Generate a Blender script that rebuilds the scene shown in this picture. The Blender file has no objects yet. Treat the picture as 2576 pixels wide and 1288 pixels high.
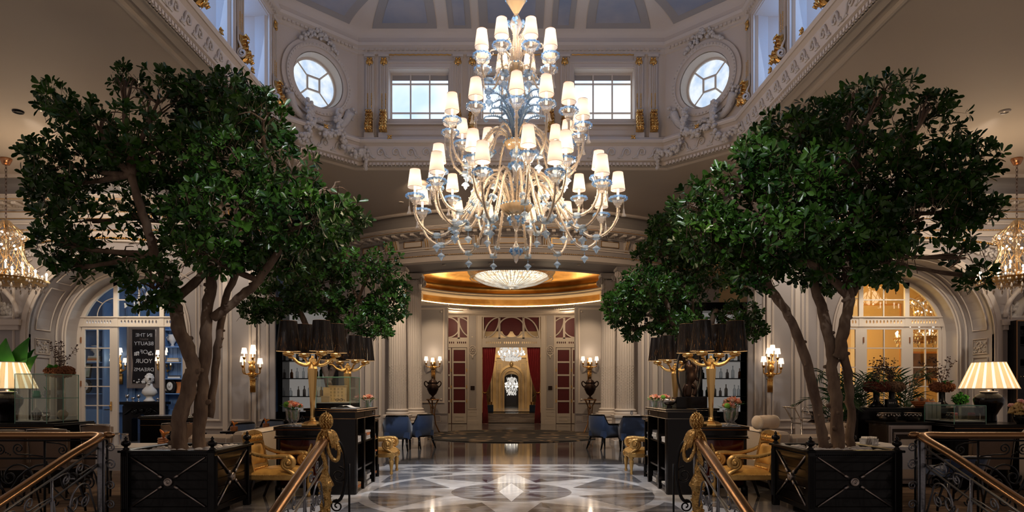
import bpy, bmesh, math, random
import numpy as np
from mathutils import Vector, Matrix, Euler
from mathutils.geometry import tessellate_polygon
PI=math.pi; sin=math.sin; cos=math.cos
SC=bpy.context.scene; COL=SC.collection
# ---------------- camera
FPX=1655.0; HY=983.0; CX=1286.5; EYE=1.4
cam=bpy.data.cameras.new('camera'); co=bpy.data.objects.new('camera',cam); COL.objects.link(co)
cam.sensor_width=36; cam.lens=FPX/2576*36
cam.shift_x=(1288-CX)/2576; cam.shift_y=(HY-644)/2576
co.location=(0,0,EYE); co.rotation_euler=(PI/2,0,0); cam.clip_start=.1; cam.clip_end=200
SC.camera=co
def P(px,py,Y): return Vector(((px-CX)*Y/FPX, Y, EYE-(py-HY)*Y/FPX))
# ---------------- view, world, sampling
SC.view_settings.view_transform='Standard'; SC.view_settings.look='None'
SC.view_settings.gamma=1; SC.view_settings.exposure=0.05
SC.view_settings.use_curve_mapping=False
w=bpy.data.worlds.new('world'); SC.world=w; w.use_nodes=True
bg=w.node_tree.nodes['Background']; bg.inputs[0].default_value=(.80,.66,.60,1); bg.inputs[1].default_value=.30
cy=SC.cycles; cy.max_bounces=6; cy.diffuse_bounces=3; cy.glossy_bounces=3; cy.transmission_bounces=4
cy.transparent_max_bounces=24; cy.caustics_reflective=False; cy.caustics_refractive=False
cy.sample_clamp_indirect=3; cy.sample_clamp_direct=20; cy.use_denoising=True
# ---------------- hall lights
def lamp(kind,loc,power,col=(1,.8,.6),size=.05,to=None,angle=60,blend=.6,name='light',sy=None):
    l=bpy.data.lights.new(name,kind); l.energy=power; l.color=col
    if kind=='SPOT': l.spot_size=math.radians(angle); l.spot_blend=blend; l.shadow_soft_size=size
    elif kind=='AREA':
        l.size=size
        if sy: l.shape='RECTANGLE'; l.size_y=sy
    else: l.shadow_soft_size=size
    o=bpy.data.objects.new(name,l); COL.objects.link(o); o.location=loc
    if to is not None: o.rotation_euler=(Vector(to)-Vector(loc)).to_track_quat('-Z','Y').to_euler()
    return o
WARM=(1,.74,.5); COOL=(.82,.9,1); NEUT=(1,.9,.8)
# daylight entering the well through the clerestory windows
for s in (-1,1):
    lamp('AREA',(s*4.35,8.0,7.3),16,(.45,.65,1),7.5,(0,8.0,6.6),name='clerestory_daylight',sy=1.2)
lamp('AREA',(0,12.95,7.25),10,(.5,.68,1),5.4,(0,6,5.5),name='clerestory_daylight',sy=1.0)
# spotlights hung in the well, aimed at the trees and the inlaid floor
for s in (-1,1):
    lamp('SPOT',(s*.6,3.4,5.6),560,(.95,.97,1),.04,(s*2.95,7.6,3.35),25,.7,'tree_spotlight')
    lamp('SPOT',(s*.4,6.5,7.6),1500,COOL,.05,(s*2.45,12.2,2.75),20,.6,'tree_spotlight')
    lamp('SPOT',(s*3.0,6.2,7.9),1000,(.94,.96,1),.05,(s*.8,10.6,0),34,.6,'floor_spotlight')
lamp('SPOT',(0,11.5,8.1),700,(.95,.95,1),.05,(0,11.3,0),44,.5,'floor_spotlight')
lamp('SPOT',(0,8.0,8.1),600,(.95,.95,1),.05,(0,8.3,0),44,.5,'floor_spotlight')
for s in (-1,1):
    lamp('SPOT',(s*2.0,13.75,5.78),85,WARM,.05,(s*1.7,16.2,5.0),100,.9,'cornice_fill')  # unseen spot added to brighten the entablature
    lamp('SPOT',(-s*1.6,10.6,8.25),950,WARM,.05,(s*3.5,9.2,.5),23,.7,'furniture_fill')  # unseen spot added up in the cove to light the sofas
    lamp('SPOT',(s*7.85,10.47,5.78),260,NEUT,.05,(s*8.6,13.6,3.8),85,.8,'side_downlight')
for s in (-1,1): lamp('SPOT',(s*1.0,5.0,5.75),330,(1,.80,.55),.04,(s*2.75,8.6,.7),20,.8,'furniture_fill')  # unseen spot added to light the gilded chairs and consoles
# ---------------- mesh builder
class MB:
    def __init__(s,M=None): s.v=[]; s.f=[]; s.sm=[]; s.M=M or Matrix.Identity(4); s.mi=[]; s.m=0
    def add(s,vs,fs,smooth=False):
        n=len(s.v); M=s.M
        s.v+= [tuple(M@Vector(p)) for p in vs]
        s.f+= [tuple(i+n for i in f) for f in fs]; s.sm+=[smooth]*len(fs); s.mi+=[s.m]*len(fs); return s
    def box(s,x0,y0,z0,x1,y1,z1,b=0):
        if b:
            b=min(b,abs(x1-x0)/2.01,abs(y1-y0)/2.01,abs(z1-z0)/2.01)
            vs=[]
            for i in range(8):
                sx,sy,sz=i&1,(i>>1)&1,(i>>2)&1
                X=(x0,x1)[sx];Y=(y0,y1)[sy];Z=(z0,z1)[sz];dx=b*(1-2*sx);dy=b*(1-2*sy);dz=b*(1-2*sz)
                vs+=[(X,Y+dy,Z+dz),(X+dx,Y,Z+dz),(X+dx,Y+dy,Z)]
            fs=[]
            for a,(p,q) in enumerate(((1,2),(0,2),(0,1))):
                for k in (0,1):
                    o=k<<a; ids=[o,o|1<<p,o|1<<p|1<<q,o|1<<q]; f=[3*i+a for i in ids]
                    if (k==0)==(a!=1): f=f[::-1]
                    fs.append(f)
            for a,(p,q) in enumerate(((1,2),(0,2),(0,1))):   # edges along axis a
                for kp in (0,1):
                    for kq in (0,1):
                        i0=(kp<<p)|(kq<<q); i1=i0|1<<a
                        fs.append([3*i0+p,3*i1+p,3*i1+q,3*i0+q])
            for i in range(8): fs.append([3*i,3*i+1,3*i+2])
            return s.add(vs,fs)
        vs=[(x,y,z) for z in (z0,z1) for y in (y0,y1) for x in (x0,x1)]
        return s.add(vs,[(0,2,3,1),(4,5,7,6),(0,1,5,4),(2,6,7,3),(0,4,6,2),(1,3,7,5)])
    def cbox(s,c,d,b=0): return s.box(c[0]-d[0]/2,c[1]-d[1]/2,c[2]-d[2]/2,c[0]+d[0]/2,c[1]+d[1]/2,c[2]+d[2]/2,b)
    def lathe(s,prof,n=24,c=(0,0,0),ax='z',smooth=True,lobes=0,la=0,sy=1,a0=0,a1=2*PI):
        full=abs(a1-a0-2*PI)<1e-6; m=n if full else n+1; vs=[]
        for r,z in prof:
            for i in range(m):
                t=a0+(a1-a0)*i/n; rr=r*(1+la*cos(lobes*t)) if lobes else r
                a,b=rr*cos(t),rr*sin(t)*sy
                p=(a,b,z) if ax=='z' else ((a,z,b) if ax=='y' else (z,a,b))
                vs.append((p[0]+c[0],p[1]+c[1],p[2]+c[2]))
        fs=[]
        for j in range(len(prof)-1):
            for i in range(n):
                k=(i+1)%m; fs.append((j*m+i,j*m+k,(j+1)*m+k,(j+1)*m+i))
        return s.add(vs,fs,smooth)
    def cyl(s,c,r,h,n=16,ax='z',r2=None,smooth=True):
        r2=r if r2 is None else r2
        return s.lathe([(0,0),(r,0),(r,1e-4),(r2,h-1e-4),(r2,h),(0,h)],n,c,ax,smooth)
    def ball(s,c,r,n=10,m=6,sc=(1,1,1)):
        vs=[];fs=[]
        for j in range(m+1):
            p=PI*j/m
            for i in range(n):
                t=2*PI*i/n; vs.append((c[0]+r*sc[0]*sin(p)*cos(t),c[1]+r*sc[1]*sin(p)*sin(t),c[2]+r*sc[2]*cos(p)))
        for j in range(m):
            for i in range(n):
                k=(i+1)%n; fs.append((j*n+i,(j+1)*n+i,(j+1)*n+k,j*n+k))
        return s.add(vs,fs,True)
    def tube(s,pts,r,n=8,sq=1.0,closed=False,cap=True,up=None):
        pts=[Vector(p) for p in pts]; N=len(pts)
        rs=r if isinstance(r,(list,tuple)) else [r]*N
        vs=[];u=None
        for i,p in enumerate(pts):
            if closed: t=pts[(i+1)%N]-pts[i-1]
            else: t=pts[min(i+1,N-1)]-pts[max(i-1,0)]
            if t.length<1e-9: t=Vector((0,0,1))
            t.normalize()
            if u is None:
                a=Vector(up) if up else (Vector((0,0,1)) if abs(t.z)<.9 else Vector((1,0,0)))
                u=a-t*a.dot(t); u.normalize()
            else:
                u=u-t*u.dot(t)
                if u.length<1e-6: u=t.orthogonal()
                u.normalize()
            v=t.cross(u)
            for k in range(n):
                q=2*PI*k/n; vs.append(tuple(p+u*(rs[i]*cos(q))+v*(rs[i]*sq*sin(q))))
        fs=[]
        for i in range(N if closed else N-1):
            j=(i+1)%N
            for k in range(n):
                l=(k+1)%n; fs.append((i*n+k,i*n+l,j*n+l,j*n+k))
        if cap and not closed: fs.append(tuple(range(n))[::-1]); fs.append(tuple((N-1)*n+k for k in range(n)))
        return s.add(vs,fs,n>4)
    def sweep(s,path,prof,closed=False,smooth=False,cap=False):
        """path in plan (x,y); prof (offset to the left of travel, z); mitred"""
        N=len(path);vs=[];fs=[];K=len(prof)
        for i in range(N):
            p=Vector(path[i])
            a=Vector(path[i-1]) if (i>0 or closed) else None
            b=Vector(path[(i+1)%N]) if (i<N-1 or closed) else None
            d1=(p-a).normalized() if a is not None else None; d2=(b-p).normalized() if b is not None else None
            d1=d1 or d2; d2=d2 or d1
            n1=Vector((-d1.y,d1.x)); n2=Vector((-d2.y,d2.x)); m=(n1+n2); m.normalize(); m=m/max(.3,m.dot(n1))
            for d,z in prof: q=p+m*d; vs.append((q.x,q.y,z))
        for i in range(N if closed else N-1):
            j=(i+1)%N
            for k in range(K-1): fs.append((i*K+k,j*K+k,j*K+k+1,i*K+k+1))
        if cap and not closed: fs.append(tuple(range(K))); fs.append(tuple((N-1)*K+k for k in range(K))[::-1])
        return s.add(vs,fs,smooth)
    def plate(s,loops,t=.02,y=0):
        """flat plate with holes in the x/z plane, from depth y to y+t"""
        L=[[Vector((u,v,0)) for u,v in l] for l in loops]
        tri=tessellate_polygon(L); flat=[p for l in loops for p in l]; n=len(flat)
        vs=[(u,y,v) for u,v in flat]+[(u,y+t,v) for u,v in flat]
        fs=[tuple(a) for a in tri]+[tuple(i+n for i in a[::-1]) for a in tri]
        o=0
        for l in loops:
            k=len(l)
            for i in range(k): j=(i+1)%k; fs.append((o+i,o+j,o+j+n,o+i+n))
            o+=k
        return s.add(vs,fs)
    def prism(s,poly,z0,z1):
        n=len(poly); vs=[(x,y,z0) for x,y in poly]+[(x,y,z1) for x,y in poly]
        return s.add(vs,[tuple(range(n))[::-1],tuple(range(n,2*n))]+[(i,(i+1)%n,(i+1)%n+n,i+n) for i in range(n)])
    def frame(s,x0,z0,x1,z1,w=.03,t=.02,y=0):
        """raised moulding round a panel; front is -y"""
        for k,(a,b) in enumerate(((0,t*.6),(w*.35,t),(w*.65,t*.55))):
            e=(w*.35,w*.3,w*.35)[k]
            s.plate([[(x0+a,z0+a),(x1-a,z0+a),(x1-a,z1-a),(x0+a,z1-a)],[(x0+a+e,z0+a+e),(x1-a-e,z0+a+e),(x1-a-e,z1-a-e),(x0+a+e,z1-a-e)]],b,y-b)
        return s
    def build(s,name,mat,parent=None,smooth=None,kind=None,bev=0,solid=0):
        me=bpy.data.meshes.new(name); me.from_pydata(s.v,[],s.f)
        mats=mat if isinstance(mat,(list,tuple)) else [mat]
        for m in mats: me.materials.append(m)
        me.polygons.foreach_set('use_smooth',s.sm if smooth is None else [smooth]*len(s.f))
        if any(s.mi): me.polygons.foreach_set('material_index',s.mi)
        bm=bmesh.new(); bm.from_mesh(me); bmesh.ops.recalc_face_normals(bm,faces=bm.faces); bm.to_mesh(me); bm.free()
        me.update()
        o=bpy.data.objects.new(name,me); COL.objects.link(o)
        if parent: o.parent=parent
        if kind: o['kind']=kind
        if solid: md=o.modifiers.new('s','SOLIDIFY'); md.thickness=solid
        if bev: md=o.modifiers.new('b','BEVEL'); md.width=bev; md.segments=2; md.limit_method='ANGLE'
        return o
def tag(o,label,cat,group=None):
    o['label']=label; o['category']=cat
    if group: o['group']=group
    return o
def thing(name,label,cat,loc=(0,0,0),rz=0,group=None,sc=1):
    o=bpy.data.objects.new(name,None); COL.objects.link(o); o.location=loc; o.rotation_euler=(0,0,rz)
    o.empty_display_size=.1
    o.scale=(sc,sc,sc) if not isinstance(sc,tuple) else sc
    return tag(o,label,cat,group)
def dup(r,loc=None,rz=None,label=None,group=None,sc=None,parent=None):
    c=r.copy(); COL.objects.link(c)
    if parent is not None: c.parent=parent
    if loc is not None: c.location=loc
    if rz is not None: c.rotation_euler=(0,0,rz)
    if label: c['label']=label
    if group: c['group']=group
    if sc is not None: c.scale=sc if isinstance(sc,tuple) else (sc,sc,sc)
    for ch in list(r.children): dup(ch,parent=c)
    return c
def arcpts(cx,cz,r,a0,a1,n,rz=None): return [(cx+r*cos(a0+(a1-a0)*i/n),cz+(rz or r)*sin(a0+(a1-a0)*i/n)) for i in range(n+1)]
def rect(x0,z0,x1,z1): return [(x0,z0),(x1,z0),(x1,z1),(x0,z1)]
def oval(cx,cz,rx,rz,n=12): return [(cx+rx*cos(2*PI*i/n),cz+rz*sin(2*PI*i/n)) for i in range(n)]
def spiral(cx,cz,r0,r1,a0,turns,n=None):
    n=n or max(8,int(abs(turns)*16)); return [(cx+(r0+(r1-r0)*i/n)*cos(a0+2*PI*turns*i/n),cz+(r0+(r1-r0)*i/n)*sin(a0+2*PI*turns*i/n)) for i in range(n+1)]
def bez(a,b,c,d,n=12):
    a,b,c,d=map(Vector,(a,b,c,d)); return [a*(1-t)**3+b*3*t*(1-t)**2+c*3*t*t*(1-t)+d*t**3 for t in [i/n for i in range(n+1)]]
def smoothpts(pts,k=4):
    P_=[Vector(p) for p in pts]; out=[]
    for i in range(len(P_)-1):
        p0=P_[max(i-1,0)];p1=P_[i];p2=P_[i+1];p3=P_[min(i+2,len(P_)-1)]
        for j in range(k):
            t=j/k; out.append(.5*((2*p1)+(p2-p0)*t+(2*p0-5*p1+4*p2-p3)*t*t+(3*p1-p0-3*p2+p3)*t**3))
    out.append(P_[-1]); return out
def T(x=0,y=0,z=0,rz=0,rx=0,ry=0,s=1):
    return Matrix.Translation((x,y,z))@Euler((rx,ry,rz)).to_matrix().to_4x4()@Matrix.Scale(s,4)
# ---------------- materials
def mat(name,col,rough=.5,metal=0,spec=.5,coat=0,em=None,es=0,col2=None,ns=8,bump=0,bs=60,det=4,stretch=None,sheen=0):
    m=bpy.data.materials.new(name); m.use_nodes=True; nt=m.node_tree; b=nt.nodes['Principled BSDF']
    b.inputs['Base Color'].default_value=(*col,1); b.inputs['Roughness'].default_value=rough
    b.inputs['Metallic'].default_value=metal; b.inputs['Specular IOR Level'].default_value=spec
    b.inputs['Coat Weight'].default_value=coat; b.inputs['Coat Roughness'].default_value=.04
    if sheen: b.inputs['Sheen Weight'].default_value=sheen
    if em: b.inputs['Emission Color'].default_value=(*em,1); b.inputs['Emission Strength'].default_value=es
    def coord():
        tc=nt.nodes.new('ShaderNodeTexCoord'); mp=nt.nodes.new('ShaderNodeMapping'); nt.links.new(tc.outputs['Object'],mp.inputs[0])
        if stretch: mp.inputs['Scale'].default_value=stretch
        return mp.outputs[0]
    c=coord() if (col2 or bump) else None
    if col2:
        n=nt.nodes.new('ShaderNodeTexNoise'); n.inputs['Scale'].default_value=ns; n.inputs['Detail'].default_value=det; nt.links.new(c,n.inputs[0])
        r=nt.nodes.new('ShaderNodeValToRGB'); r.color_ramp.elements[0].position=.35; r.color_ramp.elements[1].position=.65
        r.color_ramp.elements[0].color=(*col,1); r.color_ramp.elements[1].color=(*col2,1)
        nt.links.new(n.outputs[0],r.inputs[0]); nt.links.new(r.outputs[0],b.inputs['Base Color'])
    if bump:
        n=nt.nodes.new('ShaderNodeTexNoise'); n.inputs['Scale'].default_value=bs; n.inputs['Detail'].default_value=2; nt.links.new(c,n.inputs[0])
        k=nt.nodes.new('ShaderNodeBump'); k.inputs['Strength'].default_value=bump; k.inputs['Distance'].default_value=.02
        nt.links.new(n.outputs[0],k.inputs['Height']); nt.links.new(k.outputs[0],b.inputs['Normal'])
    return m
def glassmat(name,tint=(1,1,1),refl=.12,rough=.02,diff=0,dcol=(1,1,1)):
    m=bpy.data.materials.new(name); m.use_nodes=True; nt=m.node_tree; N=nt.nodes; b=N['Principled BSDF']; N.remove(b); out=N['Material Output']
    t=N.new('ShaderNodeBsdfTransparent'); t.inputs[0].default_value=(*tint,1)
    g=N.new('ShaderNodeBsdfGlossy'); g.inputs['Roughness'].default_value=rough
    fw=N.new('ShaderNodeLayerWeight'); fw.inputs[0].default_value=.35
    mm=N.new('ShaderNodeMath'); mm.operation='MULTIPLY_ADD'; mm.inputs[1].default_value=.45; mm.inputs[2].default_value=refl*.1
    nt.links.new(fw.outputs['Fresnel'],mm.inputs[0])
    mx=N.new('ShaderNodeMixShader'); nt.links.new(mm.outputs[0],mx.inputs[0])
    if diff:
        d=N.new('ShaderNodeBsdfDiffuse'); d.inputs[0].default_value=(*dcol,1); tr=N.new('ShaderNodeBsdfTranslucent'); tr.inputs[0].default_value=(*dcol,1)
        a=N.new('ShaderNodeMixShader'); a.inputs[0].default_value=.5; nt.links.new(d.outputs[0],a.inputs[1]); nt.links.new(tr.outputs[0],a.inputs[2])
        c=N.new('ShaderNodeMixShader'); c.inputs[0].default_value=diff; nt.links.new(t.outputs[0],c.inputs[1]); nt.links.new(a.outputs[0],c.inputs[2]); nt.links.new(c.outputs[0],mx.inputs[1])
    else: nt.links.new(t.outputs[0],mx.inputs[1])
    nt.links.new(g.outputs[0],mx.inputs[2]); nt.links.new(mx.outputs[0],out.inputs[0]); return m
def emitmat(name,col,s,col2=None,ns=3,det=3):
    m=bpy.data.materials.new(name); m.use_nodes=True; nt=m.node_tree; N=nt.nodes; N.remove(N['Principled BSDF']); e=N.new('ShaderNodeEmission')
    e.inputs[0].default_value=(*col,1); e.inputs[1].default_value=s; nt.links.new(e.outputs[0],N['Material Output'].inputs[0])
    if col2:
        tc=N.new('ShaderNodeTexCoord'); n=N.new('ShaderNodeTexNoise'); n.inputs['Scale'].default_value=ns; n.inputs['Detail'].default_value=det; nt.links.new(tc.outputs['Object'],n.inputs[0])
        r=N.new('ShaderNodeValToRGB'); r.color_ramp.elements[0].position=.35; r.color_ramp.elements[1].position=.65
        r.color_ramp.elements[0].color=(*col,1); r.color_ramp.elements[1].color=(*col2,1); nt.links.new(n.outputs[0],r.inputs[0]); nt.links.new(r.outputs[0],e.inputs[0])
    return m
def leafmat(name,c1,c2,rough=.32):
    m=mat(name,c1,rough,col2=c2,ns=3,det=2,spec=.36); nt=m.node_tree; b=nt.nodes['Principled BSDF']
    return m
def marble(name,c1,c2,ns=3,rough=.09,dist=1.6,stretch=(1,1,1),rot=0):
    m=bpy.data.materials.new(name); m.use_nodes=True; nt=m.node_tree; N=nt.nodes; b=N['Principled BSDF']
    tc=N.new('ShaderNodeTexCoord'); mp=N.new('ShaderNodeMapping'); mp.inputs['Scale'].default_value=stretch; mp.inputs['Rotation'].default_value=(0,0,rot)
    n=N.new('ShaderNodeTexNoise'); n.inputs['Scale'].default_value=ns; n.inputs['Detail'].default_value=8; n.inputs['Distortion'].default_value=dist; n.inputs['Roughness'].default_value=.65
    r=N.new('ShaderNodeValToRGB'); r.color_ramp.elements[0].position=.32; r.color_ramp.elements[1].position=.62
    r.color_ramp.elements[0].color=(*c1,1); r.color_ramp.elements[1].color=(*c2,1)
    nt.links.new(tc.outputs['Object'],mp.inputs[0]); nt.links.new(mp.outputs[0],n.inputs[0]); nt.links.new(n.outputs[0],r.inputs[0]); nt.links.new(r.outputs[0],b.inputs['Base Color'])
    b.inputs['Roughness'].default_value=rough; b.inputs['Specular IOR Level'].default_value=.6; return m
M_trim=mat('plaster_trim',(.66,.57,.49),.55,bump=.08,bs=30)
M_wall=mat('wall_paint',(.40,.355,.335),.55,bump=.05,bs=40)
M_ceil=mat('ceiling_paint',(.62,.52,.43),.7)
M_cove=mat('cove_grey',(.36,.33,.31),.6)
M_sky=mat('painted_sky',(.24,.28,.37),.7,col2=(.38,.37,.40),ns=1.2)
M_relief=mat('plaster_relief',(.64,.58,.53),.6,bump=.5,bs=35)
M_gold=mat('gilding',(.80,.46,.14),.28,1,bump=.35,bs=45)
M_giltw=mat('gilt_wood',(.58,.33,.10),.38,.6,col2=(.72,.45,.16),ns=12,bump=.15,bs=50)
M_goldo=mat('antique_gilding',(.50,.29,.09),.33,1,col2=(.72,.45,.16),ns=30,bump=.7,bs=45)
M_goldm=mat('satin_gold',(.88,.57,.22),.30,1,bump=.04,bs=60)
M_goldleaf=mat('gold_leaf',(.55,.30,.08),.34,1,col2=(.80,.48,.16),ns=1.5,bump=.5,bs=6)
M_goldw=mat('gold_panelling',(.46,.32,.18),.4,.25,col2=(.58,.42,.25),ns=2)
M_black=mat('black_lacquer',(.005,.004,.004),.2,spec=.22,coat=.08)
M_blackm=mat('black_metal',(.012,.012,.013),.35,.6)
M_iron=mat('wrought_iron',(.22,.22,.235),.36,.9,bump=.2,bs=40)
M_rail=mat('brass_handrail',(.36,.195,.09),.27,.9,bump=.03,bs=10)
M_red=mat('red_lacquer',(.045,.004,.003),.12,coat=.8)
M_steel=mat('aged_steel',(.42,.36,.32),.32,1)
M_silver=mat('silver',(.62,.56,.5),.22,1)
M_white=marble('white_marble',(.62,.62,.63),(.88,.87,.86),2.5)
M_grey=marble('grey_marble',(.07,.07,.078),(.40,.40,.41),1.6,stretch=(.5,4,1),rot=.25)
M_dgrey=marble('dark_marble',(.025,.027,.032),(.12,.12,.135),2,stretch=(.5,5,1),rot=-.1)
M_hall=marble('hall_marble',(.10,.09,.085),(.24,.22,.21),1.1,stretch=(.5,3,1),rot=0,rough=.06)
M_tan=marble('tan_marble',(.18,.12,.08),(.52,.42,.33),2,stretch=(.4,1,4),rough=.15)
M_cream=mat('cream_leather',(.62,.50,.38),.5,bump=.06,bs=50)
M_goldfab=mat('gold_leather',(.50,.26,.06),.38,.25,col2=(.72,.40,.10),ns=9,bump=.1,bs=30)
M_blue=mat('blue_velvet',(.014,.034,.090),.75,col2=(.022,.050,.125),ns=3,sheen=.5)
M_brownl=mat('brown_leather',(.17,.105,.065),.38,bump=.1)
M_linen=mat('white_linen',(.60,.56,.52),.8)
M_darkw=mat('dark_wood',(.02,.012,.008),.25,coat=.3)
M_redcur=mat('red_velvet',(.30,.004,.012),.7,sheen=.3)
M_redgl=mat('red_curtained_glass',(.10,.001,.005),.5)
M_bark=mat('bark',(.10,.058,.036),.85,col2=(.21,.14,.09),ns=9,bump=1.0,bs=14,stretch=(1,1,.4))
M_soil=mat('soil',(.03,.02,.015),.95)
M_pebble=mat('white_pebble',(.62,.58,.54),.6)
M_leaf=leafmat('glossy_leaf',(.009,.036,.005),(.046,.115,.012),.30)
M_leaf2=leafmat('palm_leaf',(.010,.045,.014),(.03,.09,.02),.4)
M_leaf3=leafmat('bright_leaf',(.02,.13,.01),(.05,.22,.02),.4)
M_bronze=mat('dark_bronze',(.035,.018,.012),.35,.7)
M_copper=mat('copper',(.55,.26,.13),.3,1)
M_glass=glassmat('clear_glass',(.97,1,.98),.10)
M_glasse=mat('glass_edge',(.16,.38,.27),.1,spec=.9,em=(.3,.7,.5),es=.0)
M_crystal=glassmat('crystal',(.95,.97,1),.6,.04,.12,(1,.97,.92))
M_mur=glassmat('murano_glass',(1,.97,.92),.5,.07,.24,(1,.90,.80))
M_murg=mat('murano_gold_core',(.85,.62,.32),.25,.6)
M_murb=glassmat('murano_blue',(.66,.84,1),.5,.08,.42,(.34,.62,1))
M_murp=glassmat('murano_pale_blue',(.82,.92,1),.5,.08,.38,(.66,.82,1))
M_shade=emitmat('lit_shade',(1,.78,.55),2.1)
M_shade2=emitmat('lit_shade_inside',(1,.86,.66),4.5)
M_bulb=emitmat('lit_bulb',(1,.84,.62),9)
M_winglass=emitmat('clerestory_pane',(.55,.72,1),1.25,(.92,.96,1),.9)
M_sidepane=emitmat('side_pane',(.18,.38,.9),4.5,(.30,.52,1),.9)
M_ocglass=emitmat('oculus_pane',(.55,.70,.92),1.0,(.88,.95,1),5)
M_blueroom=mat('blue_paint',(.12,.22,.42),.5)
M_yelroom=mat('yellow_paint',(.78,.55,.26),.6)
M_bookw=mat('white_book',(.62,.60,.57),.6); M_booko=mat('orange_book',(.55,.18,.05),.6)
M_bookd=mat('dark_book',(.05,.05,.055),.5); M_bookt=mat('tan_book',(.45,.32,.18),.6)
M_rose=mat('coral_petal',(.80,.20,.14),.6,col2=(.95,.52,.25),ns=20)
M_pink=mat('pink_petal',(.88,.30,.28),.6,col2=(1,.72,.5),ns=20)
M_green=mat('green_pompom',(.16,.38,.04),.8,bump=1,bs=80)
M_rust=mat('rust_hydrangea',(.16,.045,.02),.9,col2=(.32,.12,.04),ns=40,bump=1,bs=60)
M_stone=mat('pale_stone',(.62,.57,.52),.6)
M_dark=mat('dark_void',(.006,.006,.007),.6)
M_mirror=mat('mirror',(.8,.8,.8),.03,1)
# ================= THE SETTING =================
def S_(b,name,m,**k): return b.build(name,m,kind='structure',**k)
# ---- floor with its stone inlay
fl=MB(); z=0
def poly(pts,zz,m): fl.m=m; n=len(pts); fl.add([(x,y,zz) for x,y in pts],[tuple(range(n))])
poly([(-13,7.0),(13,7.0),(13,34),(-13,34)],0,3)
poly([(-2.12,7.0),(2.12,7.0),(2.12,12.35),(-2.12,12.35)],.0010,0)        # white field
CYR=9.12
def pol(r,a): return (r*sin(a),CYR+r*cos(a))
# grey corner fields outside the ring
def ringpoly(r,n=96): return [pol(r,2*PI*i/n) for i in range(n)]
for sx in (-1,1):
    for sy in (-1,1):
        a=[(sx*2.0,CYR+sy*1.0),(sx*2.0,CYR+sy*2.02),(sx*1.0,CYR+sy*2.02)]
        arc=[(sx*2.1*sin(t),CYR+sy*2.1*cos(t)) for t in [math.radians(28+ i*(66-28)/10) for i in range(11)]]
        poly(arc+[(sx*2.0,CYR+sy*.95),(sx*2.0,CYR+sy*2.02),(sx*1.0,CYR+sy*2.02)],.0016,1)
for k in range(8):
    a=k*PI/4; tip=pol(.96,a+PI/8)
    arc=[pol(1.94,a+math.radians(2+41*i/14)) for i in range(15)]
    poly(arc+[tip],.0022,1)
    b=a+PI/8
    dd=.05 if k%2 else -.05
    poly([pol(.99,b),pol(1.12,b+dd-.045),pol(1.40,b+dd),pol(1.26,b+.075+dd*.3)],.0028,2)
poly(ringpoly(.83),.0022,1)
for a,wd in ((PI/2,.045),(0,.15)):
    q=[pol(.83,a),pol(wd,a+PI/2),pol(-.83,a),pol(-wd,a+PI/2)]
    if a: poly(q,.0030,0)
for k in range(4):
    b=PI/4+k*PI/2; poly([pol(.30,b-.25),pol(.62,b-.10),pol(.66,b+.12),pol(.36,b+.22)],.0026,2)
poly(ringpoly(.25,48),.0036,1)
poly([pol(.83,0),pol(.17,PI/2),pol(-.83,0),pol(-.17,PI/2)],.0040,0)
# border of diamonds
poly([(-2.12,11.28),(2.12,11.28),(2.12,12.3),(-2.12,12.3)],.0044,0)
for i in range(6):
    x=-1.65+i*.66
    for yy in (11.52,12.02):
        poly([(x-.32,yy),(x,yy-.24),(x+.32,yy),(x,yy+.24)],.0050,1)
for sx in (-1,1):
    poly([(sx*2.12,7.0),(sx*2.36,7.0),(sx*2.36,12.35),(sx*2.12,12.35)],.0012,0)
    for i in range(7): poly([(sx*2.36,7.3+i*.7),(sx*2.36,8.0+i*.7),(sx*2.7,7.65+i*.7)],.0012,1 if i%2 else 0)
poly([(-2.36,12.35),(2.36,12.35),(2.36,12.5),(-2.36,12.5)],.0014,0)
S_(fl,'floor',[M_white,M_grey,M_dgrey,M_hall])
# carpets beyond the banisters (woven)
M_carp=mat('woven_carpet',(.10,.055,.03),.95,col2=(.26,.17,.10),ns=3,stretch=(1,6,1),bump=.3,bs=120)
for s in (-1,1):
    c=MB(); c.box(s*4.25,7.02,.002,s*12,13.6,.012); tag(c.build('carpet',M_carp),'brown and tan woven carpet under the tables on the %s side'%('left','right')[s>0],'carpet')
# stairs going down toward the camera
st=MB()
for i in range(7): st.box(-4.3,7.0-.42*(i+1),-.15*(i+2),4.3,7.0-.42*i,-.15*(i+1))
st.box(-13,2.0,-1.3,13,7.0,-1.2); st.box(-13,6.95,-1.2,13,7.0,-.0005)
S_(st,'trim_1',M_grey)
# round hall carpet
m=bpy.data.materials.new('fan_carpet'); m.use_nodes=True; nt=m.node_tree; N=nt.nodes; b=N['Principled BSDF']; b.inputs['Roughness'].default_value=.8
tc=N.new('ShaderNodeTexCoord'); vo=N.new('ShaderNodeTexVoronoi'); vo.inputs['Scale'].default_value=1.0; vo.inputs['Randomness'].default_value=.75
sp=N.new('ShaderNodeMapping'); sp.inputs['Location'].default_value=(0,-20.55,0); nt.links.new(tc.outputs['Object'],sp.inputs[0]); sx=N.new('ShaderNodeSeparateXYZ'); nt.links.new(sp.outputs[0],sx.inputs[0])
at=N.new('ShaderNodeMath'); at.operation='ARCTAN2'; nt.links.new(sx.outputs[1],at.inputs[0]); nt.links.new(sx.outputs[0],at.inputs[1]); a2=N.new('ShaderNodeMath'); a2.operation='MULTIPLY'; a2.inputs[1].default_value=14/(2*PI); nt.links.new(at.outputs[0],a2.inputs[0])
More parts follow.
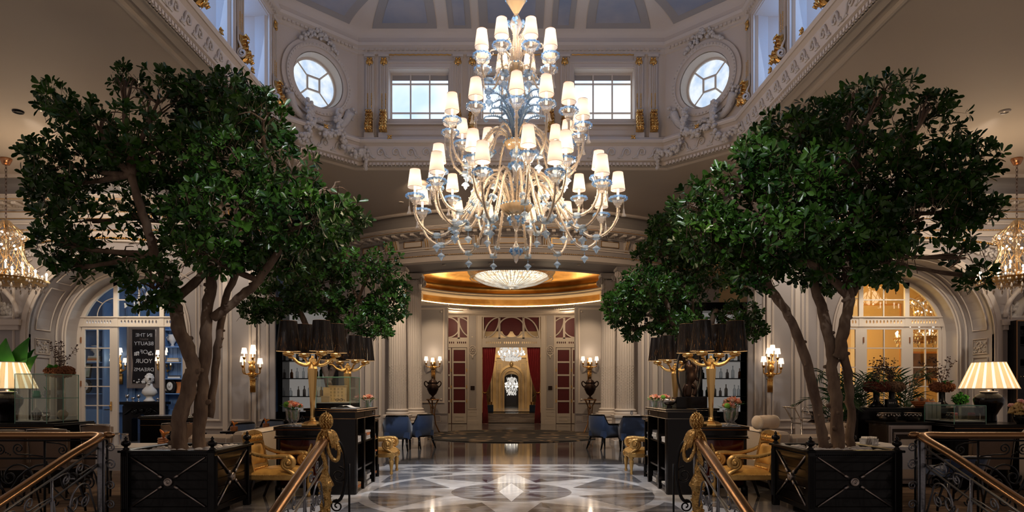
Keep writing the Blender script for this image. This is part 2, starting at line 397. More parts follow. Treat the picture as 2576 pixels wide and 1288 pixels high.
ln=N.new('ShaderNodeVectorMath'); ln.operation='LENGTH'; nt.links.new(sp.outputs[0],ln.inputs[0]); l2=N.new('ShaderNodeMath'); l2.operation='MULTIPLY'; l2.inputs[1].default_value=1.5; nt.links.new(ln.outputs['Value'],l2.inputs[0])
cb=N.new('ShaderNodeCombineXYZ'); nt.links.new(a2.outputs[0],cb.inputs[0]); nt.links.new(l2.outputs[0],cb.inputs[1]); nt.links.new(tc.outputs['Object'],vo.inputs['Vector'])
mm=N.new('ShaderNodeMath'); mm.operation='MULTIPLY'; mm.inputs[1].default_value=17; nt.links.new(vo.outputs['Distance'],mm.inputs[0])
sn=N.new('ShaderNodeMath'); sn.operation='SINE'; nt.links.new(mm.outputs[0],sn.inputs[0])
r=N.new('ShaderNodeValToRGB'); r.color_ramp.elements[0].position=.45; r.color_ramp.elements[1].position=1.0; r.color_ramp.elements[0].color=(.006,.005,.005,1); r.color_ramp.elements[1].color=(.24,.16,.09,1)
nt.links.new(sn.outputs[0],r.inputs[0]); nt.links.new(r.outputs[0],b.inputs['Base Color'])
c=MB(); c.cyl((0,20.55,.001),2.9,.02,72,smooth=False); tag(c.build('round_carpet',m),'large round black and tan carpet with fan pattern before the far doors','carpet')
# ---- light well
XH=4.0; YF=12.75; YN=3.0; CH=1.06
OCT=[(XH,YN+CH),(XH,YF-CH),(XH-CH,YF),(-XH+CH,YF),(-XH,YF-CH),(-XH,YN+CH),(-XH+CH,YN),(XH-CH,YN)]
# travel is counter-clockwise seen from above -> left of travel is inward; use negative offsets = outward
def well(prof): 
    return MB().sweep(OCT,[(-d,z) for d,z in prof],closed=True)
b=well([(.52,5.85),(.50,5.83),(.46,5.83),(.44,5.87),(.36,5.88),(.32,5.84),(.16,5.84),(.14,5.80),(.10,5.80),(.10,5.86),(.05,5.88),(.05,6.16),(.0,6.20),(-.02,6.20),(-.04,6.235),(-.04,6.26),(.02,6.27),(.04,6.30),(.10,6.31),(.12,6.36),(.20,6.38)])
S_(b,'trim_2',M_trim)
# ceiling: plate with the octagonal hole
b=MB(); b.M=Matrix.Translation((0,0,5.85))@Euler((PI/2,0,0)).to_matrix().to_4x4()@Matrix.Scale(-1,4,(0,1,0))
oo=well([(.50,0)]).v
def planar(loops,z,t,name,m):
    L=[[Vector((u,v,0)) for u,v in l] for l in loops]; tri=tessellate_polygon(L); flat=[p for l in loops for p in l]; n=len(flat)
    q=MB(); q.add([(u,v,z) for u,v in flat]+[(u,v,z+t) for u,v in flat],[tuple(a) for a in tri]+[tuple(i+n for i in a[::-1]) for a in tri]); return S_(q,name,m)
RC=(0,22.65)
farc=[(RC[0]+6.55*sin(t),RC[1]-6.55*cos(t)) for t in [math.radians(46-92*i/24) for i in range(25)]]
planar([[(-13,-1),(13,-1),(13,13.9),(5.0,13.9),(5.0,18.6)]+farc+[(-5.0,18.6),(-5.0,13.9),(-13,13.9)],[(x,y) for x,y,_ in oo]],5.85,.06,'ceiling',M_ceil)
# ceiling moulding line round the cove
b=MB().sweep([(-13,13.5),(-5.0,13.5),(-4.8,17.7)]+[(6.75*sin(t),RC[1]-6.75*cos(t)) for t in [math.radians(-42+84*i/24) for i in range(25)]]+[(4.8,17.7),(5.0,13.5),(13,13.5)],[(0,5.85),(.0,5.81),(.03,5.79),(.07,5.79),(.09,5.85)]); S_(b,'trim_3',M_trim)
# relief: running scroll on the well fascia, dentils below it
def along(path_i,fn,step,off=.05):
    """call fn(matrix) at even steps on each well face; local +x along face, -y into the well"""
    N=len(OCT)
    for i in path_i:
        a=Vector(OCT[i]); c=Vector(OCT[(i+1)%N]); d=c-a; L=d.length; k=max(1,round(L/step)); ang=math.atan2(d.y,d.x)
        nrm=Vector((d.y,-d.x)).normalized()*off
        for j in range(k):
            p=a+d*((j+.5)/k)+nrm; yield j,k,L/k,T(p.x,p.y,0,ang+PI)
b=MB()
vis=[0,1,2,3,4]
for j,k,st_,M in along(vis,None,.30,.05):
    b.M=M; s=1 if j<k/2 else -1; q=st_/.30
    pts=[(s*u*q,-.012,6.02+v) for u,v in ([(-.15,-.10),(-.10,-.085),(-.05,-.04),(-.035,.03),(0,.085),(.06,.085),(.10,.04),(.09,-.015),(.045,-.035),(.01,-.005),(.025,.03),(.05,.025)])]
    b.tube(pts,[.016,.018,.02,.022,.022,.022,.02,.018,.016,.014,.012,.012],5)
    b.plate([[(s*-.13*q,5.915),(s*-.03*q,5.915),(s*-.06*q,5.95),(s*-.10*q,6.0)][::s]],.015,-.015)
S_(b,'trim_4',M_relief)
b=MB()
for j,k,st_,M in along(vis,None,.075,.10):
    b.M=M; b.box(-.024,-.03,5.80,.024,.02,5.85); b.ball((st_/2,-.015,5.79),.014,5,3)
S_(b,'trim_5',M_trim)
# gilded rosettes on the ledge
ORDW=('first','second','third','fourth','fifth','sixth','seventh','eighth','ninth','tenth','eleventh','twelfth')
_rc={}
def rosw(M):
    p=M.translation
    f='on the far side' if p.y>YF-.1 else (('on the %s corner' if p.y>YF-CH else 'on the long %s side')%('left','right')[p.x>0])
    _rc[f]=_rc.get(f,0)+1
    return '%s %s from right'%(ORDW[_rc[f]-1],f)
for j,k,st_,M in along(vis,None,1.15,.0):
    t=thing('gilt_rosette','gilded star rosette on the well ledge, %s'%rosw(M),'ornament',tuple(M@Vector((0,-.03,6.30))),M.to_euler().z,'gilded rosettes round the ledge of the light well')
    b=MB()
    for q in range(4):
        a=PI/4+q*PI/2; b.tube([(0,0,0),(.03*cos(a),-.02,.03*sin(a)),(.07*cos(a),-.03,.045*sin(a))],[.018,.02,.004],5)
    b.ball((0,-.02,0),.02,6,4)
    b.build('rosette_leaves',M_gold,t)
# ---- drum walls with window openings
DR=.25; ZB=6.36; ZT=8.22
DO=[Vector((x,y)) for x,y,_ in MB().sweep(OCT,[(-DR,0)],closed=True).v]
ZW0,ZW1=6.76,7.77
def drum(i,name,holes,thick=.12):
    a,c=DO[i],DO[(i+1)%8]; d=c-a; L=d.length; mid=(a+c)/2; ang=math.atan2(d.y,d.x)+PI
    M=T(mid.x,mid.y,0,ang); b=MB(M); b.plate([rect(-L/2-.02,ZB-.2,L/2+.02,ZT+.3)]+holes,thick,0); S_(b,name,M_trim); return M,L
winx=[-1.83,0,1.83]
Mf,Lf=drum(2,'wall_back_upper',[rect(x-.62,ZW0-.02,x+.62,ZW1+.02) for x in winx])
# side faces: windows of the long walls (paired pilasters between them)
Mr,Lr=drum(0,'wall_right_upper',[rect(-Lr_/2,6.5,Lr_/2,7.95) for Lr_ in ()]+[rect(u-.58,6.50,u+.58,7.95) for u in (-3.05,-1.55,-.05,1.45,2.95)])
Ml,Ll=drum(4,'wall_left_upper',[rect(u-.58,6.50,u+.58,7.95) for u in (-2.95,-1.45,.05,1.55,3.05)])
OCR=.50; OZ=7.24
oculi=[]
for i in (1,3): Mq,Lq=drum(i,'wall_%s_corner'%('right' if i==1 else 'left'),[oval(0,OZ,OCR,OCR,40)]); oculi.append(Mq)
for i in (5,6,7):
    drum(i,'wall_front_upper' if i==6 else 'wall_front_corner',[])
# cornice over the drum + coved coffered ceiling
b=MB().sweep(OCT,[(-d,z) for d,z in [(DR,8.02),(DR-.03,8.04),(DR-.03,8.07),(DR-.07,8.10),(DR-.07,8.14),(DR-.12,8.17),(DR-.14,8.22),(DR-.10,8.24),(DR-.10,8.32)]],closed=True); S_(b,'trim_6',M_trim)
b=MB()
for j,k,st_,M in along(vis,None,.085,DR-.075): b.M=M; b.box(-.02,-.02,8.085,.02,.03,8.125)
S_(b,'trim_7',M_trim)
def covep(t): return (DR-.10-1.15*(1-cos(t)) , 8.32+.34*sin(t))   # offset outward, z
b=MB().sweep(OCT,[(-covep(t)[0],covep(t)[1]) for t in [PI/2*i/10 for i in range(11)]],closed=True,smooth=True); S_(b,'ceiling_cove',M_trim)
io=[(x,y) for x,y,_ in MB().sweep(OCT,[(-covep(PI/2)[0],0)],closed=True).v]
b=MB().sweep(io,[(.0,8.66),(.02,8.62),(.07,8.61),(.10,8.64),(.12,8.66),(.2,8.68)],closed=True); S_(b,'trim_8',M_trim)
b=MB(); b.add([(x,y,8.68) for x,y in io],[tuple(range(8))]); S_(b,'ceiling_upper',M_sky)
# coffers: a grey frame and a painted sky panel laid on the cove
def coffer(bf,bs,i,u0,u1,t0,t1,taper=0,side=0):
    a=Vector(OCT[i]); c=Vector(OCT[(i+1)%8]); d=(c-a); L=d.length; d.normalize(); nr=Vector((d.y,-d.x)); mid=(a+c)/2
    def pt(u,t,lift):
        # u measured from the middle of this face along -d; faces narrow as the cove rises
        o,z=covep(t); p=mid-d*u+nr*o; return (p.x+nr.x*-lift*sin(t)*0,p.y,z-lift)
    def grid(b,e,lift,nx=6,nt=8):
        vs=[]
        for q in range(nt+1):
            t=t0+e*1.1+(t1-t0-2.2*e)*q/nt; k=covep(t)[0]-covep(0)[0]
            for p in range(nx+1):
                f=p/nx
                l=u0+e+ (0 if side!=-1 else 0); r_=u1-e
                if side==1: r_=min(r_,u1-e+k*.42-0)
                if side==-1: l=max(l,u0+e-k*.42)
                vs.append(pt(l+(r_-l)*f,t,lift))
        b.add(vs,[(q*(nx+1)+p,q*(nx+1)+p+1,(q+1)*(nx+1)+p+1,(q+1)*(nx+1)+p) for q in range(nt) for p in range(nx)],True)
    grid(bf,0,.012); grid(bs,.17 if u1-u0>.6 else .11,.02)
bf,bs=MB(),MB()
T0,T1=.42,1.42
for i,faces in ((2,[(-2.75,-1.45,0),(-1.22,-.78,0),(-.62,.62,0),(.78,1.22,0),(1.45,2.75,0)]),):
    for u0,u1,sd in faces: coffer(bf,bs,i,u0,u1,T0,T1,side=-1 if u0<-2 else (1 if u1>2 else 0))
for i in (1,3): coffer(bf,bs,i,-.55,.55,T0,T1); 
for i in (0,4):
    n=7; L=7.0
    for q in range(n): u=-L/2+.2+q*L/n; coffer(bf,bs,i,u,u+L/n*(.74 if q%2 else .62),T0,T1)
S_(bf,'ceiling_coffer_frames',M_cove); S_(bs,'ceiling_coffer_panels',M_sky)
# ---- clerestory windows, back
def clerestory(M,x,z0,z1,w,name,depth=.28,nx=3,rows=(.205,.78)):
    b=MB(M); h=z1-z0
    # casing and reveal
    b.plate([rect(x-w/2-.10,z0-.09,x+w/2+.10,z1+.13),rect(x-w/2,z0,x+w/2,z1)],.05,-.03)
    b.frame(x-w/2-.10,z0-.09,x+w/2+.10,z1+.13,.05,.03,-.03)
    for q in (0,1):
        xx=x-w/2 if q==0 else x+w/2; b.box(xx-.01,0,z0,xx+.01,depth,z1)
    b.box(x-w/2,0,z0-.01,x+w/2,depth,z0+.01); b.box(x-w/2,0,z1-.01,x+w/2,depth,z1+.01)
    b.box(x-w/2-.14,-.09,z0-.13,x+w/2+.14,.0,z0-.09)
    o=S_(b,name,M_trim)
    g=MB(M); cells=[]; e=.025
    zs=[z0+e,z0+h*rows[0],z0+h*rows[1],z1-e]
    for a in range(nx):
        for r in range(len(zs)-1):
            xa=x-w/2+e+(w-2*e)*a/nx; xb=x-w/2+e+(w-2*e)*(a+1)/nx; cells.append(rect(xa+.014,zs[r]+.014,xb-.014,zs[r+1]-.014))
    g.plate([rect(x-w/2,z0,x+w/2,z1)]+cells,.035,depth-.09); f=g.build('window_frame',M_trim,o)
    p=MB(M); p.box(x-w/2,depth-.06,z0,x+w/2,depth-.05,z1-.14*h); p.build('window_pane',M_winglass,o)
    p=MB(M); p.box(x-w/2,depth-.06,z1-.14*h,x+w/2,depth-.04,z1); p.build('window_blind',M_cove,o)
for q,x in enumerate(winx): clerestory(Mf,x,ZW0,ZW1,1.2,'window_%d'%(q+1))
M_bluew=M_winglass
k=4
for M in (Mr,Ml):
    us=(-3.05,-1.55,-.05,1.45,2.95) if M is Mr else (-2.95,-1.45,.05,1.55,3.05)
    for u in us:
        b=MB(M); w=1.16; z0,z1=6.5,7.95
        for (a,c) in ((-1,1),(1,-1)):   # splayed jambs
            x0=u+a*w/2; x1=u+a*(w/2-.16)
            b.add([(x0,0,z0),(x0,0,z1),(x0-a*.05,.05,z1),(x0-a*.05,.05,z0),(x0-a*.05,.22,z0),(x0-a*.05,.22,z1),(x1,.55,z1),(x1,.55,z0)],[(0,1,2,3),(3,2,5,4),(4,5,6,7)])
        b.add([(u-w/2,0,z0),(u+w/2,0,z0),(u+w/2-.16,.55,z0+.02),(u-w/2+.16,.55,z0+.02)],[(0,1,2,3)])
        b.add([(u-w/2,0,z1),(u+w/2,0,z1),(u+w/2-.16,.55,z1-.1),(u-w/2+.16,.55,z1-.1)],[(0,1,2,3)])
        b.frame(u-w/2-.05,z0-.03,u+w/2+.05,z1+.08,.07,.05,0)
        o=S_(b,'window_%d'%k,M_trim); k+=1
        g=MB(M); x0,x1=u-w/2+.16,u+w/2-.16
        g.plate([rect(x0,z0,x1,z1)]+[rect(x0+.03+(x1-x0-.06)*a/2+.012,z0+.03+(z1-z0-.06)*r/3+.012,x0+.03+(x1-x0-.06)*(a+1)/2-.012,z0+.03+(z1-z0-.06)*(r+1)/3-.012) for a in range(2) for r in range(3)],.04,.52)
        g.build('window_frame',M_blackm,o)
        p=MB(M); p.box(x0,.57,z0,x1,.58,z1); p.build('window_pane',M_sidepane,o)
# oculi
for q,M in enumerate(oculi):
    b=MB(M); n=40
    for r0,r1,t in ((.52,.60,.05),(.60,.66,.09),(.66,.74,.05)): b.plate([oval(0,OZ,r1,r1,n),oval(0,OZ,r0-.005,r0-.005,n)],t,-t)
    b.lathe([(.50,-.03),(.48,.10),(.46,.22)],n,(0,0,OZ),'y')
    for a in range(56):
        t=2*PI*a/56; b.ball((.63*cos(t),-.095,OZ+.63*sin(t)),.02,5,3)
    b.M=M; o=S_(b,'window_%d'%(20+q),M_trim)
    g=MB(M); s_=.14
    g.plate([oval(0,OZ,.47,.47,n),oval(0,OZ,.435,.435,n)],.04,.16); 
    g.plate([rect(-s_,OZ-s_,s_,OZ+s_),rect(-s_+.03,OZ-s_+.03,s_-.03,OZ+s_-.03)],.04,.16)
    for a in (1,3,5,7): t=a*PI/4; g.tube([(s_*1.35*cos(t),.18,OZ+s_*1.35*sin(t)),(.45*cos(t),.18,OZ+.45*sin(t))],.016,4)
    g.build('window_frame',M_trim,o)
    p=MB(M); p.cyl((0,.19,OZ),.46,.01,n,'y'); p.build('window_pane',M_ocglass,o)
# ---- relief ornament at the oculi: garlands, cornucopias
random.seed(5)
def blob(b,path,r,n,rr=.03,flat=.7):
    for i in range(n):
        t=i/(n-1)*(len(path)-1); k=min(int(t),len(path)-2); p=Vector(path[k]).lerp(Vector(path[k+1]),t-k)
        for _ in range(4):
            a=random.uniform(0,2*PI); q=r(i/(n-1))*random.uniform(.2,1)
            b.ball((p.x+q*cos(a),p.y-random.uniform(0,.05),p.z+q*sin(a)),rr*random.uniform(.6,1.2),6,4)
for q,M in enumerate(oculi):
    b=MB(M)
    blob(b,[(-.36,-.04,OZ+.64),(-.18,-.06,OZ+.80),(0,-.07,OZ+.88),(.18,-.06,OZ+.80),(.36,-.04,OZ+.64)],lambda t:.03+.07*sin(PI*t),18,.035)
    for s in (-1,1):
        blob(b,smoothpts([(0,-.05,OZ-.78),(s*.3,-.06,OZ-.80),(s*.56,-.07,OZ-.62),(s*.66,-.07,OZ-.40)],3),lambda t:.02+.10*t**2,16,.032)
        b.tube(smoothpts([(0,-.06,OZ-.72),(s*.2,-.07,OZ-.86),(s*.48,-.08,OZ-.72),(s*.62,-.09,OZ-.46)],4),[.02+.07*i/12 for i in range(13)],8)
        b.tube([(s*u,-.05,OZ+v) for u,v in spiral(.10,-1.0,.10,.02,PI/2,1.2)],.022,6)
    S_(b,'trim_%d'%(20+q),M_relief)
    b=MB(M)   # swags hanging over the ledge band
    pts=[]
    for s in (-1,1):
        blob(b,smoothpts([(s*.30,-.22,6.52),(s*.26,-.30,6.26),(0,-.32,6.14)],4),lambda t:.05+.03*t,10,.04)
        blob(b,smoothpts([(s*.30,-.22,6.52),(s*.36,-.30,6.10),(s*.55,-.34,5.92),(s*.82,-.30,6.05)],4),lambda t:.03+.055*sin(PI*t),16,.04)
        blob(b,[(s*.84,-.28,6.06),(s*.84,-.28,5.72)],lambda t:.06*(1-t)+.015,9,.035)
        blob(b,[(s*.30,-.20,6.70),(s*.28,-.22,6.46)],lambda t:.06,6,.04)
    S_(b,'trim_%d'%(22+q),M_relief)
# wall frames on the drum
b=MB(Mf)
for x in winx: b.frame(x-.78,ZW0-.32,x+.78,ZW0-.18,.03,.02)
S_(b,'trim_9',M_trim)
# ---- paired pilasters with gilded consoles on the drum
def acanthus_console(h=.42,w=.15):
    b=MB()
    pr=[(-.10,0),(-.16,.05),(-.17,.11),(-.12,.20),(-.09,.30),(-.10,.36),(-.06,.42)]
    b.prism([(-.0,0)],0,0) if 0 else None
    P_=[(0,z*h/.42) for _,z in pr]
    vs=[];fs=[];n=9
    for d,z in pr:
        zz=z*h/.42
        for i in range(n):
            u=-1+2*i/(n-1); bump=.018*abs(sin(u*PI*2))-.05*u*u
            ww=w/2*(1-.25*(zz/h)); vs.append((u*ww,d-bump*(-1)*0+(.05*u*u)-.012*abs(cos(u*PI*2.5)),zz))
    for j in range(len(pr)-1):
        for i in range(n-1): fs.append((j*n+i,j*n+i+1,(j+1)*n+i+1,(j+1)*n+i))
    b.add(vs,fs,True)
    for s in (-1,1):
        for k in range(5): z=.05+k*.07*h/.42; b.tube([(s*.02,pr[min(k+1,6)][0]-.01,z),(s*w*.34,pr[min(k+1,6)][0]-.02,z+.03),(s*w*.5,pr[min(k+1,6)][0]+.03,z-.01)],[.012,.016,.006],5)
    b.tube([(0,-.17,.02),(0,-.185,.10),(0,-.13,.2),(0,-.11,.34)],[.012,.018,.014,.01],6)
    b.box(-w*.4,-.04,.0,w*.4,0,h)
    for s in (-1,0,1): b.tube([(s*w*.3,-.15,.0),(s*w*.33,-.19,.03),(s*w*.3,-.16,.075)],[.012,.022,.01],6); b.tube([(s*w*.25,-.06,h*.93),(s*w*.3,-.12,h*.99),(s*w*.3,-.13,h*.92)],[.012,.022,.012],6)
    return b
_cc={}
def conw(p):
    f='back wall, from the left' if p.y>YF-.1 else 'long %s wall, in row order'%('left','right')[p.x>0]
    _cc[f]=_cc.get(f,0)+1; return '%s of those on the clerestory %s'%(ORDW[_cc[f]-1],f)
def pilaster(M,x,first=[None]):
    w=.17
    b=MB(M); z0,z1=6.36,8.02
    b.box(x-w/2,-.05,z0,x+w/2,0,z1); b.box(x-w/2-.02,-.08,z1-.05,x+w/2+.02,0,z1)
    for f in (-.055,-.02,.02,.055): b.box(x+f-.008,-.065,z0+.5,x+f+.008,-.05,z1-.22)
    b.box(x-w/2-.01,-.12,z0,x+w/2+.01,-.0,z0+.1)
    pil.append(b)
    p=M@Vector((x,-.05,6.46))
    if first[0] is None:
        t=thing('gilt_console','gilded acanthus console, '+conw(p),'ornament',p,M.to_euler().z,'gilded consoles on the clerestory pilasters')
        acanthus_console().build('acanthus_leaf',M_gold,t)
        c=MB(); c.ball((0,-.02,1.42),.05,8,5,(.9,.5,1.1))
        for s in (-1,1): c.ball((s*.045,-.02,1.40),.028,6,4,(1,.6,1.6)); c.ball((s*.03,-.02,1.47),.028,6,4)
        c.ball((0,-.03,1.35),.022,6,4); c.build('capital_shell',M_gold,t)
        for s in (-1,1):
            c=MB()
            for k in range(9): c.ball((s*.037,-.018,.52+k*.032),.013,5,3,(1,.7,1.3))
            c.build('husk_string',M_gold,t)
        first[0]=t
    else: dup(first[0],p,M.to_euler().z,'gilded acanthus console, '+conw(p))
pil=[]
for x in (-2.79,-2.51,-1.05,-.77,.77,1.05,2.51,2.79): pilaster(Mf,x)
for M,us in ((Mr,(-3.8,-2.30,-.80,.70,2.20,3.70)),(Ml,(-3.70,-2.20,-.70,.80,2.30,3.8))):
    for u in us: pilaster(M,u)
for q,M in enumerate(oculi):
    for s in (-1,1): pilaster(M,s*.74*0+s*.0+ (0) ) if 0 else None
P0=MB()
for b in pil: P0.add(b.v,b.f)
S_(P0,'trim_10',M_trim)
# scrolled white side brackets behind the consoles of the side windows (visible in profile)
b=MB()
for M,us in ((Mr,(-3.8,-2.30,-.80,.70,2.20,3.70)),(Ml,(-3.70,-2.20,-.70,.80,2.30,3.8))):
    for u in us:
        b.M=M
        for s in (-1,1):
            b.tube([(u+s*.09,-v,z) for v,z in spiral(.12,6.58,.075,.015,PI/2,1.6)],.02,6); b.tube([(u+s*.09,-.12,6.655),(u+s*.09,-.06,6.78),(u+s*.09,-.05,6.98)],.018,6)
S_(b,'trim_11',M_trim)
# gilded beading under the drum cornice
b=MB(Mf)
for x0,x1 in ((-2.4,-1.18),(-.62,.62),(1.18,2.4)): b.tube([(x0+(x1-x0)*i/30,-.10,7.99+.006*sin(i*2.3)) for i in range(31)],.014,5)
S_(b,'trim_12',M_gold)
# ================= ENTABLATURE AND WALLS =================
def arcpath(R,a=46,n=40,c=RC): return [(c[0]+R*sin(math.radians(a-2*a*i/n)),c[1]-R*cos(math.radians(a-2*a*i/n))) for i in range(n+1)]
a5=math.degrees(math.asin(5.0/6.45))
ENT=[(13,13.9),(5.0,13.9)]+arcpath(6.45,a5)+[(-5.0,13.9),(-13,13.9)]
def ent(prof): return MB().sweep(ENT,prof)
S_(ent([(-.25,4.65),(0,4.65),(0,4.77),(.03,4.78),(.03,4.80)]),'trim_30',M_trim)
S_(ent([(.0,4.80),(.0,4.90)]),'trim_31',M_wall)
S_(ent([(.0,4.90),(.03,4.91),(.03,4.94),(.06,4.96),(.06,4.985),(0,4.99)]),'trim_32',M_trim)
S_(ent([(0,4.99),(0,5.21)]),'trim_33',M_wall)
S_(ent([(0,5.21),(.05,5.22),(.05,5.24),(.07,5.24),(.07,5.30),(.12,5.31),(.12,5.315),(.40,5.315),(.40,5.36),(.44,5.375),(.44,5.39),(.47,5.40),(.47,5.42),(.1,5.43),(0.02,5.44)]),'trim_34',M_trim)
S_(ent([(0.02,5.44),(0.02,5.70),(.06,5.76),(.14,5.82),(.2,5.85)]),'trim_35',M_cove)
S_(ent([(.405,5.325),(.415,5.335),(.405,5.345)]),'trim_36',M_gold)
# points along the entablature, with local frames (x along travel reversed, -y toward the hall)
def ent_frames(step,off,lo=0):
    L=0; out=[]
    for i in range(len(ENT)-1):
        a=Vector(ENT[i]);c=Vector(ENT[i+1]);d=c-a;l=d.length
        while lo<L+l:
            p=a+d*((lo-L)/l); ang=math.atan2(d.y,d.x)+PI; n=Vector((-d.y,d.x)).normalized()*off
            out.append((T(p.x+n.x,p.y+n.y,0,ang),p)); lo+=step
        L+=l
    return out
b=MB(); g=MB(); d=MB()
for M,p in ent_frames(.26,.10): b.M=M; b.box(-.05,-.26,5.25,.05,.05,5.312,.01)
for M,p in ent_frames(.07,.07): b.M=M; b.box(-.02,-.03,5.245,.02,.02,5.29)
S_(b,'trim_37',M_trim)
for M,p in ent_frames(.05,.02): g.M=M; g.ball((0,-.015,4.79),.018,5,3,(1.3,.8,.8))
S_(g,'trim_38',M_gold)
# frieze: gilt framed panels between paired gilded brackets
def arcM(x,R=6.45): a=math.asin(x/R); return T(x,RC[1]-R*cos(a),0,a)
def straightM(x,s): return T(x,13.9,0,0)
br=[];
for x in (-4.45,-4.2,-3.2,-2.93,-2.10,-1.80,-.83,-.50,.50,.83,1.80,2.10,2.93,3.2,4.2,4.45): br.append(arcM(x))
for s in (-1,1):
    for x in (5.6,5.9,7.3,7.6,9.3,9.62,11.3,11.6): br.append(T(s*x,13.9,0,0))
b=MB(); g=MB()
for M in br:
    b.M=M; g.M=M
    b.add([(-.06,y,z) for y,z in ((0,4.99),(-.05,4.99),(-.06,5.06),(-.10,5.14),(-.12,5.22),(0,5.22))]+[(.06,y,z) for y,z in ((0,4.99),(-.05,4.99),(-.06,5.06),(-.10,5.14),(-.12,5.22),(0,5.22))],[(0,1,2,3,4,5),(11,10,9,8,7,6)]+[(i,i+6,i+7,i+1) for i in range(5)])
    for u in (-.028,.028): g.tube([(u,-.055,5.0),(u,-.065,5.07),(u,-.105,5.15),(u,-.125,5.21)],.013,5)
    for u in (-.04,0,.04): g.ball((u,-.03,4.955),.022,6,4)
S_(b,'trim_39',M_trim); 
b=MB()
def gpanel(M,w):
    g.M=M; z0,z1=5.03,5.18
    for q in ((-w,z0,w,z0+.012),(-w,z1-.012,w,z1),(-w,z0,-w+.012,z1),(w-.012,z0,w,z1)): g.box(q[0],-.022,q[1],q[2],.0,q[3])
    b.M=M; b.box(-w+.012,-.008,z0+.012,w-.012,.0,z1-.012)
for x,w in ((0,.34),(-1.31,.33),(1.31,.33),(-2.5,.26),(2.5,.26),(-3.7,.3),(3.7,.3)): gpanel(arcM(x),w)
for s in (-1,1):
    for x,w in ((6.6,.55),(8.45,.7),(10.45,.65),(12.3,.5)): gpanel(T(s*x,13.9,0,0),w)
S_(b,'trim_40',M_trim); S_(g,'trim_41',M_gold)
# attic soffit ring of the colonnade
b=MB(); n=48
vs=[];fs=[]
for i in range(n+1):
    a=math.radians(-a5+2*a5*i/n)
    for R,z in ((6.25,4.655),(6.10,4.655),(6.08,4.68),(5.12,4.68),(5.10,4.655),(4.9,4.655),(4.9,4.80)): vs.append((R*sin(a),RC[1]-R*cos(a),z))
for i in range(n):
    for k in range(6): fs.append((i*7+k,(i+1)*7+k,(i+1)*7+k+1,i*7+k+1))
b.add(vs,fs,False); S_(b,'ceiling_colonnade',M_cove)
b=MB()
for sx in (-1,1):
    for x,y in ((1.75,17.05),(.55,16.9)): b.cyl((sx*x,y,4.655),.045,.02,14)
    for x,y in ((2.05,15.2),(2.6,15.5)): b.cyl((sx*x,y,5.835),.06,.02,14)
S_(b,'trim_42',M_trim)
# recessed ceiling spots of the hall
for s in (-1,1):
    x=s*9.2; t=thing('recessed_downlight','round recessed downlight in the plain ceiling over the %s side'%('left','right')[s>0],'downlight',(x,12.3-.1,5.835) if 0 else (s*7.85,10.47,5.835))
    b=MB(); b.lathe([(.085,0.01),(.075,-.012),(.058,-.012),(.055,.01)],24); b.build('trim_ring',M_trim if s>0 else M_black,t); b=MB(); b.cyl((0,0,.0),.055,.008,20); b.build('lamp_lens',M_dark if s<0 else M_steel,t)
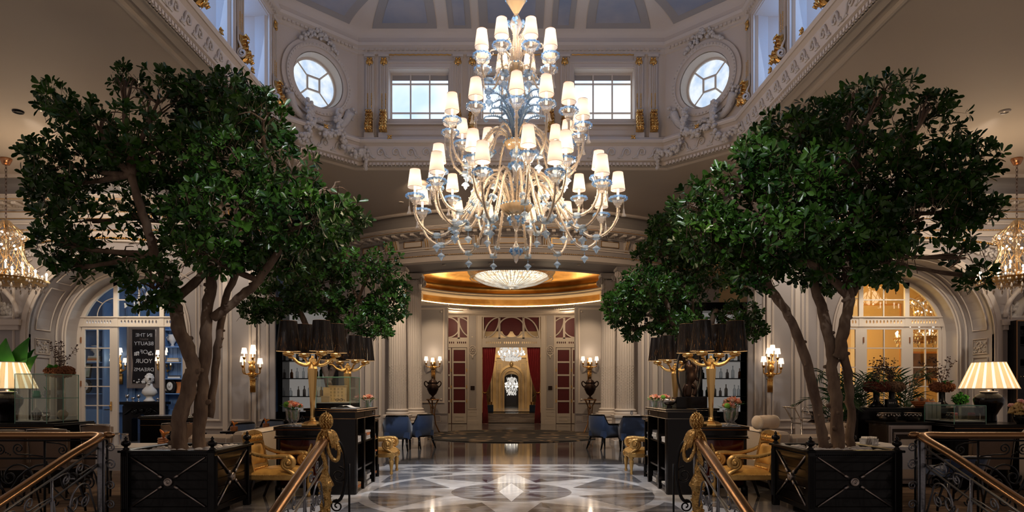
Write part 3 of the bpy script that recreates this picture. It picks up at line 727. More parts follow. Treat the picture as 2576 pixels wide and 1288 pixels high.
# ---- side walls with deep arched recesses
ZC=2.6; XA=8.57; R1=1.63; R2=1.42; R3=1.37
def archloop(x,r,zc=ZC,z0=0,n=28): return [(x-r,z0)]+[(x+r*cos(PI-PI*i/n),zc+r*sin(PI*i/n)) for i in range(n+1)]+[(x+r,z0)]
ORD=0
for s in (-1,1):
    side=('left','right')[s>0]
    b=MB(T(0,13.9,0)); 
    x0,x1=(5.0,13) if s>0 else (-13,-5.0)
    nx=s*11.55; nr=1.13
    holes=[archloop(s*XA,R1,z0=.0001)]
    holes.append([(nx-nr,2.95)]+[(nx+nr*cos(PI-PI*i/20),2.95+.85*sin(PI*i/20)) for i in range(21)]+[(nx+nr,2.95)])
    b.plate([rect(x0,0,x1,4.66)]+holes,.06,0)
    if s>0: pass
    S_(b,'wall_'+side,M_wall)
    # mouldings round the recess
    b=MB(T(0,13.9,0))
    for ra,rb,t in ((R1,R1+.05,.02),(R1+.05,R1+.13,.045),(R1+.13,R1+.17,.025)):
        A=archloop(s*XA,rb); B=archloop(s*XA,ra,z0=0)[::-1]; b.plate([A+B],t,-t)
    b.frame(s*XA-2.35,.9,s*XA-1.92,4.0,.05,.02) ; b.frame(s*XA+1.9,.9,s*XA+2.0,4.0,.03,.02)
    for u,v in ((5.12,5.35),(5.5,5.95),(6.13,6.5)): b.frame(s*v if s<0 else s*u,.75,s*u if s<0 else s*v,4.35,.045,.025)
    b.box(min(s*5.98,s*6.08),-.05,0,max(s*5.98,s*6.08),0,4.5); b.box(min(s*5.38,s*5.46),-.05,0,max(s*5.38,s*5.46),0,4.5)
    b.box(min(s*5.0,s*6.9),-.05,0,max(s*5.0,s*6.9),0,.28); b.box(min(s*5.0,s*6.9),-.03,.60,max(s*5.0,s*6.9),0,.64)
    S_(b,'trim_%d'%(50+ORD),M_trim); ORD+=1
    # spandrel: beaded segmental arch, relief band, lattice
    b=MB(T(0,13.86,0)); g=MB(T(0,13.82,0)); rl=MB(T(0,13.86,0))
    ar=[(s*XA+9*sin(t),4.62-9*(1-cos(t))) for t in [math.radians(-19+38*i/60) for i in range(61)]]
    b.tube([(x,-.0,z+.03) for x,z in ar],.035,6); b.tube([(x,-.0,z-.05) for x,z in ar],.03,6)
    for i in range(60):
        for q in (0,.5): x=ar[i][0]*(1-q)+ar[i+1][0]*q; z=ar[i][1]*(1-q)+ar[i+1][1]*q; g.ball((x,0,z-.005),.024,5,3,(1.2,.8,1))
    for i in range(5,56):
        x,z=ar[i]; 
        if abs(x-s*XA)<1.0 : continue
        for _ in range(7): rl.ball((x+random.uniform(-.07,.07),0,z-.17+random.uniform(-.08,.07)),random.uniform(.02,.04),5,3)
    for k in range(-8,9):
        x=s*XA+k*.42
        for dx in (-.9,.9):
            pts=[(x+dx*t/10,-.0,4.34-.055*t) for t in range(14)]
            pts=[p for p in pts if (p[0]-s*XA)**2+(p[2]-ZC)**2>(R1+.2)**2 and abs(p[0]-s*XA)<2.2 and p[2]<4.33-.05*(p[0]-s*XA)**2]
            if len(pts)>2: b.tube(pts,.014,4)
    S_(b,'trim_%d'%(52+ORD),M_trim); S_(g,'trim_%d'%(54+ORD),M_gold); S_(rl,'trim_%d'%(56+ORD),M_relief)
    # soffit of the recess: barrel + jambs with panels
    b=MB(); A=archloop(s*XA,R1); B2=archloop(s*XA,R2)
    def bar(A,y0,A2,y1):
        n=len(A); b.add([(x,y0,z) for x,z in A]+[(x,y1,z) for x,z in A2],[(i,i+1,i+1+n,i+n) for i in range(n-1)],False)
    bar(A,13.9,A,14.7); bar(A,14.7,archloop(s*XA,R1-.05),14.73); bar(archloop(s*XA,R1-.05),14.73,archloop(s*XA,R2+.03),14.73); bar(archloop(s*XA,R2+.03),14.73,B2,14.76); bar(B2,14.76,B2,15.15)
    S_(b,'wall_%s_recess'%side,M_wall)
    b=MB()
    for rr,yy in ((R1-.03,14.70),(R2+.06,14.72),(R2+.01,14.74)):
        b.tube([(x,yy,z) for x,z in archloop(s*XA,rr,n=40)],.022,6)
    for a0,a1 in ((4,38),(44,136),(142,176)):
        la=[(s*XA+(R1-.015)*cos(math.radians(a0+(a1-a0)*i/14)),ZC+(R1-.015)*sin(math.radians(a0+(a1-a0)*i/14))) for i in range(15)]
        b.tube([(x,14.08,z) for x,z in la]+[(x,14.52,z) for x,z in la[::-1]],.014,4,closed=True)
    for q in (-1,1):
        x=s*XA+q*(R1-.012)
        for z0,z1 in ((2.20,2.52),(.9,2.12),(.15,.8)):
            b.tube([(x,14.08,z0),(x,14.08,z1),(x,14.52,z1),(x,14.52,z0)],.014,4,closed=True)
        for k in range(36): b.ball((x,14.12+random.random()*.36,2.23+random.random()*.26),.018,5,3)
    S_(b,'trim_%d'%(60+ORD),M_trim)
    # arched window and door frame
    b=MB(T(s*XA,15.12,0)); n=28
    ZT0,ZT1=2.87,3.11
    def arcring(r0,r1): return [(r1*cos(PI-PI*i/n),ZC+r1*sin(PI*i/n)) for i in range(n+1)]+[(r0*cos(PI*i/n),ZC+r0*sin(PI*i/n)) for i in range(n+1)]
    b.plate([[( -R2,0)]+arcring(R2-.09,R2)[:n+1]+[(R2,0),(R2-.09,0)]+arcring(R2-.09,R2)[n+1:]+[(-R2+.09,0)]],.07,0)
    w2=math.sqrt((R2-.05)**2-(ZT0-ZC)**2)
    ov=[]
    for c0,c1 in ((-1.22,-.62),(-.44,.44),(.62,1.22)):
        k=9 if c1-c0<.8 else 11
        ov+= [oval(c0+(c1-c0)*(i+.5)/k,ZT0+.115,.02,.042,8) for i in range(k)]
    b.plate([rect(-w2,ZT0,w2,ZT1)]+ov,.05,.01)
    b.box(-w2,-.02,ZT1-.03,w2,.06,ZT1); b.box(-w2,-.02,ZT0,w2,.06,ZT0+.03)
    for x in (-.53,.53): b.box(x-.05,0,0,x+.05,.06,ZC+math.sqrt(R2**2-.53**2)-.03)
    for x in (-1.0 if 0 else -.0,): b.box(x-.012,.02,ZT1,x+.012,.05,ZC+R2-.05)
    b.box(-.48,.02,3.48,.48,.05,3.505)
    for q in (-1,1): # curved glazing bars of the fan
        b.tube([(q*(.55+.42*cos(t)),.035,ZT1+.42*sin(t)*1.0) for t in [PI/2*i/8 for i in range(9)]],.012,4)
        b.tube([(q*.85,.035,ZT1+.30),(q*1.08,.035,ZT1+.42)],.012,4)
    o=S_(b,'window_%d'%(30+ORD),M_trim)
    g=MB(T(s*XA,15.15,0)); g.plate([[( -w2,ZT1)]+[(x,z) for x,z in arcring(1,R2-.05)[:n+1] if z>ZT1]+[(w2,ZT1)]],.006,0); g.build('window_pane',M_glass,o)
    # leaves of the glazed door
    def leaf(x0,x1,name):
        t=MB(T(s*XA,15.12,0)); z0,z1=.02,ZT0-.01; cells=[]
        for c in range(2):
            for r in range(5):
                xa=x0+.07+(x1-x0-.14)*c/2; xb=x0+.07+(x1-x0-.14)*(c+1)/2; za=.62+(z1-.66)*r/5; zb=.62+(z1-.66)*(r+1)/5
                cells.append(rect(xa+.012,za+.012,xb-.012,zb-.012))
        t.plate([rect(x0,z0,x1,z1)]+cells,.04,0); t.frame(x0+.08,.12,x1-.08,.54,.03,.015)
        o=S_(t,name,M_trim)
        p=MB(T(s*XA,15.14,0)); p.box(x0+.05,0,.6,x1-.05,.006,z1-.04); p.build('door_pane',M_glass,o)
        h=MB(T(s*XA,15.12,0))
        for z in (.5,1.5,2.5): h.box(x0-.012,-.02,z,x0+.012,.0,z+.13)
        h.build('hinge',M_copper,o); o2=MB(T(s*XA,15.1,0)); o2.ball((x1-.04,-.02,1.05),.03,8,6); o2.box(x1-.06,-.005,.95,x1-.02,0,1.15); o2.build('door_handle',M_gold,o)
    if s<0: leaf(-1.32,-.58,'door_1')
    else: leaf(-1.32,-.58,'door_2'); leaf(-.48,.0,'door_3') if 0 else leaf(-.48,.48,'door_3'); leaf(.58,1.32,'door_4')
    # lit niche over the side door
    b=MB(T(0,13.95,0)); 
    nn=[(nx-nr,2.95)]+[(nx+nr*cos(PI-PI*i/20),2.95+.85*sin(PI*i/20)) for i in range(21)]+[(nx+nr,2.95)]
    m=len(nn); b.add([(x,0,z) for x,z in nn]+[(nx+(x-nx)*.8,.5,2.95+(z-2.95)*.85) for x,z in nn],[(i,i+1,i+1+m,i+m) for i in range(m-1)]+[(0,m,2*m-1,m-1)],False)
    b.add([(nx+(x-nx)*.8,.5,2.95+(z-2.95)*.85) for x,z in nn],[tuple(range(m))]); S_(b,'wall_%s_niche'%side,M_trim)
    b=MB(T(0,13.9,0)); b.tube([(x,-.02,z) for x,z in nn],.05,6); b.box(nx-nr-.1,-.12,2.78,nx+nr+.1,0,2.9); b.box(nx-nr-.05,-.08,2.68,nx+nr+.05,0,2.78)
    S_(b,'trim_%d'%(64+ORD),M_trim)
    lamp('POINT',(nx-s*.3,14.05,3.1),5,(1,.93,.82),.05)
    t=thing('niche_sculpture','white plaster figure group lit from below inside the %s wall niche'%side,'sculpture',(nx-s*.55,14.1,2.96))
    b=MB(); blob(b,[(-.45,0,.12),(0,-.02,.25),(.4,0,.12)],lambda t:.12,30,.05)
    b.tube(smoothpts([(-.2,0,.0),(-.12,0,.25),(.02,-.03,.42),(.0,0,.55)],4),[.09,.10,.11,.11,.10,.10,.09,.09,.08,.06,.05,.04,.04],8)
    b.ball((.0,-.02,.60),.07,8,6); b.box(-.5,-.1,0,.5,.12,.04); b.build('figure_group',M_stone,t)
    # return wall toward the colonnade and the wall behind the columns
    b=MB(T(s*5.95,0,0,PI/2)); b.plate([rect(13.96,0,18.6,4.66)],.08,-.04); S_(b,'wall_%s_return'%side,M_wall); b=MB(); b.box(min(s*4.98,s*6),13.95,4.66,max(s*4.98,s*6),18.6,4.72); S_(b,'ceiling_%s_alcove'%side,M_trim)
    b=MB(T(0,17.75,0)); xa,xb=sorted((s*3.42,s*5.95)); b.plate([rect(xa,0,xb,4.66)],.08,0); S_(b,'wall_%s_end'%side,M_wall)
    b=MB(T(0,17.75,0))
    for u,wd,t in ((3.50,.07,.06),(3.66,.05,.03),(3.80,.14,.05),(4.05,.04,.03),(4.32,.06,.04)): xa,xb=sorted((s*u,s*(u+wd))); b.box(xa,-t,.3,xb,0,4.6)
    b.box(min(s*3.42,s*5),-.08,0,max(s*3.42,s*5),0,.3); S_(b,'trim_%d'%(66+ORD),M_trim)
    # ornament tablet etc.
def beadrow(b,p0,p1,n,r):
    for i in range(n): t=i/(n-1); b.ball(tuple(Vector(p0).lerp(Vector(p1),t)),r,5,3)
# ---- fluted ionic columns
def column(x,y,d,label,z0=.77,first={}):
    if not first:
        t=thing('fluted_column',label,'column',(x,y,0),0,'fluted columns of the round hall')
        b=MB(); b.box(-.34,-.34,0,.34,.34,.10); b.box(-.31,-.31,.10,.31,.31,.69); b.box(-.34,-.34,.69,.34,.34,z0,.01); b.frame(-.22,.18,.22,.62,.03,.012,-.31); b.build('pedestal',M_trim,t)
        b=MB(); b.lathe([(.0,z0),(.30,z0),(.31,z0+.03),(.305,z0+.06),(.27,z0+.07),(.265,z0+.09),(.285,z0+.11),(.285,z0+.13),(.245,z0+.15),(0,z0+.15)],32); b.build('column_base',M_trim,t)
        b=MB(); prof=[(.235,z0+.15),(.232,z0+.9),(.232,z0+1.6),(.225,2.9),(.205,4.22)]
        n=96; vs=[]
        for r,z in prof:
            for i in range(n):
                a=2*PI*i/n; q=(i%4); rr=r-(0 if q in(0,) else (.014 if q==2 else .011)); vs.append((rr*cos(a),rr*sin(a),z))
        b.add(vs,[(j*n+i,j*n+(i+1)%n,(j+1)*n+(i+1)%n,(j+1)*n+i) for j in range(len(prof)-1) for i in range(n)])
        for i in range(24):   # reeded lower third with husks
            a=2*PI*(i+.5)/24
            for z in (z0+.3+.075*k for k in range(14)): b.ball((.226*cos(a),.226*sin(a),z+(i%2)*.03),.0075,4,3,(1,1,2.4))
        b.build('shaft',M_trim,t)
        b=MB(); b.lathe([(.205,4.22),(.225,4.24),(.225,4.26),(.215,4.28),(.23,4.38),(.26,4.46)],32)
        b.box(-.27,-.27,4.58,.27,.27,4.66,.015); b.box(-.24,-.24,4.5,.24,.24,4.58)
        for sx in (-1,1):
            for sy in (-1,1):
                ring=[(u,v) for u,v in spiral(0,0,.095,.02,PI/2,sx*-1.9)]
                b.tube([(sx*.23+u*.85,sy*(.25)-0,4.44+v) for u,v in ring],[.026-.014*i/len(ring) for i in range(len(ring))],6)
                ring=[(u,v) for u,v in spiral(0,0,.095,.02,PI/2,sy*-1.9)]
                b.tube([(sx*.25,sy*.23+u*.85,4.44+v) for u,v in ring],[.026-.014*i/len(ring) for i in range(len(ring))],6)
                b.cyl((sx*.23,sy*.20-.02,4.44),.035,.04,10,'y')
            for k in range(5): b.ball((sx*.17,-.235,4.34-k*.05),.03-.003*k,6,4); b.ball((sx*.17,.235,4.34-k*.05),.03-.003*k,6,4)
        for k in range(7): b.ball((-.12+.04*k,-.24,4.46-.03*sin(PI*k/6)),.025,6,4)
        b.build('capital',M_trim,t); first['o']=t
    else: dup(first['o'],(x,y,0),0,label)
for s in (-1,1):
    sd=('left','right')[s>0]
    column(s*3.02,17.45,.46,'fluted white ionic column on the %s, the nearer and outer of its pair'%sd)
    column(s*2.74,18.45,.46,'fluted white ionic column on the %s, the further and inner of its pair'%sd)
# ================= ROUND HALL =================
def half(prof,a0,a1,m,name,n=64,smooth=False): b=MB(); b.lathe(prof,n,(RC[0],RC[1],0),'z',smooth,a0=a0,a1=a1); return S_(b,name,m)
half([(4.30,4.50),(4.30,4.56),(4.22,4.58),(4.22,4.64),(4.14,4.66),(4.14,4.72),(4.10,4.76),(4.10,4.80),(4.45,4.86)],0,PI,M_trim,'trim_80')
b=MB()
for i in range(150):
    a=PI*(i+.5)/150; b.M=T(RC[0]+4.14*cos(a),RC[1]+4.14*sin(a),0,a); b.box(-.03,-.022,4.66,.02,.022,4.71)
S_(b,'trim_81',M_trim)
half([(4.45,4.86),(4.45,5.14)],0,PI,M_goldleaf,'trim_82')
half([(4.45,5.14),(4.15,5.16),(4.10,5.20),(4.10,5.25),(4.02,5.28),(4.02,5.32),(4.10,5.34)],0,2*PI,M_trim,'trim_83',96)
half([(4.9,4.80),(4.45,5.14)],PI,2*PI,M_goldleaf,'trim_84')
half([(4.10,5.33),(4.18,5.40),(4.22,5.50),(4.12,5.62),(3.85,5.70),(3.5,5.74),(3.4,5.82),(2.6,5.95),(1.5,6.02),(0,6.05)],0,2*PI,M_goldleaf,'ceiling_dome',96,True)
lamp('SPOT',(0,20.0,5.3),95,(1,.72,.4),.1,(0,26.8,5.2),130,.8,'dome_fill')  # added spot without a fitting, brightens the far side of the dome
b=MB(); b.tube([(RC[0]+4.2*sin(math.radians(a)),RC[1]+4.2*cos(math.radians(a)),4.845) for a in range(-70,71,4)],.014,6); S_(b,'trim_85',emitmat('cove_strip_light',(1,.66,.30),16))
# crystal ceiling chandelier
t=thing('crystal_ceiling_light','wide shallow crystal ceiling light under the gold dome of the round hall','chandelier',(0,RC[1],5.55))
b=MB(); b.lathe([(1.5,.10),(1.52,.12),(1.5,.16),(1.40,.16),(1.4,.10)],48); b.lathe([(.15,.0),(.15,.5)],12); b.build('metal_ring',M_goldm,t)
b=MB(); n=110
for i in range(n):
    a=2*PI*i/n
    b.tube([(1.48*cos(a),1.48*sin(a),.10),(1.50*cos(a),1.50*sin(a),-.08),(1.36*cos(a),1.36*sin(a),-.27)],.013,4)
    if i%2==0: b.tube([(1.3*cos(a),1.3*sin(a),-.27),(.95*cos(a),.95*sin(a),-.44),(.5*cos(a),.5*sin(a),-.55),(.15*cos(a),.15*sin(a),-.62)],.02,4)
    b.ball((1.42*cos(a),1.42*sin(a),-.30),.025,5,3)
b.build('crystal_drops',M_crystal,t,kind='stuff')
b=MB(); b.lathe([(1.25,-.20),(.9,-.36),(.5,-.48),(.3,-.58),(.0,-.62)],40); b.build('lit_bowl',emitmat('lit_crystal',(.55,.36,.18),1.7,(1,.92,.75),9),t)
# piers
PIERX=(2.17,3.42)
for s in (-1,1):
    sd=('left','right')[s>0]; xa,xb=sorted((s*PIERX[0],s*PIERX[1]))
    b=MB(T(0,22.3,0)); b.box(xa,0,0,xb,.35,4.34); b.box(xa-.02,-.04,0,xb+.02,0,.25); b.box(xa,-.03,.62,xb,0,.66)
    S_(b,'wall_pier_%s'%sd,M_wall)
    b=MB(T(0,22.3,0)); b.frame(min(s*2.27,s*3.2),.98,max(s*2.27,s*3.2),4.2,.05,.03)
    for u in (2.38,3.08):
        for z in (1.1,4.08): b.ball((s*u,-.01,z),.035,8,4)
    b.frame(min(s*2.4,s*3.0),.34,max(s*2.4,s*3.0),.56,.02,.012); b.box(xa-.03,-.05,4.28,xb+.03,.4,4.34); S_(b,'trim_%d'%(90+s),M_trim)
    b=MB(); xa,xb=sorted((s*3.42,s*3.5)); b.box(xa,22.3,0,xb,28,5.2); xa,xb=sorted((s*3.42,s*6)); b.box(xa,22.3,0,xb,22.4,4.5); S_(b,'wall_%s_far'%sd,M_wall)
b=MB(); b.box(-3.5,26.4,4.60,3.5,28,4.66); S_(b,'ceiling_far',M_trim)
# door wall
YD=27.9
def PZ(py,Y=YD): return EYE-(py-HY)*Y/FPX
def PX_(px,Y=YD): return (px-1288.5)*Y/FPX
b=MB(T(0,YD,0)); zt=PZ(774); z1=3.24
holes=[rect(-1.25,.001,1.25,PZ(797)+.0)]
for s in (-1,1): holes.append(rect(*( (s*PX_(1400),.001,s*PX_(1480),PZ(797)) if s>0 else (-PX_(1480),.001,-PX_(1400),PZ(797)))))
b.plate([rect(-3.42,0,3.42,zt)]+holes,.12,0); S_(b,'wall_back_far',M_trim)
# fretwork over the doors
def fan(cx,w,z0,z1):
    """outer rect with circles and crossing arcs"""
    b=MB(T(cx,YD+.02,0)); h=z1-z0; f=.05
    b.plate([rect(-w,z0,w,z1),rect(-w+f,z0+f,w-f,z1-f)],.05,0)
    for x in (-w*.42,w*.42): b.box(x-.045,0,z0,x+.045,.05,z1)
    zc=(z0+z1)/2
    b.plate([oval(0,zc,w*.46,h*.5-.02,32),oval(0,zc,w*.46-.05,h*.5-.07,32)],.06,-.01)
    for s in (-1,1):
        for up in (0,1):
            pts=[]
            for i in range(9):
                a=PI/2*i/8
                if up==0: pts.append((s*(w-.06-(w*.55)*(1-cos(a)) ) , z0+f+(h-2*f)*sin(a)))
                else: pts.append((s*(w*.42+(w*.50)*(1-cos(a))), z1-f-(h-2*f)*sin(a)))
            b.tube([(x,.02,z) for x,z in pts],.032,6)
        b.ball((s*(w-.13),0,z0+f+.02),.05,8,5)
    return b
zf0,zf1=PZ(852),PZ(795)
for q,cx in enumerate((0,-2.75,2.75)):
    S_(fan(cx,1.22,zf0,zf1),'window_%d'%(40+q),M_trim)
    b=MB(T(cx,YD+.02,0)); ov=[oval(-1.1+2.2*(i+.5)/26,(zf0+3.24)/2+.02,.026,.05,8) for i in range(26) if i not in (8,17)]
    b.plate([rect(-1.25,3.24,1.25,zf0)]+ov,.05,0); S_(b,'trim_%d'%(100+q),M_trim)
    if q: b=MB(); b.box(cx-1.25,YD+.08,0,cx+1.25,YD+.10,zf1); tag(b.build('red_curtain',M_redgl),'dark red curtain behind the glazed double door %s of the open doorway'%('left','right')[cx>0],'curtain')
# swag of red velvet behind the central fanlight
b=MB(); b.box(-1.2,YD+.09,zf0+.32,1.2,YD+.12,zf1)
for k in range(3):
    cx=-.4+.4*k; b.lathe([(0,0),(.2,0)],4,(0,0,-9)) if 0 else None
pts=[(-1.2,zf0+.5)]+[(-.45+.9*i/24,zf0+.42-.30*abs(sin(PI*i/12))) for i in range(25)]+[(1.2,zf0+.5)]
b.M=T(0,YD+.08,0); b.plate([pts+[(1.2,zf1),(-1.2,zf1)]],.03,0)
tag(b.build('curtain_valance',M_redgl),'scalloped red velvet valance seen through the central fanlight','curtain')
# glazed side doors, each leaf a door
k=5
for s in (-1,1):
    for pa,pb in ((1401,1438),(1440,1477)):
        xa,xb=sorted((s*PX_(pa),s*PX_(pb))); b=MB(T(0,YD+.01,0)); z0=.02; cells=[]
        for r in range(5):
            za=PZ(1042)+ (PZ(878)-PZ(1042))*r/5; zb=PZ(1042)+(PZ(878)-PZ(1042))*(r+1)/5; cells.append(rect(xa+.065,za+.035,xb-.065,zb-.035))
        b.plate([rect(xa,z0,xb,3.22)]+cells,.05,0); b.frame(xa+.12,.12,xb-.12,.32,.03,.015)
        o=S_(b,'door_%d'%k,M_trim); k+=1
        h=MB(T(0,YD,0)); 
        for z in (.9,1.5,2.2): h.box((xa if s>0 else xb)-.02,-.02,z,(xa if s>0 else xb)+.02,.01,z+.14)
        h.build('hinge',M_gold,o); p=MB(T(0,YD+.03,0)); p.box(xa+.08,0,.35,xb-.08,.01,3.15); p.build('door_pane',M_redgl,o)
# pilaster panels between the doors, with rosettes
b=MB(T(0,YD,0)); 
for s in (-1,1):
    x0,x1=sorted((s*PX_(1375),s*PX_(1397)))
    b.frame(x0,PZ(1030),x1,PZ(790),.035,.025); xc=(x0+x1)/2; zr=PZ(882)
    b.plate([oval(xc,zr,.17,.22,20),oval(xc,zr,.145,.19,20)],.04,-.04)
    for a in range(8): t=a*PI/4; b.ball((xc+.085*cos(t),-.03,zr+.11*sin(t)),.032,6,4)
    b.ball((xc,-.04,zr),.04,6,4); b.tube([(xc,-.02,zr-.2),(xc,-.03,zr-.36)],[.05,.015],6)
    b.frame(x0+.02,PZ(1047),x1-.02,PZ(1036),.015,.01)
    b.box(x0-.05,-.03,0,x1+.05,0,.12)
S_(b,'trim_110',M_trim)
b=MB(T(0,YD,0))
for s in (-1,1):
    x0,x1=sorted((s*PX_(1375),s*PX_(1397))); b.box(x0+.04,-.012,PZ(1026),x1-.04,0,PZ(794))
S_(b,'trim_111',M_wall)
for s in (-1,1):
    b=MB(); xc=s*PX_(1386); b.cbox((xc,YD-.03,PZ(976)),(.17,.03,.17),.005)
    tag(b.build('wall_plaque',M_bronze),'small square bronze plaque %s of the open doorway'%('left','right')[s>0],'plaque')
# red door curtains tied back
for s in (-1,1):
    t=thing('velvet_curtain','red velvet curtain tied back on the %s of the open doorway'%('left','right')[s>0],'curtain',(s*1.22,YD+.15,0))
    b=MB(); rows=[]; N=28
    for z,wi,wo in ((3.25,.56,0),(3.0,.54,0),(2.6,.50,0),(2.2,.44,0),(1.8,.34,0),(1.5,.22,.01),(1.32,.13,.02),(1.15,.15,.01),(.9,.19,0),(.5,.22,0),(.0,.24,0)):
        rows.append([( -s*(wo+wi*i/N), -.04+.035*sin(i*1.55), z) for i in range(N+1)])
    vs=[p for r in rows for p in r]; b.add(vs,[(j*(N+1)+i,j*(N+1)+i+1,(j+1)*(N+1)+i+1,(j+1)*(N+1)+i) for j in range(len(rows)-1) for i in range(N)],True)
    b.build('drape',M_redcur,t,solid=.01); b=MB(); b.tube([(-s*.0,-.08,1.36),(-s*.08,-.1,1.30),(-s*.17,-.08,1.33)],.025,6); b.build('tieback',M_gold,t)
# gold room beyond
b=MB(); b.box(-3.4,28.05,-.02,3.4,44,-.0); S_(b,'floor_far',M_tan)
b=MB()
for i in range(3): b.box(-1.15,28.7+.35*i,.0+.13*i,1.15,32,.13*(i+1))
b.box(-3.4,30.5,0,3.4,44,.39); S_(b,'trim_112',M_tan)
b=MB(); b.box(-3.5,28,0,-3.4,45,5); b.box(3.4,28,0,3.5,45,5); b.box(-3.5,28,4.9,3.5,45,5); S_(b,'wall_gold_sides',M_goldw)
YG=38.0; b=MB(T(0,YG,0)); 
def px2(px,Y=YG): return (px-1288.5)*Y/FPX
oz=lambda y: EYE-(y-HY)*YG/FPX
op=[(-.40,.39)]+[(-.40,2.1)]+[(.40*cos(PI-PI*i/10),2.15+.22*sin(PI*i/10)) for i in range(11)]+[(.40,2.1),(.40,.39)]
b.plate([rect(-3.4,.39,3.4,4.9),op],.1,0)
S_(b,'wall_gold_back',M_goldw)
b=MB(T(0,YG,0))
def ring2(r0,r1,zc,z0): return [(-r1,z0)]+[(r1*cos(PI-PI*i/16),zc+r1*sin(PI*i/16)) for i in range(17)]+[(r1,z0),(r0,z0)]+[(r0*cos(PI*i/16),zc+r0*sin(PI*i/16)) for i in range(17)]+[(-r0,z0)]
b.plate([ring2(.62,.74,2.15,.39)],.10,-.10); b.plate([ring2(.42,.50,2.12,.39)],.07,-.07)
for s in (-1,1):
    b.box(s*.98-.09,-.14,.39,s*.98+.09,0,3.1); b.box(s*1.0-.14,-.2,3.1,s*1.0+.14,0,3.3); b.frame(min(s*.55,s*.8)-.02,2.6,max(s*.55,s*.8)+.02,3.0,.03,.02)
b.box(-3,-.12,3.3,3,0,3.5); b.ball((0,-.12,2.92),.11,8,6,(1,.6,1.4))
for s in (-1,1): b.frame(min(s*1.25,s*1.8),.6,max(s*1.25,s*1.8),3.0,.05,.03)
S_(b,'trim_113',mat('gold_moulding',(.62,.42,.2),.35,.5))
b=MB(); b.box(-.45,YG+.1,.39,.45,YG+5,.4); b.box(-1.5,44,.3,1.5,44.1,4); S_(b,'wall_gold_end',M_darkw)
for s in (-1,1):
    t=thing('marble_pillar','dark veined marble pillar on the %s of the gold room'%('left','right')[s>0],'pillar',(s*1.22,33.4,.39))
    b=MB(); b.box(-.17,-.17,.2,.17,.17,3.0); b.build('shaft',marble('black_gold_marble',(.01,.008,.006),(.10,.05,.02),3,stretch=(2,2,.5)),t) if s<0 else b.build('shaft',bpy.data.materials['black_gold_marble'],t)
    b=MB(); b.box(-.2,-.2,0,.2,.2,.2); b.box(-.2,-.2,3,.2,.2,3.2); b.build('pillar_base',M_goldm,t)
    t=thing('planter_box','dark blue planter box with gold bowl on the %s side of the far steps'%('left','right')[s>0],'planter',(s*1.02,31.3,.39))
    b=MB(); b.box(-.16,-.16,0,.16,.16,.34,.01); b.build('box',M_blue,t); b=MB(); b.cyl((0,0,.34),.10,.14,16); b.build('gold_bowl',M_goldm,t)
    b=MB(); b.tube([(0,0,.45),(s*-.03,0,.65),(s*.12,0,.8)],.012,5); b.tube([(0,0,.45),(s*.03,0,.6),(s*.02,0,.75)],.01,5); b.build('branch',M_bark,t)
def crystal_ch(name,label,loc,R,H,nb,seed):
    t=thing(name,label,'chandelier',loc); random.seed(seed)
    b=MB(); b.tube([(0,0,-H),(0,0,H*1.6)],.03,6)
    for k in range(12):
        a=2*PI*k/12; b.tube([(0,0,-.3*H),(R*.5*cos(a),R*.5*sin(a),-.6*H),(R*cos(a),R*sin(a),-.1*H),(R*cos(a),R*sin(a),.1*H)],.018,5)
    b.build('crystal_frame',M_crystal,t)
    b=MB()
    for _ in range(nb):
        a=random.uniform(0,2*PI); z=random.uniform(-1,.8); r=R*math.sqrt(random.random())*(1-.35*abs(z)); b.ball((r*cos(a),r*sin(a),z*H),random.uniform(.018,.035),4,3,(1,1,1.7))
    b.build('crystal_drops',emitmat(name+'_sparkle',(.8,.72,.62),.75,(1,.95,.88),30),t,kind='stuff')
    b=MB()
    for k in range(18):
        a=2*PI*k/18; b.ball((R*.9*cos(a),R*.9*sin(a),H*.15*(1 if k%2 else -.9)),.035,6,4,(1,1,1.6))
    b.build('bulb',M_bulb,t)
    return t
crystal_ch('crystal_chandelier','large crystal chandelier hanging in the gold room beyond the doorway',(0,33.2,3.3),.72,.38,420,3)
crystal_ch('crystal_chandelier','small crystal chandelier standing in for the mirror reflection of the large one',(0,41.5,1.75),.42,.62,300,4)  # stands in for the chandelier's reflection in the arched mirror
lamp('SPOT',(0,29.5,4.6),330,(1,.78,.50),.1,(0,38,1.8),70,.8,'gold_room_fill'); lamp('SPOT',(0,34.5,4.7),170,(1,.76,.48),.1,(0,38,1.4),110,.8,'gold_room_fill'); lamp('SPOT',(0,39,4.4),60,(1,.75,.45),.1,(0,44,1.0),90,.8,'gold_room_fill')  # spots added to light the gold room, aimed away from the hall floor
for s in (-1,1): lamp('SPOT',(s*1.9,30.5,4.6),150,(1,.7,.36),.1,(s*1.2,33,1),80,.8,'gold_room_fill')  # added spots as well, brightening the gold room's sides
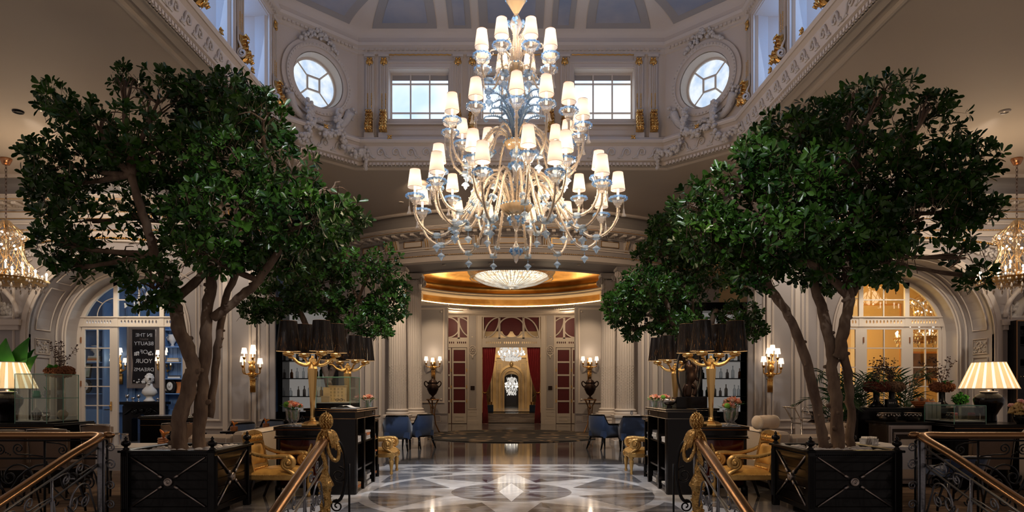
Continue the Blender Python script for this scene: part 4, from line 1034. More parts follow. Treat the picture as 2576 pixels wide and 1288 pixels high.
# ---- rooms seen through the arched openings
b=MB(); b.box(-13,18.9,0,-5.6,19,4.6); b.box(-13,15.3,4.5,-5.1,19,4.6); b.box(-5.7,15.4,0,-5.6,19,4.6); S_(b,'wall_blue_room',M_blueroom)
b=MB(T(0,18.9,0))
for x in (-10.9,-9.62,-8.05,-6.9): b.box(x-.12,-.08,.9,x+.12,0,4.4); b.frame(x-.08,1.0,x+.08,4.3,.02,.02,-.08)
b.box(-13,-.10,.78,-5.7,0,.86); b.box(-13,-.06,.0,-5.7,0,.2)
S_(b,'trim_120',M_blueroom)
b=MB(); b.box(5.1,18.9,0,13,19,4.6); b.box(5.1,15.3,4.5,13,19,4.6); b.box(5.6,15.4,0,5.7,19,4.6); b.box(12.4,15.4,0,12.5,19,4.6); S_(b,'wall_yellow_room',M_yelroom)
b=MB(T(0,18.9,0))
for x0,x1 in ((6.4,7.5),(7.8,9.0),(9.3,9.6),(9.9,11.2)): b.frame(x0,.9,x1,3.9,.05,.04); b.frame(x0,.2,x1,.8,.04,.03)
S_(b,'trim_121',mat('ochre_moulding',(.72,.36,.08),.5))
b=MB(T(0,18.7,0)); b.box(9.05,0,0,9.25,.2,4.5); b.box(9.65,0,0,9.85,.2,4.5); S_(b,'trim_122',M_trim)
lamp('POINT',(8.6,16.6,3.6),150,(1,.62,.22),.4); lamp('POINT',(8.6,17.8,1.8),45,(1,.62,.24),.3)
lamp('POINT',(-8.6,16.8,3.7),75,(.85,.92,1),.3); lamp('POINT',(-9.6,16.6,2.2),18,(1,.85,.7),.2)
# warm spots washing the arch recesses, side walls, columns and piers
for s in (-1,1):
    lamp('SPOT',(s*XA,14.2,4.15),90,(1,.9,.72),.05,(s*XA,15.3,0),120,.8,'recess_downlight')
    lamp('SPOT',(s*5.72,13.2,5.7),330,(1,.90,.78),.04,(s*5.72,13.9,1.6),36,.6,'wall_downlight')
    lamp('SPOT',(s*3.1,16.7,5.2) if 0 else (s*2.6,15.2,5.8),520,(1,.82,.62),.05,(s*3.0,17.6,2.2),42,.7,'column_downlight')
    lamp('SPOT',(s*2.6,20.6,4.6),140,(1,.75,.48),.05,(s*2.6,22.4,2.2),60,.7,'pier_downlight')
    lamp('POINT',(s*1.2,20.4,4.4),30,(1,.74,.48),.2); lamp('POINT',(s*2.3,26.3,4.3),42,(1,.76,.5),.15)
    lamp('SPOT',(s*1.0,17.0,4.6),45,(1,.8,.6),.05,(s*1.0,17.4,0),80,.7,'soffit_downlight')
# ---- bar cabinets
def barcab(s):
    sd=('left','right')[s>0]
    t=thing('bar_cabinet','tall black lacquer bar cabinet with lit shelves behind the %s lamps'%sd,'cabinet',(s*4.98,15.9,0))
    b=MB(); b.box(-.85,-.3,0,.85,.25,.9,.01); b.box(-.85,-.3,3.3,.85,.25,3.5,.01)
    for x in (-.85,-.55,.62,.78): b.box(x,-.3,.9,x+.10,.25,3.3)
    b.build('carcass',M_black,t)
    b=MB(); b.box(-.74*s if 0 else -.73,-.31,.9,-.67,-.29,3.3); b.build('brass_post',M_rail,t)
    b=MB(); b.box(-.46,.20,.9,.63,.24,3.3); b.build('lit_back_panel',mat('lit_back',(.40,.38,.37),.4,em=(1,.93,.86),es=.16) if 'lit_back' not in bpy.data.materials else bpy.data.materials['lit_back'],t)
    for z in (1.25,1.68,2.1,2.55):
        b=MB(); b.box(-.46,-.25,z,.63,.2,z+.02); b.build('shelf',M_blackm,t)
    return t
M_bot=[glassmat('bottle_clear',(.9,.93,.95),.3,.05,.2,(.6,.65,.7)),mat('bottle_green',(.02,.07,.03),.1,coat=.5),mat('bottle_amber',(.35,.12,.02),.12,coat=.5),mat('bottle_pale',(.55,.5,.42),.2)]
def bottle(m,label,loc,h=.28,r=.04,group=None):
    b=MB(); b.lathe([(0,0),(r,0),(r,h*.55),(r*.9,h*.63),(r*.35,h*.72),(r*.32,h*.95),(r*.4,h*.95),(r*.4,h),(0,h)],12)
    o=b.build('bottle',m); o.location=loc; tag(o,label,'bottle',group); return o
for s in (-1,1):
    barcab(s); random.seed(7+s); sd=('left','right')[s>0]
    pro=[]
    for zi,z in enumerate((1.27,1.70,2.12)):
        for i in range(7):
            k=random.randrange(4); x=s*4.98-.36+i*.15+random.uniform(-.02,.02); loc=(x,15.95+random.uniform(-.06,.06),z)
            nm=('clear','green','amber','pale')[k]; sh=('lower','middle','upper')[zi]
            lab='%s glass bottle, %s from the left on the %s shelf of the %s bar cabinet'%(nm,ORDW[i],sh,sd)
            g='bottles on the %s shelf of the %s bar cabinet'%(sh,sd)
            bottle(M_bot[k],lab,loc,random.uniform(.20,.32),random.uniform(.03,.045),g)
# ================= THE GREAT GLASS CHANDELIER =================
def shademat(name,col,em,es,tr=.75):
    m=bpy.data.materials.new(name); m.use_nodes=True; nt=m.node_tree; N=nt.nodes; b=N['Principled BSDF']; N.remove(b); out=N['Material Output']
    d=N.new('ShaderNodeBsdfDiffuse'); t=N.new('ShaderNodeBsdfTranslucent'); d.inputs[0].default_value=(*col,1); t.inputs[0].default_value=(*col,1)
    mx=N.new('ShaderNodeMixShader'); mx.inputs[0].default_value=tr; nt.links.new(d.outputs[0],mx.inputs[1]); nt.links.new(t.outputs[0],mx.inputs[2])
    e=N.new('ShaderNodeEmission'); e.inputs[0].default_value=(*em,1); e.inputs[1].default_value=es
    a=N.new('ShaderNodeAddShader'); nt.links.new(mx.outputs[0],a.inputs[0]); nt.links.new(e.outputs[0],a.inputs[1]); nt.links.new(a.outputs[0],out.inputs[0]); return m
M_fab=shademat('lit_pleated_fabric',(.92,.84,.74),(1,.78,.60),.26)
M_fabs=shademat('lit_small_fabric',(.9,.8,.66),(1,.82,.64),1.0)
def shade_mesh(r0,r1,h,lob=40,la=.02):
    b=MB(); b.lathe([(r0,0),(r0*.5+r1*.5,h*.5),(r1,h)],lob*2,(0,0,0),'z',True,lobes=lob,la=la); return b
CHX,CHY=.06,8.5
M_murgc=mat('murano_gold_core_soft',(.86,.70,.50),.3,.35)
ch=thing('glass_chandelier','huge tiered glass chandelier with blue-edged cups and pleated shades over the floor','chandelier',(CHX,CHY,0))
# central stem
b=MB(); b.lathe([(.0,3.04),(.015,3.06),(.03,3.10),(.055,3.18),(.05,3.26),(.02,3.30),(.012,3.36),(.02,3.40),(.012,3.44),(.03,3.50),(.075,3.58),(.10,3.64),(.06,3.72)],20,lobes=10,la=.08)
b.lathe([(.04,3.74),(.05,3.9),(.075,3.98),(.085,4.06),(.05,4.14),(.035,4.2),(.05,4.26),(.075,4.34),(.05,4.42),(.03,4.46)],20,lobes=8,la=.06)
b.lathe([(.03,4.68),(.025,5.2),(.03,5.4),(.05,5.5)],16); b.lathe([(.04,5.72),(.05,5.9),(.03,6.0),(.06,6.06),(.09,6.13),(.06,6.2),(.03,6.26)],20,lobes=8,la=.06)
b.build('stem',M_mur,ch)
b=MB(); b.lathe([(.07,3.66),(.16,3.70),(.21,3.78),(.205,3.80),(.10,3.80),(.05,3.84)],60,lobes=20,la=.035); b.build('gilded_bowl',mat('gold_glass',(.80,.58,.34),.12,.55,coat=.5),ch); b=MB(); b.lathe([(.04,4.50),(.12,4.54),(.155,4.60),(.15,4.62),(.05,4.63)],60,lobes=20,la=.035); b.build('gilded_bowl',bpy.data.materials['gold_glass'],ch); b=MB(); b.lathe([(.03,5.46),(.08,5.50),(.10,5.60),(.09,5.62),(.03,5.62)],24); b.build('gilded_bowl',bpy.data.materials['gold_glass'],ch)
b=MB()
for R,z,n in ((.215,3.79,26),(.16,4.61,20),(.105,5.61,14)):
    for i in range(n): a=2*PI*i/n; b.ball((R*cos(a),R*sin(a),z),.016,5,3,(1,1,.8))
for z,R,n in ((3.20,.06,4),(3.60,.10,5),(4.04,.10,5),(4.30,.08,5),(6.14,.09,4),(4.46,.06,6)):
    for i in range(n):
        a=2*PI*i/n+z; 
        for q in range(5): b.ball(((R+.012*cos(q*1.26))*cos(a)+.02*sin(q*1.26)*-sin(a),(R+.012*cos(q*1.26))*sin(a)+.02*sin(q*1.26)*cos(a),z+.03*sin(q*2.2)),.022,5,4)
b.build('blue_flowers',M_murb,ch,kind='stuff')
b=MB(); b.lathe([(.02,6.26),(.045,6.30),(.10,6.40),(.135,6.46),(.13,6.47),(.06,6.44)],28,lobes=14,la=.05); b.build('canopy_cup',mat('amber_glass',(.75,.55,.32),.1,.5,em=(1,.7,.4),es=.12,coat=.5),ch)
b=MB()
for i in range(22): a=2*PI*i/22; b.ball((.137*cos(a),.137*sin(a),6.46),.014,5,3)
b.build('canopy_rim',M_murb,ch)
b=MB(); b.tube([(0,0,6.4),(0,0,8.66)],.014,8); b.lathe([(.12,8.66),(.10,8.60),(.03,8.56),(.0,8.56)],20); b.build('hanging_rod',M_goldm,ch)
# curling glass fern leaves
def fern(R,z0,z1,m,curl=1,wd=.03):
    b=MB(); pts=[]; n=18
    for i in range(n):
        t=i/(n-1); pts.append(((.05+R*t**1.7),0,z0+(z1-z0)*sin(t*PI*.56)))
    e=pts[-1]; 
    for i in range(1,14): a=PI*.55-i*.42; r=.045*(1-i/16); pts.append((e[0]+.03+r*cos(a)*1.0,0,e[2]-.045+r*sin(a)+.0))
    for i,p in enumerate(pts[:-1]):
        if i<n and i>2:
            for s in (-1,1): b.tube([p,(p[0]-.004,s*wd,p[2]+.014)],[.007,.003],4)
    b.tube(pts,[.016-.011*i/len(pts) for i in range(len(pts))],6,sq=1)
    vs=[];fs=[]
    for i,p in enumerate(pts[:n]):
        w_=wd*.7*sin(PI*min(1,(i+1)/n)); vs+=[(p[0],-w_,p[2]),(p[0],w_,p[2])]
    for i in range(n-1): fs.append((2*i,2*i+1,2*i+3,2*i+2))
    b.add(vs,fs,True); return b
M_steelb=glassmat('slate_blue_glass',(.65,.8,.92),.5,.06,.5,(.50,.66,.82))
def ring(mesh_b,name,m,n,a0):
    o=mesh_b.build(name,m,ch)
    for k in range(n):
        c=o if k==0 else o.copy()
        if k: COL.objects.link(c)
        c.rotation_euler=(0,0,a0+2*PI*k/n)
ring(fern(.27,4.68,5.22,M_steelb),'fern_leaf',M_steelb,8,.2)
ring(fern(.22,4.68,5.05,M_steelb),'fern_leaf',M_steelb,7,.5)
ring(fern(.30,4.66,4.95,M_steelb),'fern_leaf',M_steelb,6,.0)
ring(fern(.16,5.62,6.02,M_mur),'clear_leaf',M_mur,6,.3)
ring(fern(.24,5.58,5.85,M_mur),'clear_leaf',M_mur,6,.8)
# arms
def armset(path,R,zs,angs,thr=.017,pend=True,bell=True):
    pts=smoothpts([(r,0,z) for r,z in path],5)
    b=MB(); n=len(pts); b.tube(pts,thr,7)
    L=0; last=Vector(pts[0]); q=0
    for i in range(1,n):
        seg=(pts[i]-pts[i-1]).length; m=max(1,int(seg/.022))
        for k in range(m):
            p=pts[i-1].lerp(pts[i],k/m); q+=1; a=q*1.9
            t=(pts[i]-pts[i-1]).normalized(); u=Vector((0,1,0)); v=t.cross(u)
            w_=u*cos(a)+v*sin(a); b.ball(tuple(p+w_*(thr+.003)),.0105,4,3)
    arm=b.build('arm',M_mur,ch)
    c=MB(); c.tube(pts,thr*.55,5); core=c.build('gold_core',M_murgc,arm)
    # cup
    zc=zs-.09
    c=MB(); c.lathe([(.012,zc-.13),(.03,zc-.12),(.02,zc-.105),(.045,zc-.09),(.062,zc-.05),(.075,zc-.02),(.098,zc-.005)],60,(R,0,0),lobes=15,la=.08); cup=c.build('cup',M_mur,arm)
    c=MB(); c.lathe([(.092,zc-.008),(.112,zc+.004),(.108,zc-.02),(.118,zc-.03)],30,(R,0,0),lobes=10,la=.07)
    for i in range(15): a=2*PI*i/15; c.ball((R+.115*cos(a),.115*sin(a),zc-.018),.009,4,3)
    rim=c.build('blue_rim',M_murb,arm)
    c=MB(); c.cyl((R,0,zc-.02),.016,.14,10); cd=c.build('candle_sleeve',M_fabs,arm)
    c=shade_mesh(.090,.062,.225); c.M=Matrix.Identity(4); sh=c.build('shade',M_fab,arm); sh.location=(R,0,zs)
    c=MB()
    for zz,r in ((0,.0905),(.225,.0625)): c.tube([((r)*cos(2*PI*i/20),(r)*sin(2*PI*i/20),zz) for i in range(20)],.0022,4,closed=True)
    tr=c.build('shade_trim',M_copper,arm); tr.location=(R,0,zs)
    lo=min(pts,key=lambda p:p.z)
    kids=[core,cup,rim,cd,sh,tr]
    if pend:
        c=MB(); c.lathe([(0,.0),(.04,.01),(.055,.0),(.04,-.02),(.055,-.04),(.03,-.05),(0,-.05)],12,(lo.x,0,lo.z+.02),lobes=6,la=.12)
        c.tube([(lo.x,0,lo.z-.02),(lo.x,0,lo.z-.10)],.004,4); c.ball((lo.x,0,lo.z-.075),.010,5,4)
        c.lathe([(0,-.10),(.012,-.105),(.045,-.135),(.05,-.15),(.02,-.165),(.022,-.18),(.006,-.20),(0,-.215)],14,(lo.x,0,lo.z),lobes=7,la=.10)
        kids.append(c.build('pendant',M_murp,arm))
    if bell:
        c=MB(); c.tube([(R+.07,0,zc-.03),(R+.07,0,zc-.15)],.004,4); c.lathe([(0,-.14),(.01,-.15),(.014,-.2),(.03,-.24)],10,(R+.07,0,zc),lobes=5,la=.15); kids.append(c.build('bell_drop',M_mur,arm))
    kn=pts[int(n*.55)]; c=MB(); 
    for i in range(6): a=2*PI*i/6; c.ball((kn.x+.02*cos(a),.028*sin(a),kn.z+.02*cos(a)),.02,5,4)
    kids.append(c.build('knuckle_flower',M_murp,arm))
    for k,ang in enumerate(angs):
        if k==0: a=arm
        else:
            a=arm.copy(); COL.objects.link(a); a.parent=ch
            for h in kids:
                d=h.copy(); COL.objects.link(d); d.parent=a
        th=math.radians(ang); a.rotation_euler=(0,0,th-PI/2)
        x=CHX+R*sin(th); y=CHY-R*cos(th)
        l=lamp('POINT',(x,y,zs+.10),.36,(1,.74,.48),.018,name='candle_bulb')
armset([(.05,5.45),(.12,5.58),(.22,5.52),(.30,5.37),(.40,5.34),(.46,5.43),(.47,5.54)],.47,5.74,[22.5,-22.5,67.5,-67.5,112,-112,157,-157],.014)
armset([(.06,4.55),(.14,4.72),(.28,4.76),(.42,4.60),(.52,4.36),(.66,4.22),(.80,4.32),(.86,4.50),(.86,4.66)],.86,4.87,[0,24,47,80,105,125,140,172,-34,-68,-95,-122,-153],.016)
armset([(.08,3.72),(.12,4.0),(.25,4.2),(.42,4.12),(.55,3.85),(.75,3.62),(.95,3.66),(1.05,3.82),(1.07,3.96)],1.07,4.17,[7,-28,32,-62,75,-97,125,-125,-150,158])
armset([(.10,3.72),(.16,3.95),(.30,4.12),(.50,4.02),(.66,3.7),(.85,3.42),(1.03,3.34),(1.2,3.43),(1.29,3.58),(1.30,3.70)],1.30,3.92,[-17,19,-45,50,-75,80,-105,115,-140,145,-162,170],.019)
for k in range(6):
    a=2*PI*k/6
    lamp('POINT',(CHX+.75*cos(a),CHY+.75*sin(a),4.0),21,(1,.74,.50),.12,name='chandelier_glow')
for k in range(4):
    a=2*PI*k/4; lamp('POINT',(CHX+.3*cos(a),CHY+.3*sin(a),6.0),11,(1,.76,.54),.08,name='chandelier_glow')
# ================= SIDE BELL CHANDELIERS =================
def bellch(x,y,zt,label,light=True):
    t=thing('bell_chandelier',label,'chandelier',(x,y,0)); H=1.22
    z0=3.45
    if light is not None:
        b=MB(); b.lathe([(0,zt),(.10,zt),(.10,zt-.03),(.06,zt-.12),(0,zt-.13)],20); b.build('canopy',M_copper,t)
        b=MB(); n=int((zt-.1-4.62)/.07)
        for i in range(n):
            z=zt-.15-i*.072; vv=i%2
            b.tube([((.018*cos(q)) if vv else 0,0 if vv else .018*cos(q),z+.048*sin(q)) for q in [2*PI*j/8 for j in range(8)]],.006,4,closed=True)
        b.build('chain',M_bronze,t)
    prof=[(.05,4.66),(.10,4.60),(.22,4.50),(.36,4.40),(.38,4.33),(.30,4.26),(.27,4.12),(.31,3.95),(.42,3.80),(.50,3.66),(.55,3.60)]
    def rz(f):
        f*=len(prof)-1; k=min(int(f),len(prof)-2); q=f-k; return prof[k][0]*(1-q)+prof[k+1][0]*q,prof[k][1]*(1-q)+prof[k+1][1]*q
    b=MB(); N=16
    for d in (-1,1):
        for k in range(N):
            pts=[]
            for i in range(25): f=i/24; r,z=rz(f); a=2*PI*k/N+d*f*2.3; pts.append((r*cos(a),r*sin(a),z))
            b.tube(pts,.007,4,cap=False)
    for k in range(8):
        a=2*PI*k/8; b.tube([(rz(i/16)[0]*1.03*cos(a),rz(i/16)[0]*1.03*sin(a),rz(i/16)[1]) for i in range(17)],.010,4)
    b.tube([(0,0,3.6),(0,0,4.7)],.022,8)
    b.build('gilt_basket',M_goldm if 0 else mat('beaded_gilt',(.55,.40,.24),.25,.85) if 'beaded_gilt' not in bpy.data.materials else bpy.data.materials['beaded_gilt'],t)
    b=MB(); random.seed(int(abs(x)*10))
    for r,z,n in ((.38,4.33,44),(.56,3.60,60),(.64,3.56,70),(.66,3.50,60),(.50,3.46,50),(.34,3.44,30)):
        for i in range(n): a=2*PI*i/n+random.random()*.1; b.ball((r*cos(a),r*sin(a),z+random.uniform(-.04,.03)),random.uniform(.014,.026),5,3,(1,1,1.5))
    for i in range(24): a=2*PI*i/24; b.lathe([(0,0),(.012,-.02),(.022,-.07),(0,-.1)],6,(.60*cos(a),.60*sin(a),3.42))
    b.build('crystal_drops',mat('crystal_bead',(.75,.66,.56),.1,.5,coat=.6) if 'crystal_bead' not in bpy.data.materials else bpy.data.materials['crystal_bead'],t,kind='stuff')
    b=MB(); b.lathe([(.70,3.53),(.64,3.47),(.2,3.42),(.0,3.40)],32); b.build('tray',M_goldm,t)
    for r,z,n in ((.30,4.38,8),(.22,4.16,7),(.36,3.78,8),(.64,3.62,10)):
        for i in range(n):
            a=2*PI*i/n+z
            if r>.6 or r>.35:
                b=MB(); b.cyl((r*cos(a),r*sin(a),z-.08),.012,.11,8); b.ball((r*cos(a),r*sin(a),z+.05),.021,8,6,(1,1,1.7)); b.build('candle_light',M_bulb,t)
            else: b=MB(); b.ball((r*cos(a),r*sin(a),z),.022,8,6); b.build('bulb',M_bulb,t)
    return t
for s in (-1,1):
    bellch(s*9.68,12.6,5.85,'bell-shaped gilt and crystal chandelier on a chain at the far %s'%('left','right')[s>0])
    lamp('POINT',(s*9.68,12.6,3.9),14,(1,.74,.46),.2,name='bell_chandelier_light'); lamp('POINT',(s*8.4,11.6,4.4),42,(1,.76,.50),.2,name='ceiling_fill')  # the second light is an unseen fill, added for the ceiling
q=bellch(9.0,17.2,5.2,'gilt basket chandelier seen through the right arched window',None); q.location=(10.85,17.2,-1.1); q.scale=(1.1,1.1,1.1)
# ================= WALL SCONCES =================
def sconce(x,y,z,label,n=5,sc=1,rz=0):
    t=thing('wall_sconce',label,'wall lamp',(x,y,z),rz,None,sc)
    b=MB(); b.prism([(-.055,-.02),(.055,-.02),(.055,-.07),(-.055,-.07)],-.34,-.14) if 0 else None
    for i in range(6): b.tube([(-.05+.02*i,-.05,-.12),(-.042+.017*i,-.045,-.40)],.009,5)
    b.box(-.06,-.06,-.14,.06,0,-.11); b.box(-.055,-.04,-.40,.055,0,-.14)
    b.ball((0,-.07,-.04),.07,10,8,(1.1,.8,1)); b.ball((0,-.08,.10),.075,10,8,(1.05,.7,1.3))
    for s in (-1,1): b.tube([(s*.06+s*q[0],-.06,-.02+q[1]) for q in spiral(0,0,.045,.012,PI/2,1.3)],.014,5)
    for k in range(7): a=-.9+.3*k; b.tube([(0,-.07,.12),(.07*sin(a),-.09,.2),(.10*sin(a),-.11,.25)],[.02,.014,.004],5)
    b.build('backplate',M_gold,t)
    spec=[(-.17,-.14,.16),(.19,-.14,.12),(-.10,-.24,.33),(.08,-.24,.32),(.03,-.10,.40)][:n] if n==5 else [(-.20,-.12,.10),(.20,-.12,.10),(.0,-.2,.06)]
    for (ax,ay,az) in spec:
        b=MB(); b.tube(smoothpts([(0,-.06,.02),(ax*.5,ay*.6,-.02),(ax*.95,ay*.9,.0),(ax,ay,az-.06)],4),.013,6); b.lathe([(.0,-.06),(.02,-.05),(.03,-.02),(.045,0),(.0,0)],12,(ax,ay,az)); o=b.build('arm',M_gold,t)
        c=MB(); c.cyl((ax,ay,az),.012,.08,8); c.build('candle',M_fabs,o)
        c=MB(); c.lathe([(.062,.07),(.043,.19)],20,(ax,ay,az)); c.build('shade',M_fabs,o)
    lamp('POINT',(x+.0,y-.30*sc,z+.42*sc),4.5*sc,(1,.80,.58),.05,name='sconce_light')
    return t
sconce(-5.44,13.88,1.77,'gilded five-light wall sconce with white shades left of the bar',5,1.0)
sconce(5.44,13.88,1.77,'gilded five-light wall sconce with white shades right of the bar',5,1.0)
for s in (-1,1): sconce(s*2.64,22.28,2.22,'small gilded three-light sconce above the urn on the %s pier'%('left','right')[s>0],3,1.15)
for x,l in ((-11.15,'left'),(-9.98+.12,'right')): sconce(x,18.8,2.0,'gilded candle sconce on the blue wall %s of the engraved mirror'%l,5,1.05)
# ================= TREES =================
def foliage(name,clumps,n,leaf,parent,seed,m=None,org=(0,0,0)):
    """rosettes of obovate leaves scattered through the clumps (centre xyz, radii, weight)"""
    rg=np.random.default_rng(seed); C=np.array([c[:3] for c in clumps]); R=np.array([c[3:6] for c in clumps])
    wt=(R[:,0]*R[:,1]*R[:,2])**.67; wt/=wt.sum()
    idx=rg.choice(len(clumps),n,p=wt); d=rg.normal(size=(n,3)); d/=np.linalg.norm(d,axis=1)[:,None]
    rad=rg.uniform(.35,1.06,n)**.6
    keep=rg.random(n)<1.1
    # leave irregular gaps so the branches and the wall show through
    p=C[idx]+d*R[idx]*rad[:,None]
    q=p*2.1; g=np.sin(q[:,0]*1.3+seed)+np.sin(q[:,1]*1.1+2*seed+q[:,2])+np.sin(q[:,2]*1.7+q[:,0]*.7)
    keep&=g>-1.15
    p=p[keep]; d=d[keep]; n=len(p)
    ax=d*.7+np.array([0,0,.35])+rg.normal(size=(n,3))*.45; ax/=np.linalg.norm(ax,axis=1)[:,None]
    ref=np.where(np.abs(ax[:,2:3])<.9,np.array([[0,0,1.]]),np.array([[1.,0,0]])); u=np.cross(ax,ref); u/=np.linalg.norm(u,axis=1)[:,None]; v=np.cross(ax,u)
    NL=7
    ang=rg.uniform(0,2*PI,n)[:,None]+np.arange(NL)[None]*2.4+rg.normal(size=(n,NL))*.2
    el=rg.uniform(.15,1.1,(n,NL)); ln=leaf*rg.uniform(.6,1.15,(n,NL))
    rdir=u[:,None]*np.cos(ang)[...,None]+v[:,None]*np.sin(ang)[...,None]
    L=rdir*np.cos(el)[...,None]+ax[:,None]*np.sin(el)[...,None]
    W=np.cross(L,np.broadcast_to(ax[:,None],L.shape)); W/=np.maximum(np.linalg.norm(W,axis=2),1e-6)[...,None]; Nn=np.cross(W,L)
    base=p[:,None]+L*leaf*.12+ax[:,None]*(rg.uniform(-.3,.3,(n,NL))*leaf)[...,None]
    shp=np.array([(0,0,0),(-.15,.35,.03),(-.235,.68,.05),(-.15,.93,.02),(0,1,-.03),(.15,.93,.02),(.235,.68,.05),(.15,.35,.03),(0,.62,-.035)])
    V=base[:,:,None]+ (W[:,:,None]*shp[None,None,:,0:1]+L[:,:,None]*shp[None,None,:,1:2]+Nn[:,:,None]*shp[None,None,:,2:3])*ln[:,:,None,None]
    V=V.reshape(-1,3)-np.array(org); M_=n*NL
    tri=np.array([(8,i,(i+1)%8) for i in range(8)]); F=(np.arange(M_)[:,None,None]*9+tri[None]).reshape(-1)
    # twigs
    tb=p-ax*leaf*1.6; sidev=u*.004
    TW=np.stack([tb-sidev,tb+sidev,p+sidev,p-sidev],1).reshape(-1,3)-np.array(org)
    TF=(len(V)+np.arange(n)[:,None]*4+np.array([0,1,2,0,2,3])[None]).reshape(-1)
    me=bpy.data.meshes.new(name); AV=np.concatenate([V,TW]); AF=np.concatenate([F,TF])
    me.vertices.add(len(AV)); me.vertices.foreach_set('co',AV.astype(np.float32).ravel())
    me.loops.add(len(AF)); me.loops.foreach_set('vertex_index',AF.astype(np.int32))
    nf=len(AF)//3; me.polygons.add(nf); me.polygons.foreach_set('loop_start',np.arange(nf,dtype=np.int32)*3)
    me.polygons.foreach_set('loop_total',np.full(nf,3,dtype=np.int32)) if 0 else None
    me.materials.append(m or M_leaf); me.materials.append(M_bark)
    mi=np.zeros(nf,dtype=np.int32); mi[M_*8:]=1; me.polygons.foreach_set('material_index',mi)
    sm=np.ones(nf,dtype=bool); me.polygons.foreach_set('use_smooth',sm); me.update(); me.validate()
    o=bpy.data.objects.new(name,me); COL.objects.link(o); o.parent=parent; return o
def limb(b,pts,r0,r1,seed=0,knots=True,k=5,n=10):
    random.seed(seed); pp=smoothpts(pts,k); m=len(pp)
    pp=[Vector((p.x+random.uniform(-.012,.012),p.y+random.uniform(-.012,.012),p.z)) for p in pp]
    rs=[(r0+(r1-r0)*i/(m-1))*random.uniform(.93,1.10) for i in range(m)]
    b.tube(pp,rs,n)
    if knots:
        for i in range(1,m-1):
            if random.random()<.45:
                a=random.uniform(0,2*PI); p=pp[i]; d=Vector((cos(a),sin(a)*.8,random.uniform(-.1,.5)))
                b.tube([p,p+d*rs[i]*1.1,p+d*(rs[i]*1.45)],[rs[i]*.55,rs[i]*.38,rs[i]*.25],7)
def tree(name,label,Y,trunks,clumps,n,leaf,seed,base,rb,cat='tree'):
    t=thing(name,label,cat,base); O=Vector(base); random.seed(seed)
    cl=[]
    for (px,py,rx,ry) in clumps:
        dy=random.uniform(-.55,.75)*1.0; Yc=Y+dy; c=P(px,py,Yc); s=Yc/FPX
        cl.append((c.x,c.y,c.z,rx*s*.86,min(.9,rx*s*.8+.2),ry*s*.86))
    b=MB(T(-O.x,-O.y,-O.z))
    ends=[]
    for j,(pts,r0,r1,dy) in enumerate(trunks):
        w=[P(px,py,Y+dy[0]+(dy[1]-dy[0])*i/(len(pts)-1)) for i,(px,py) in enumerate(pts)]
        limb(b,w,r0,r1,seed+j); ends+=w[-3:]; 
    b.build('trunk',M_bark,t)
    # boughs to every clump
    b=MB(T(-O.x,-O.y,-O.z))
    for j,c in enumerate(cl):
        cv=Vector(c[:3]); e=min(ends,key=lambda q:(q-cv).length+max(0,q.z-cv.z)*.3); mid=e.lerp(cv,.5)+Vector((random.uniform(-.12,.12),random.uniform(-.12,.12),random.uniform(-.02,.18)))
        limb(b,[e,mid,cv],rb,rb*.35,seed*7+j,False,4,7)
        for _ in range(6):
            q=cv+Vector((random.uniform(-1,1)*c[3],random.uniform(-1,1)*c[4],random.uniform(-1,1)*c[5]))*.75
            limb(b,[mid.lerp(cv,random.random()),cv.lerp(q,.5)+Vector((0,0,.05)),q],rb*.3,rb*.1,_,False,3,5)
    b.build('branches',M_bark,t)
    foliage('foliage',cl,n,leaf,t,seed,org=base); t.children[-1]
    for c in t.children:
        if c.name.startswith('foliage'): c['kind']='stuff'
    return t
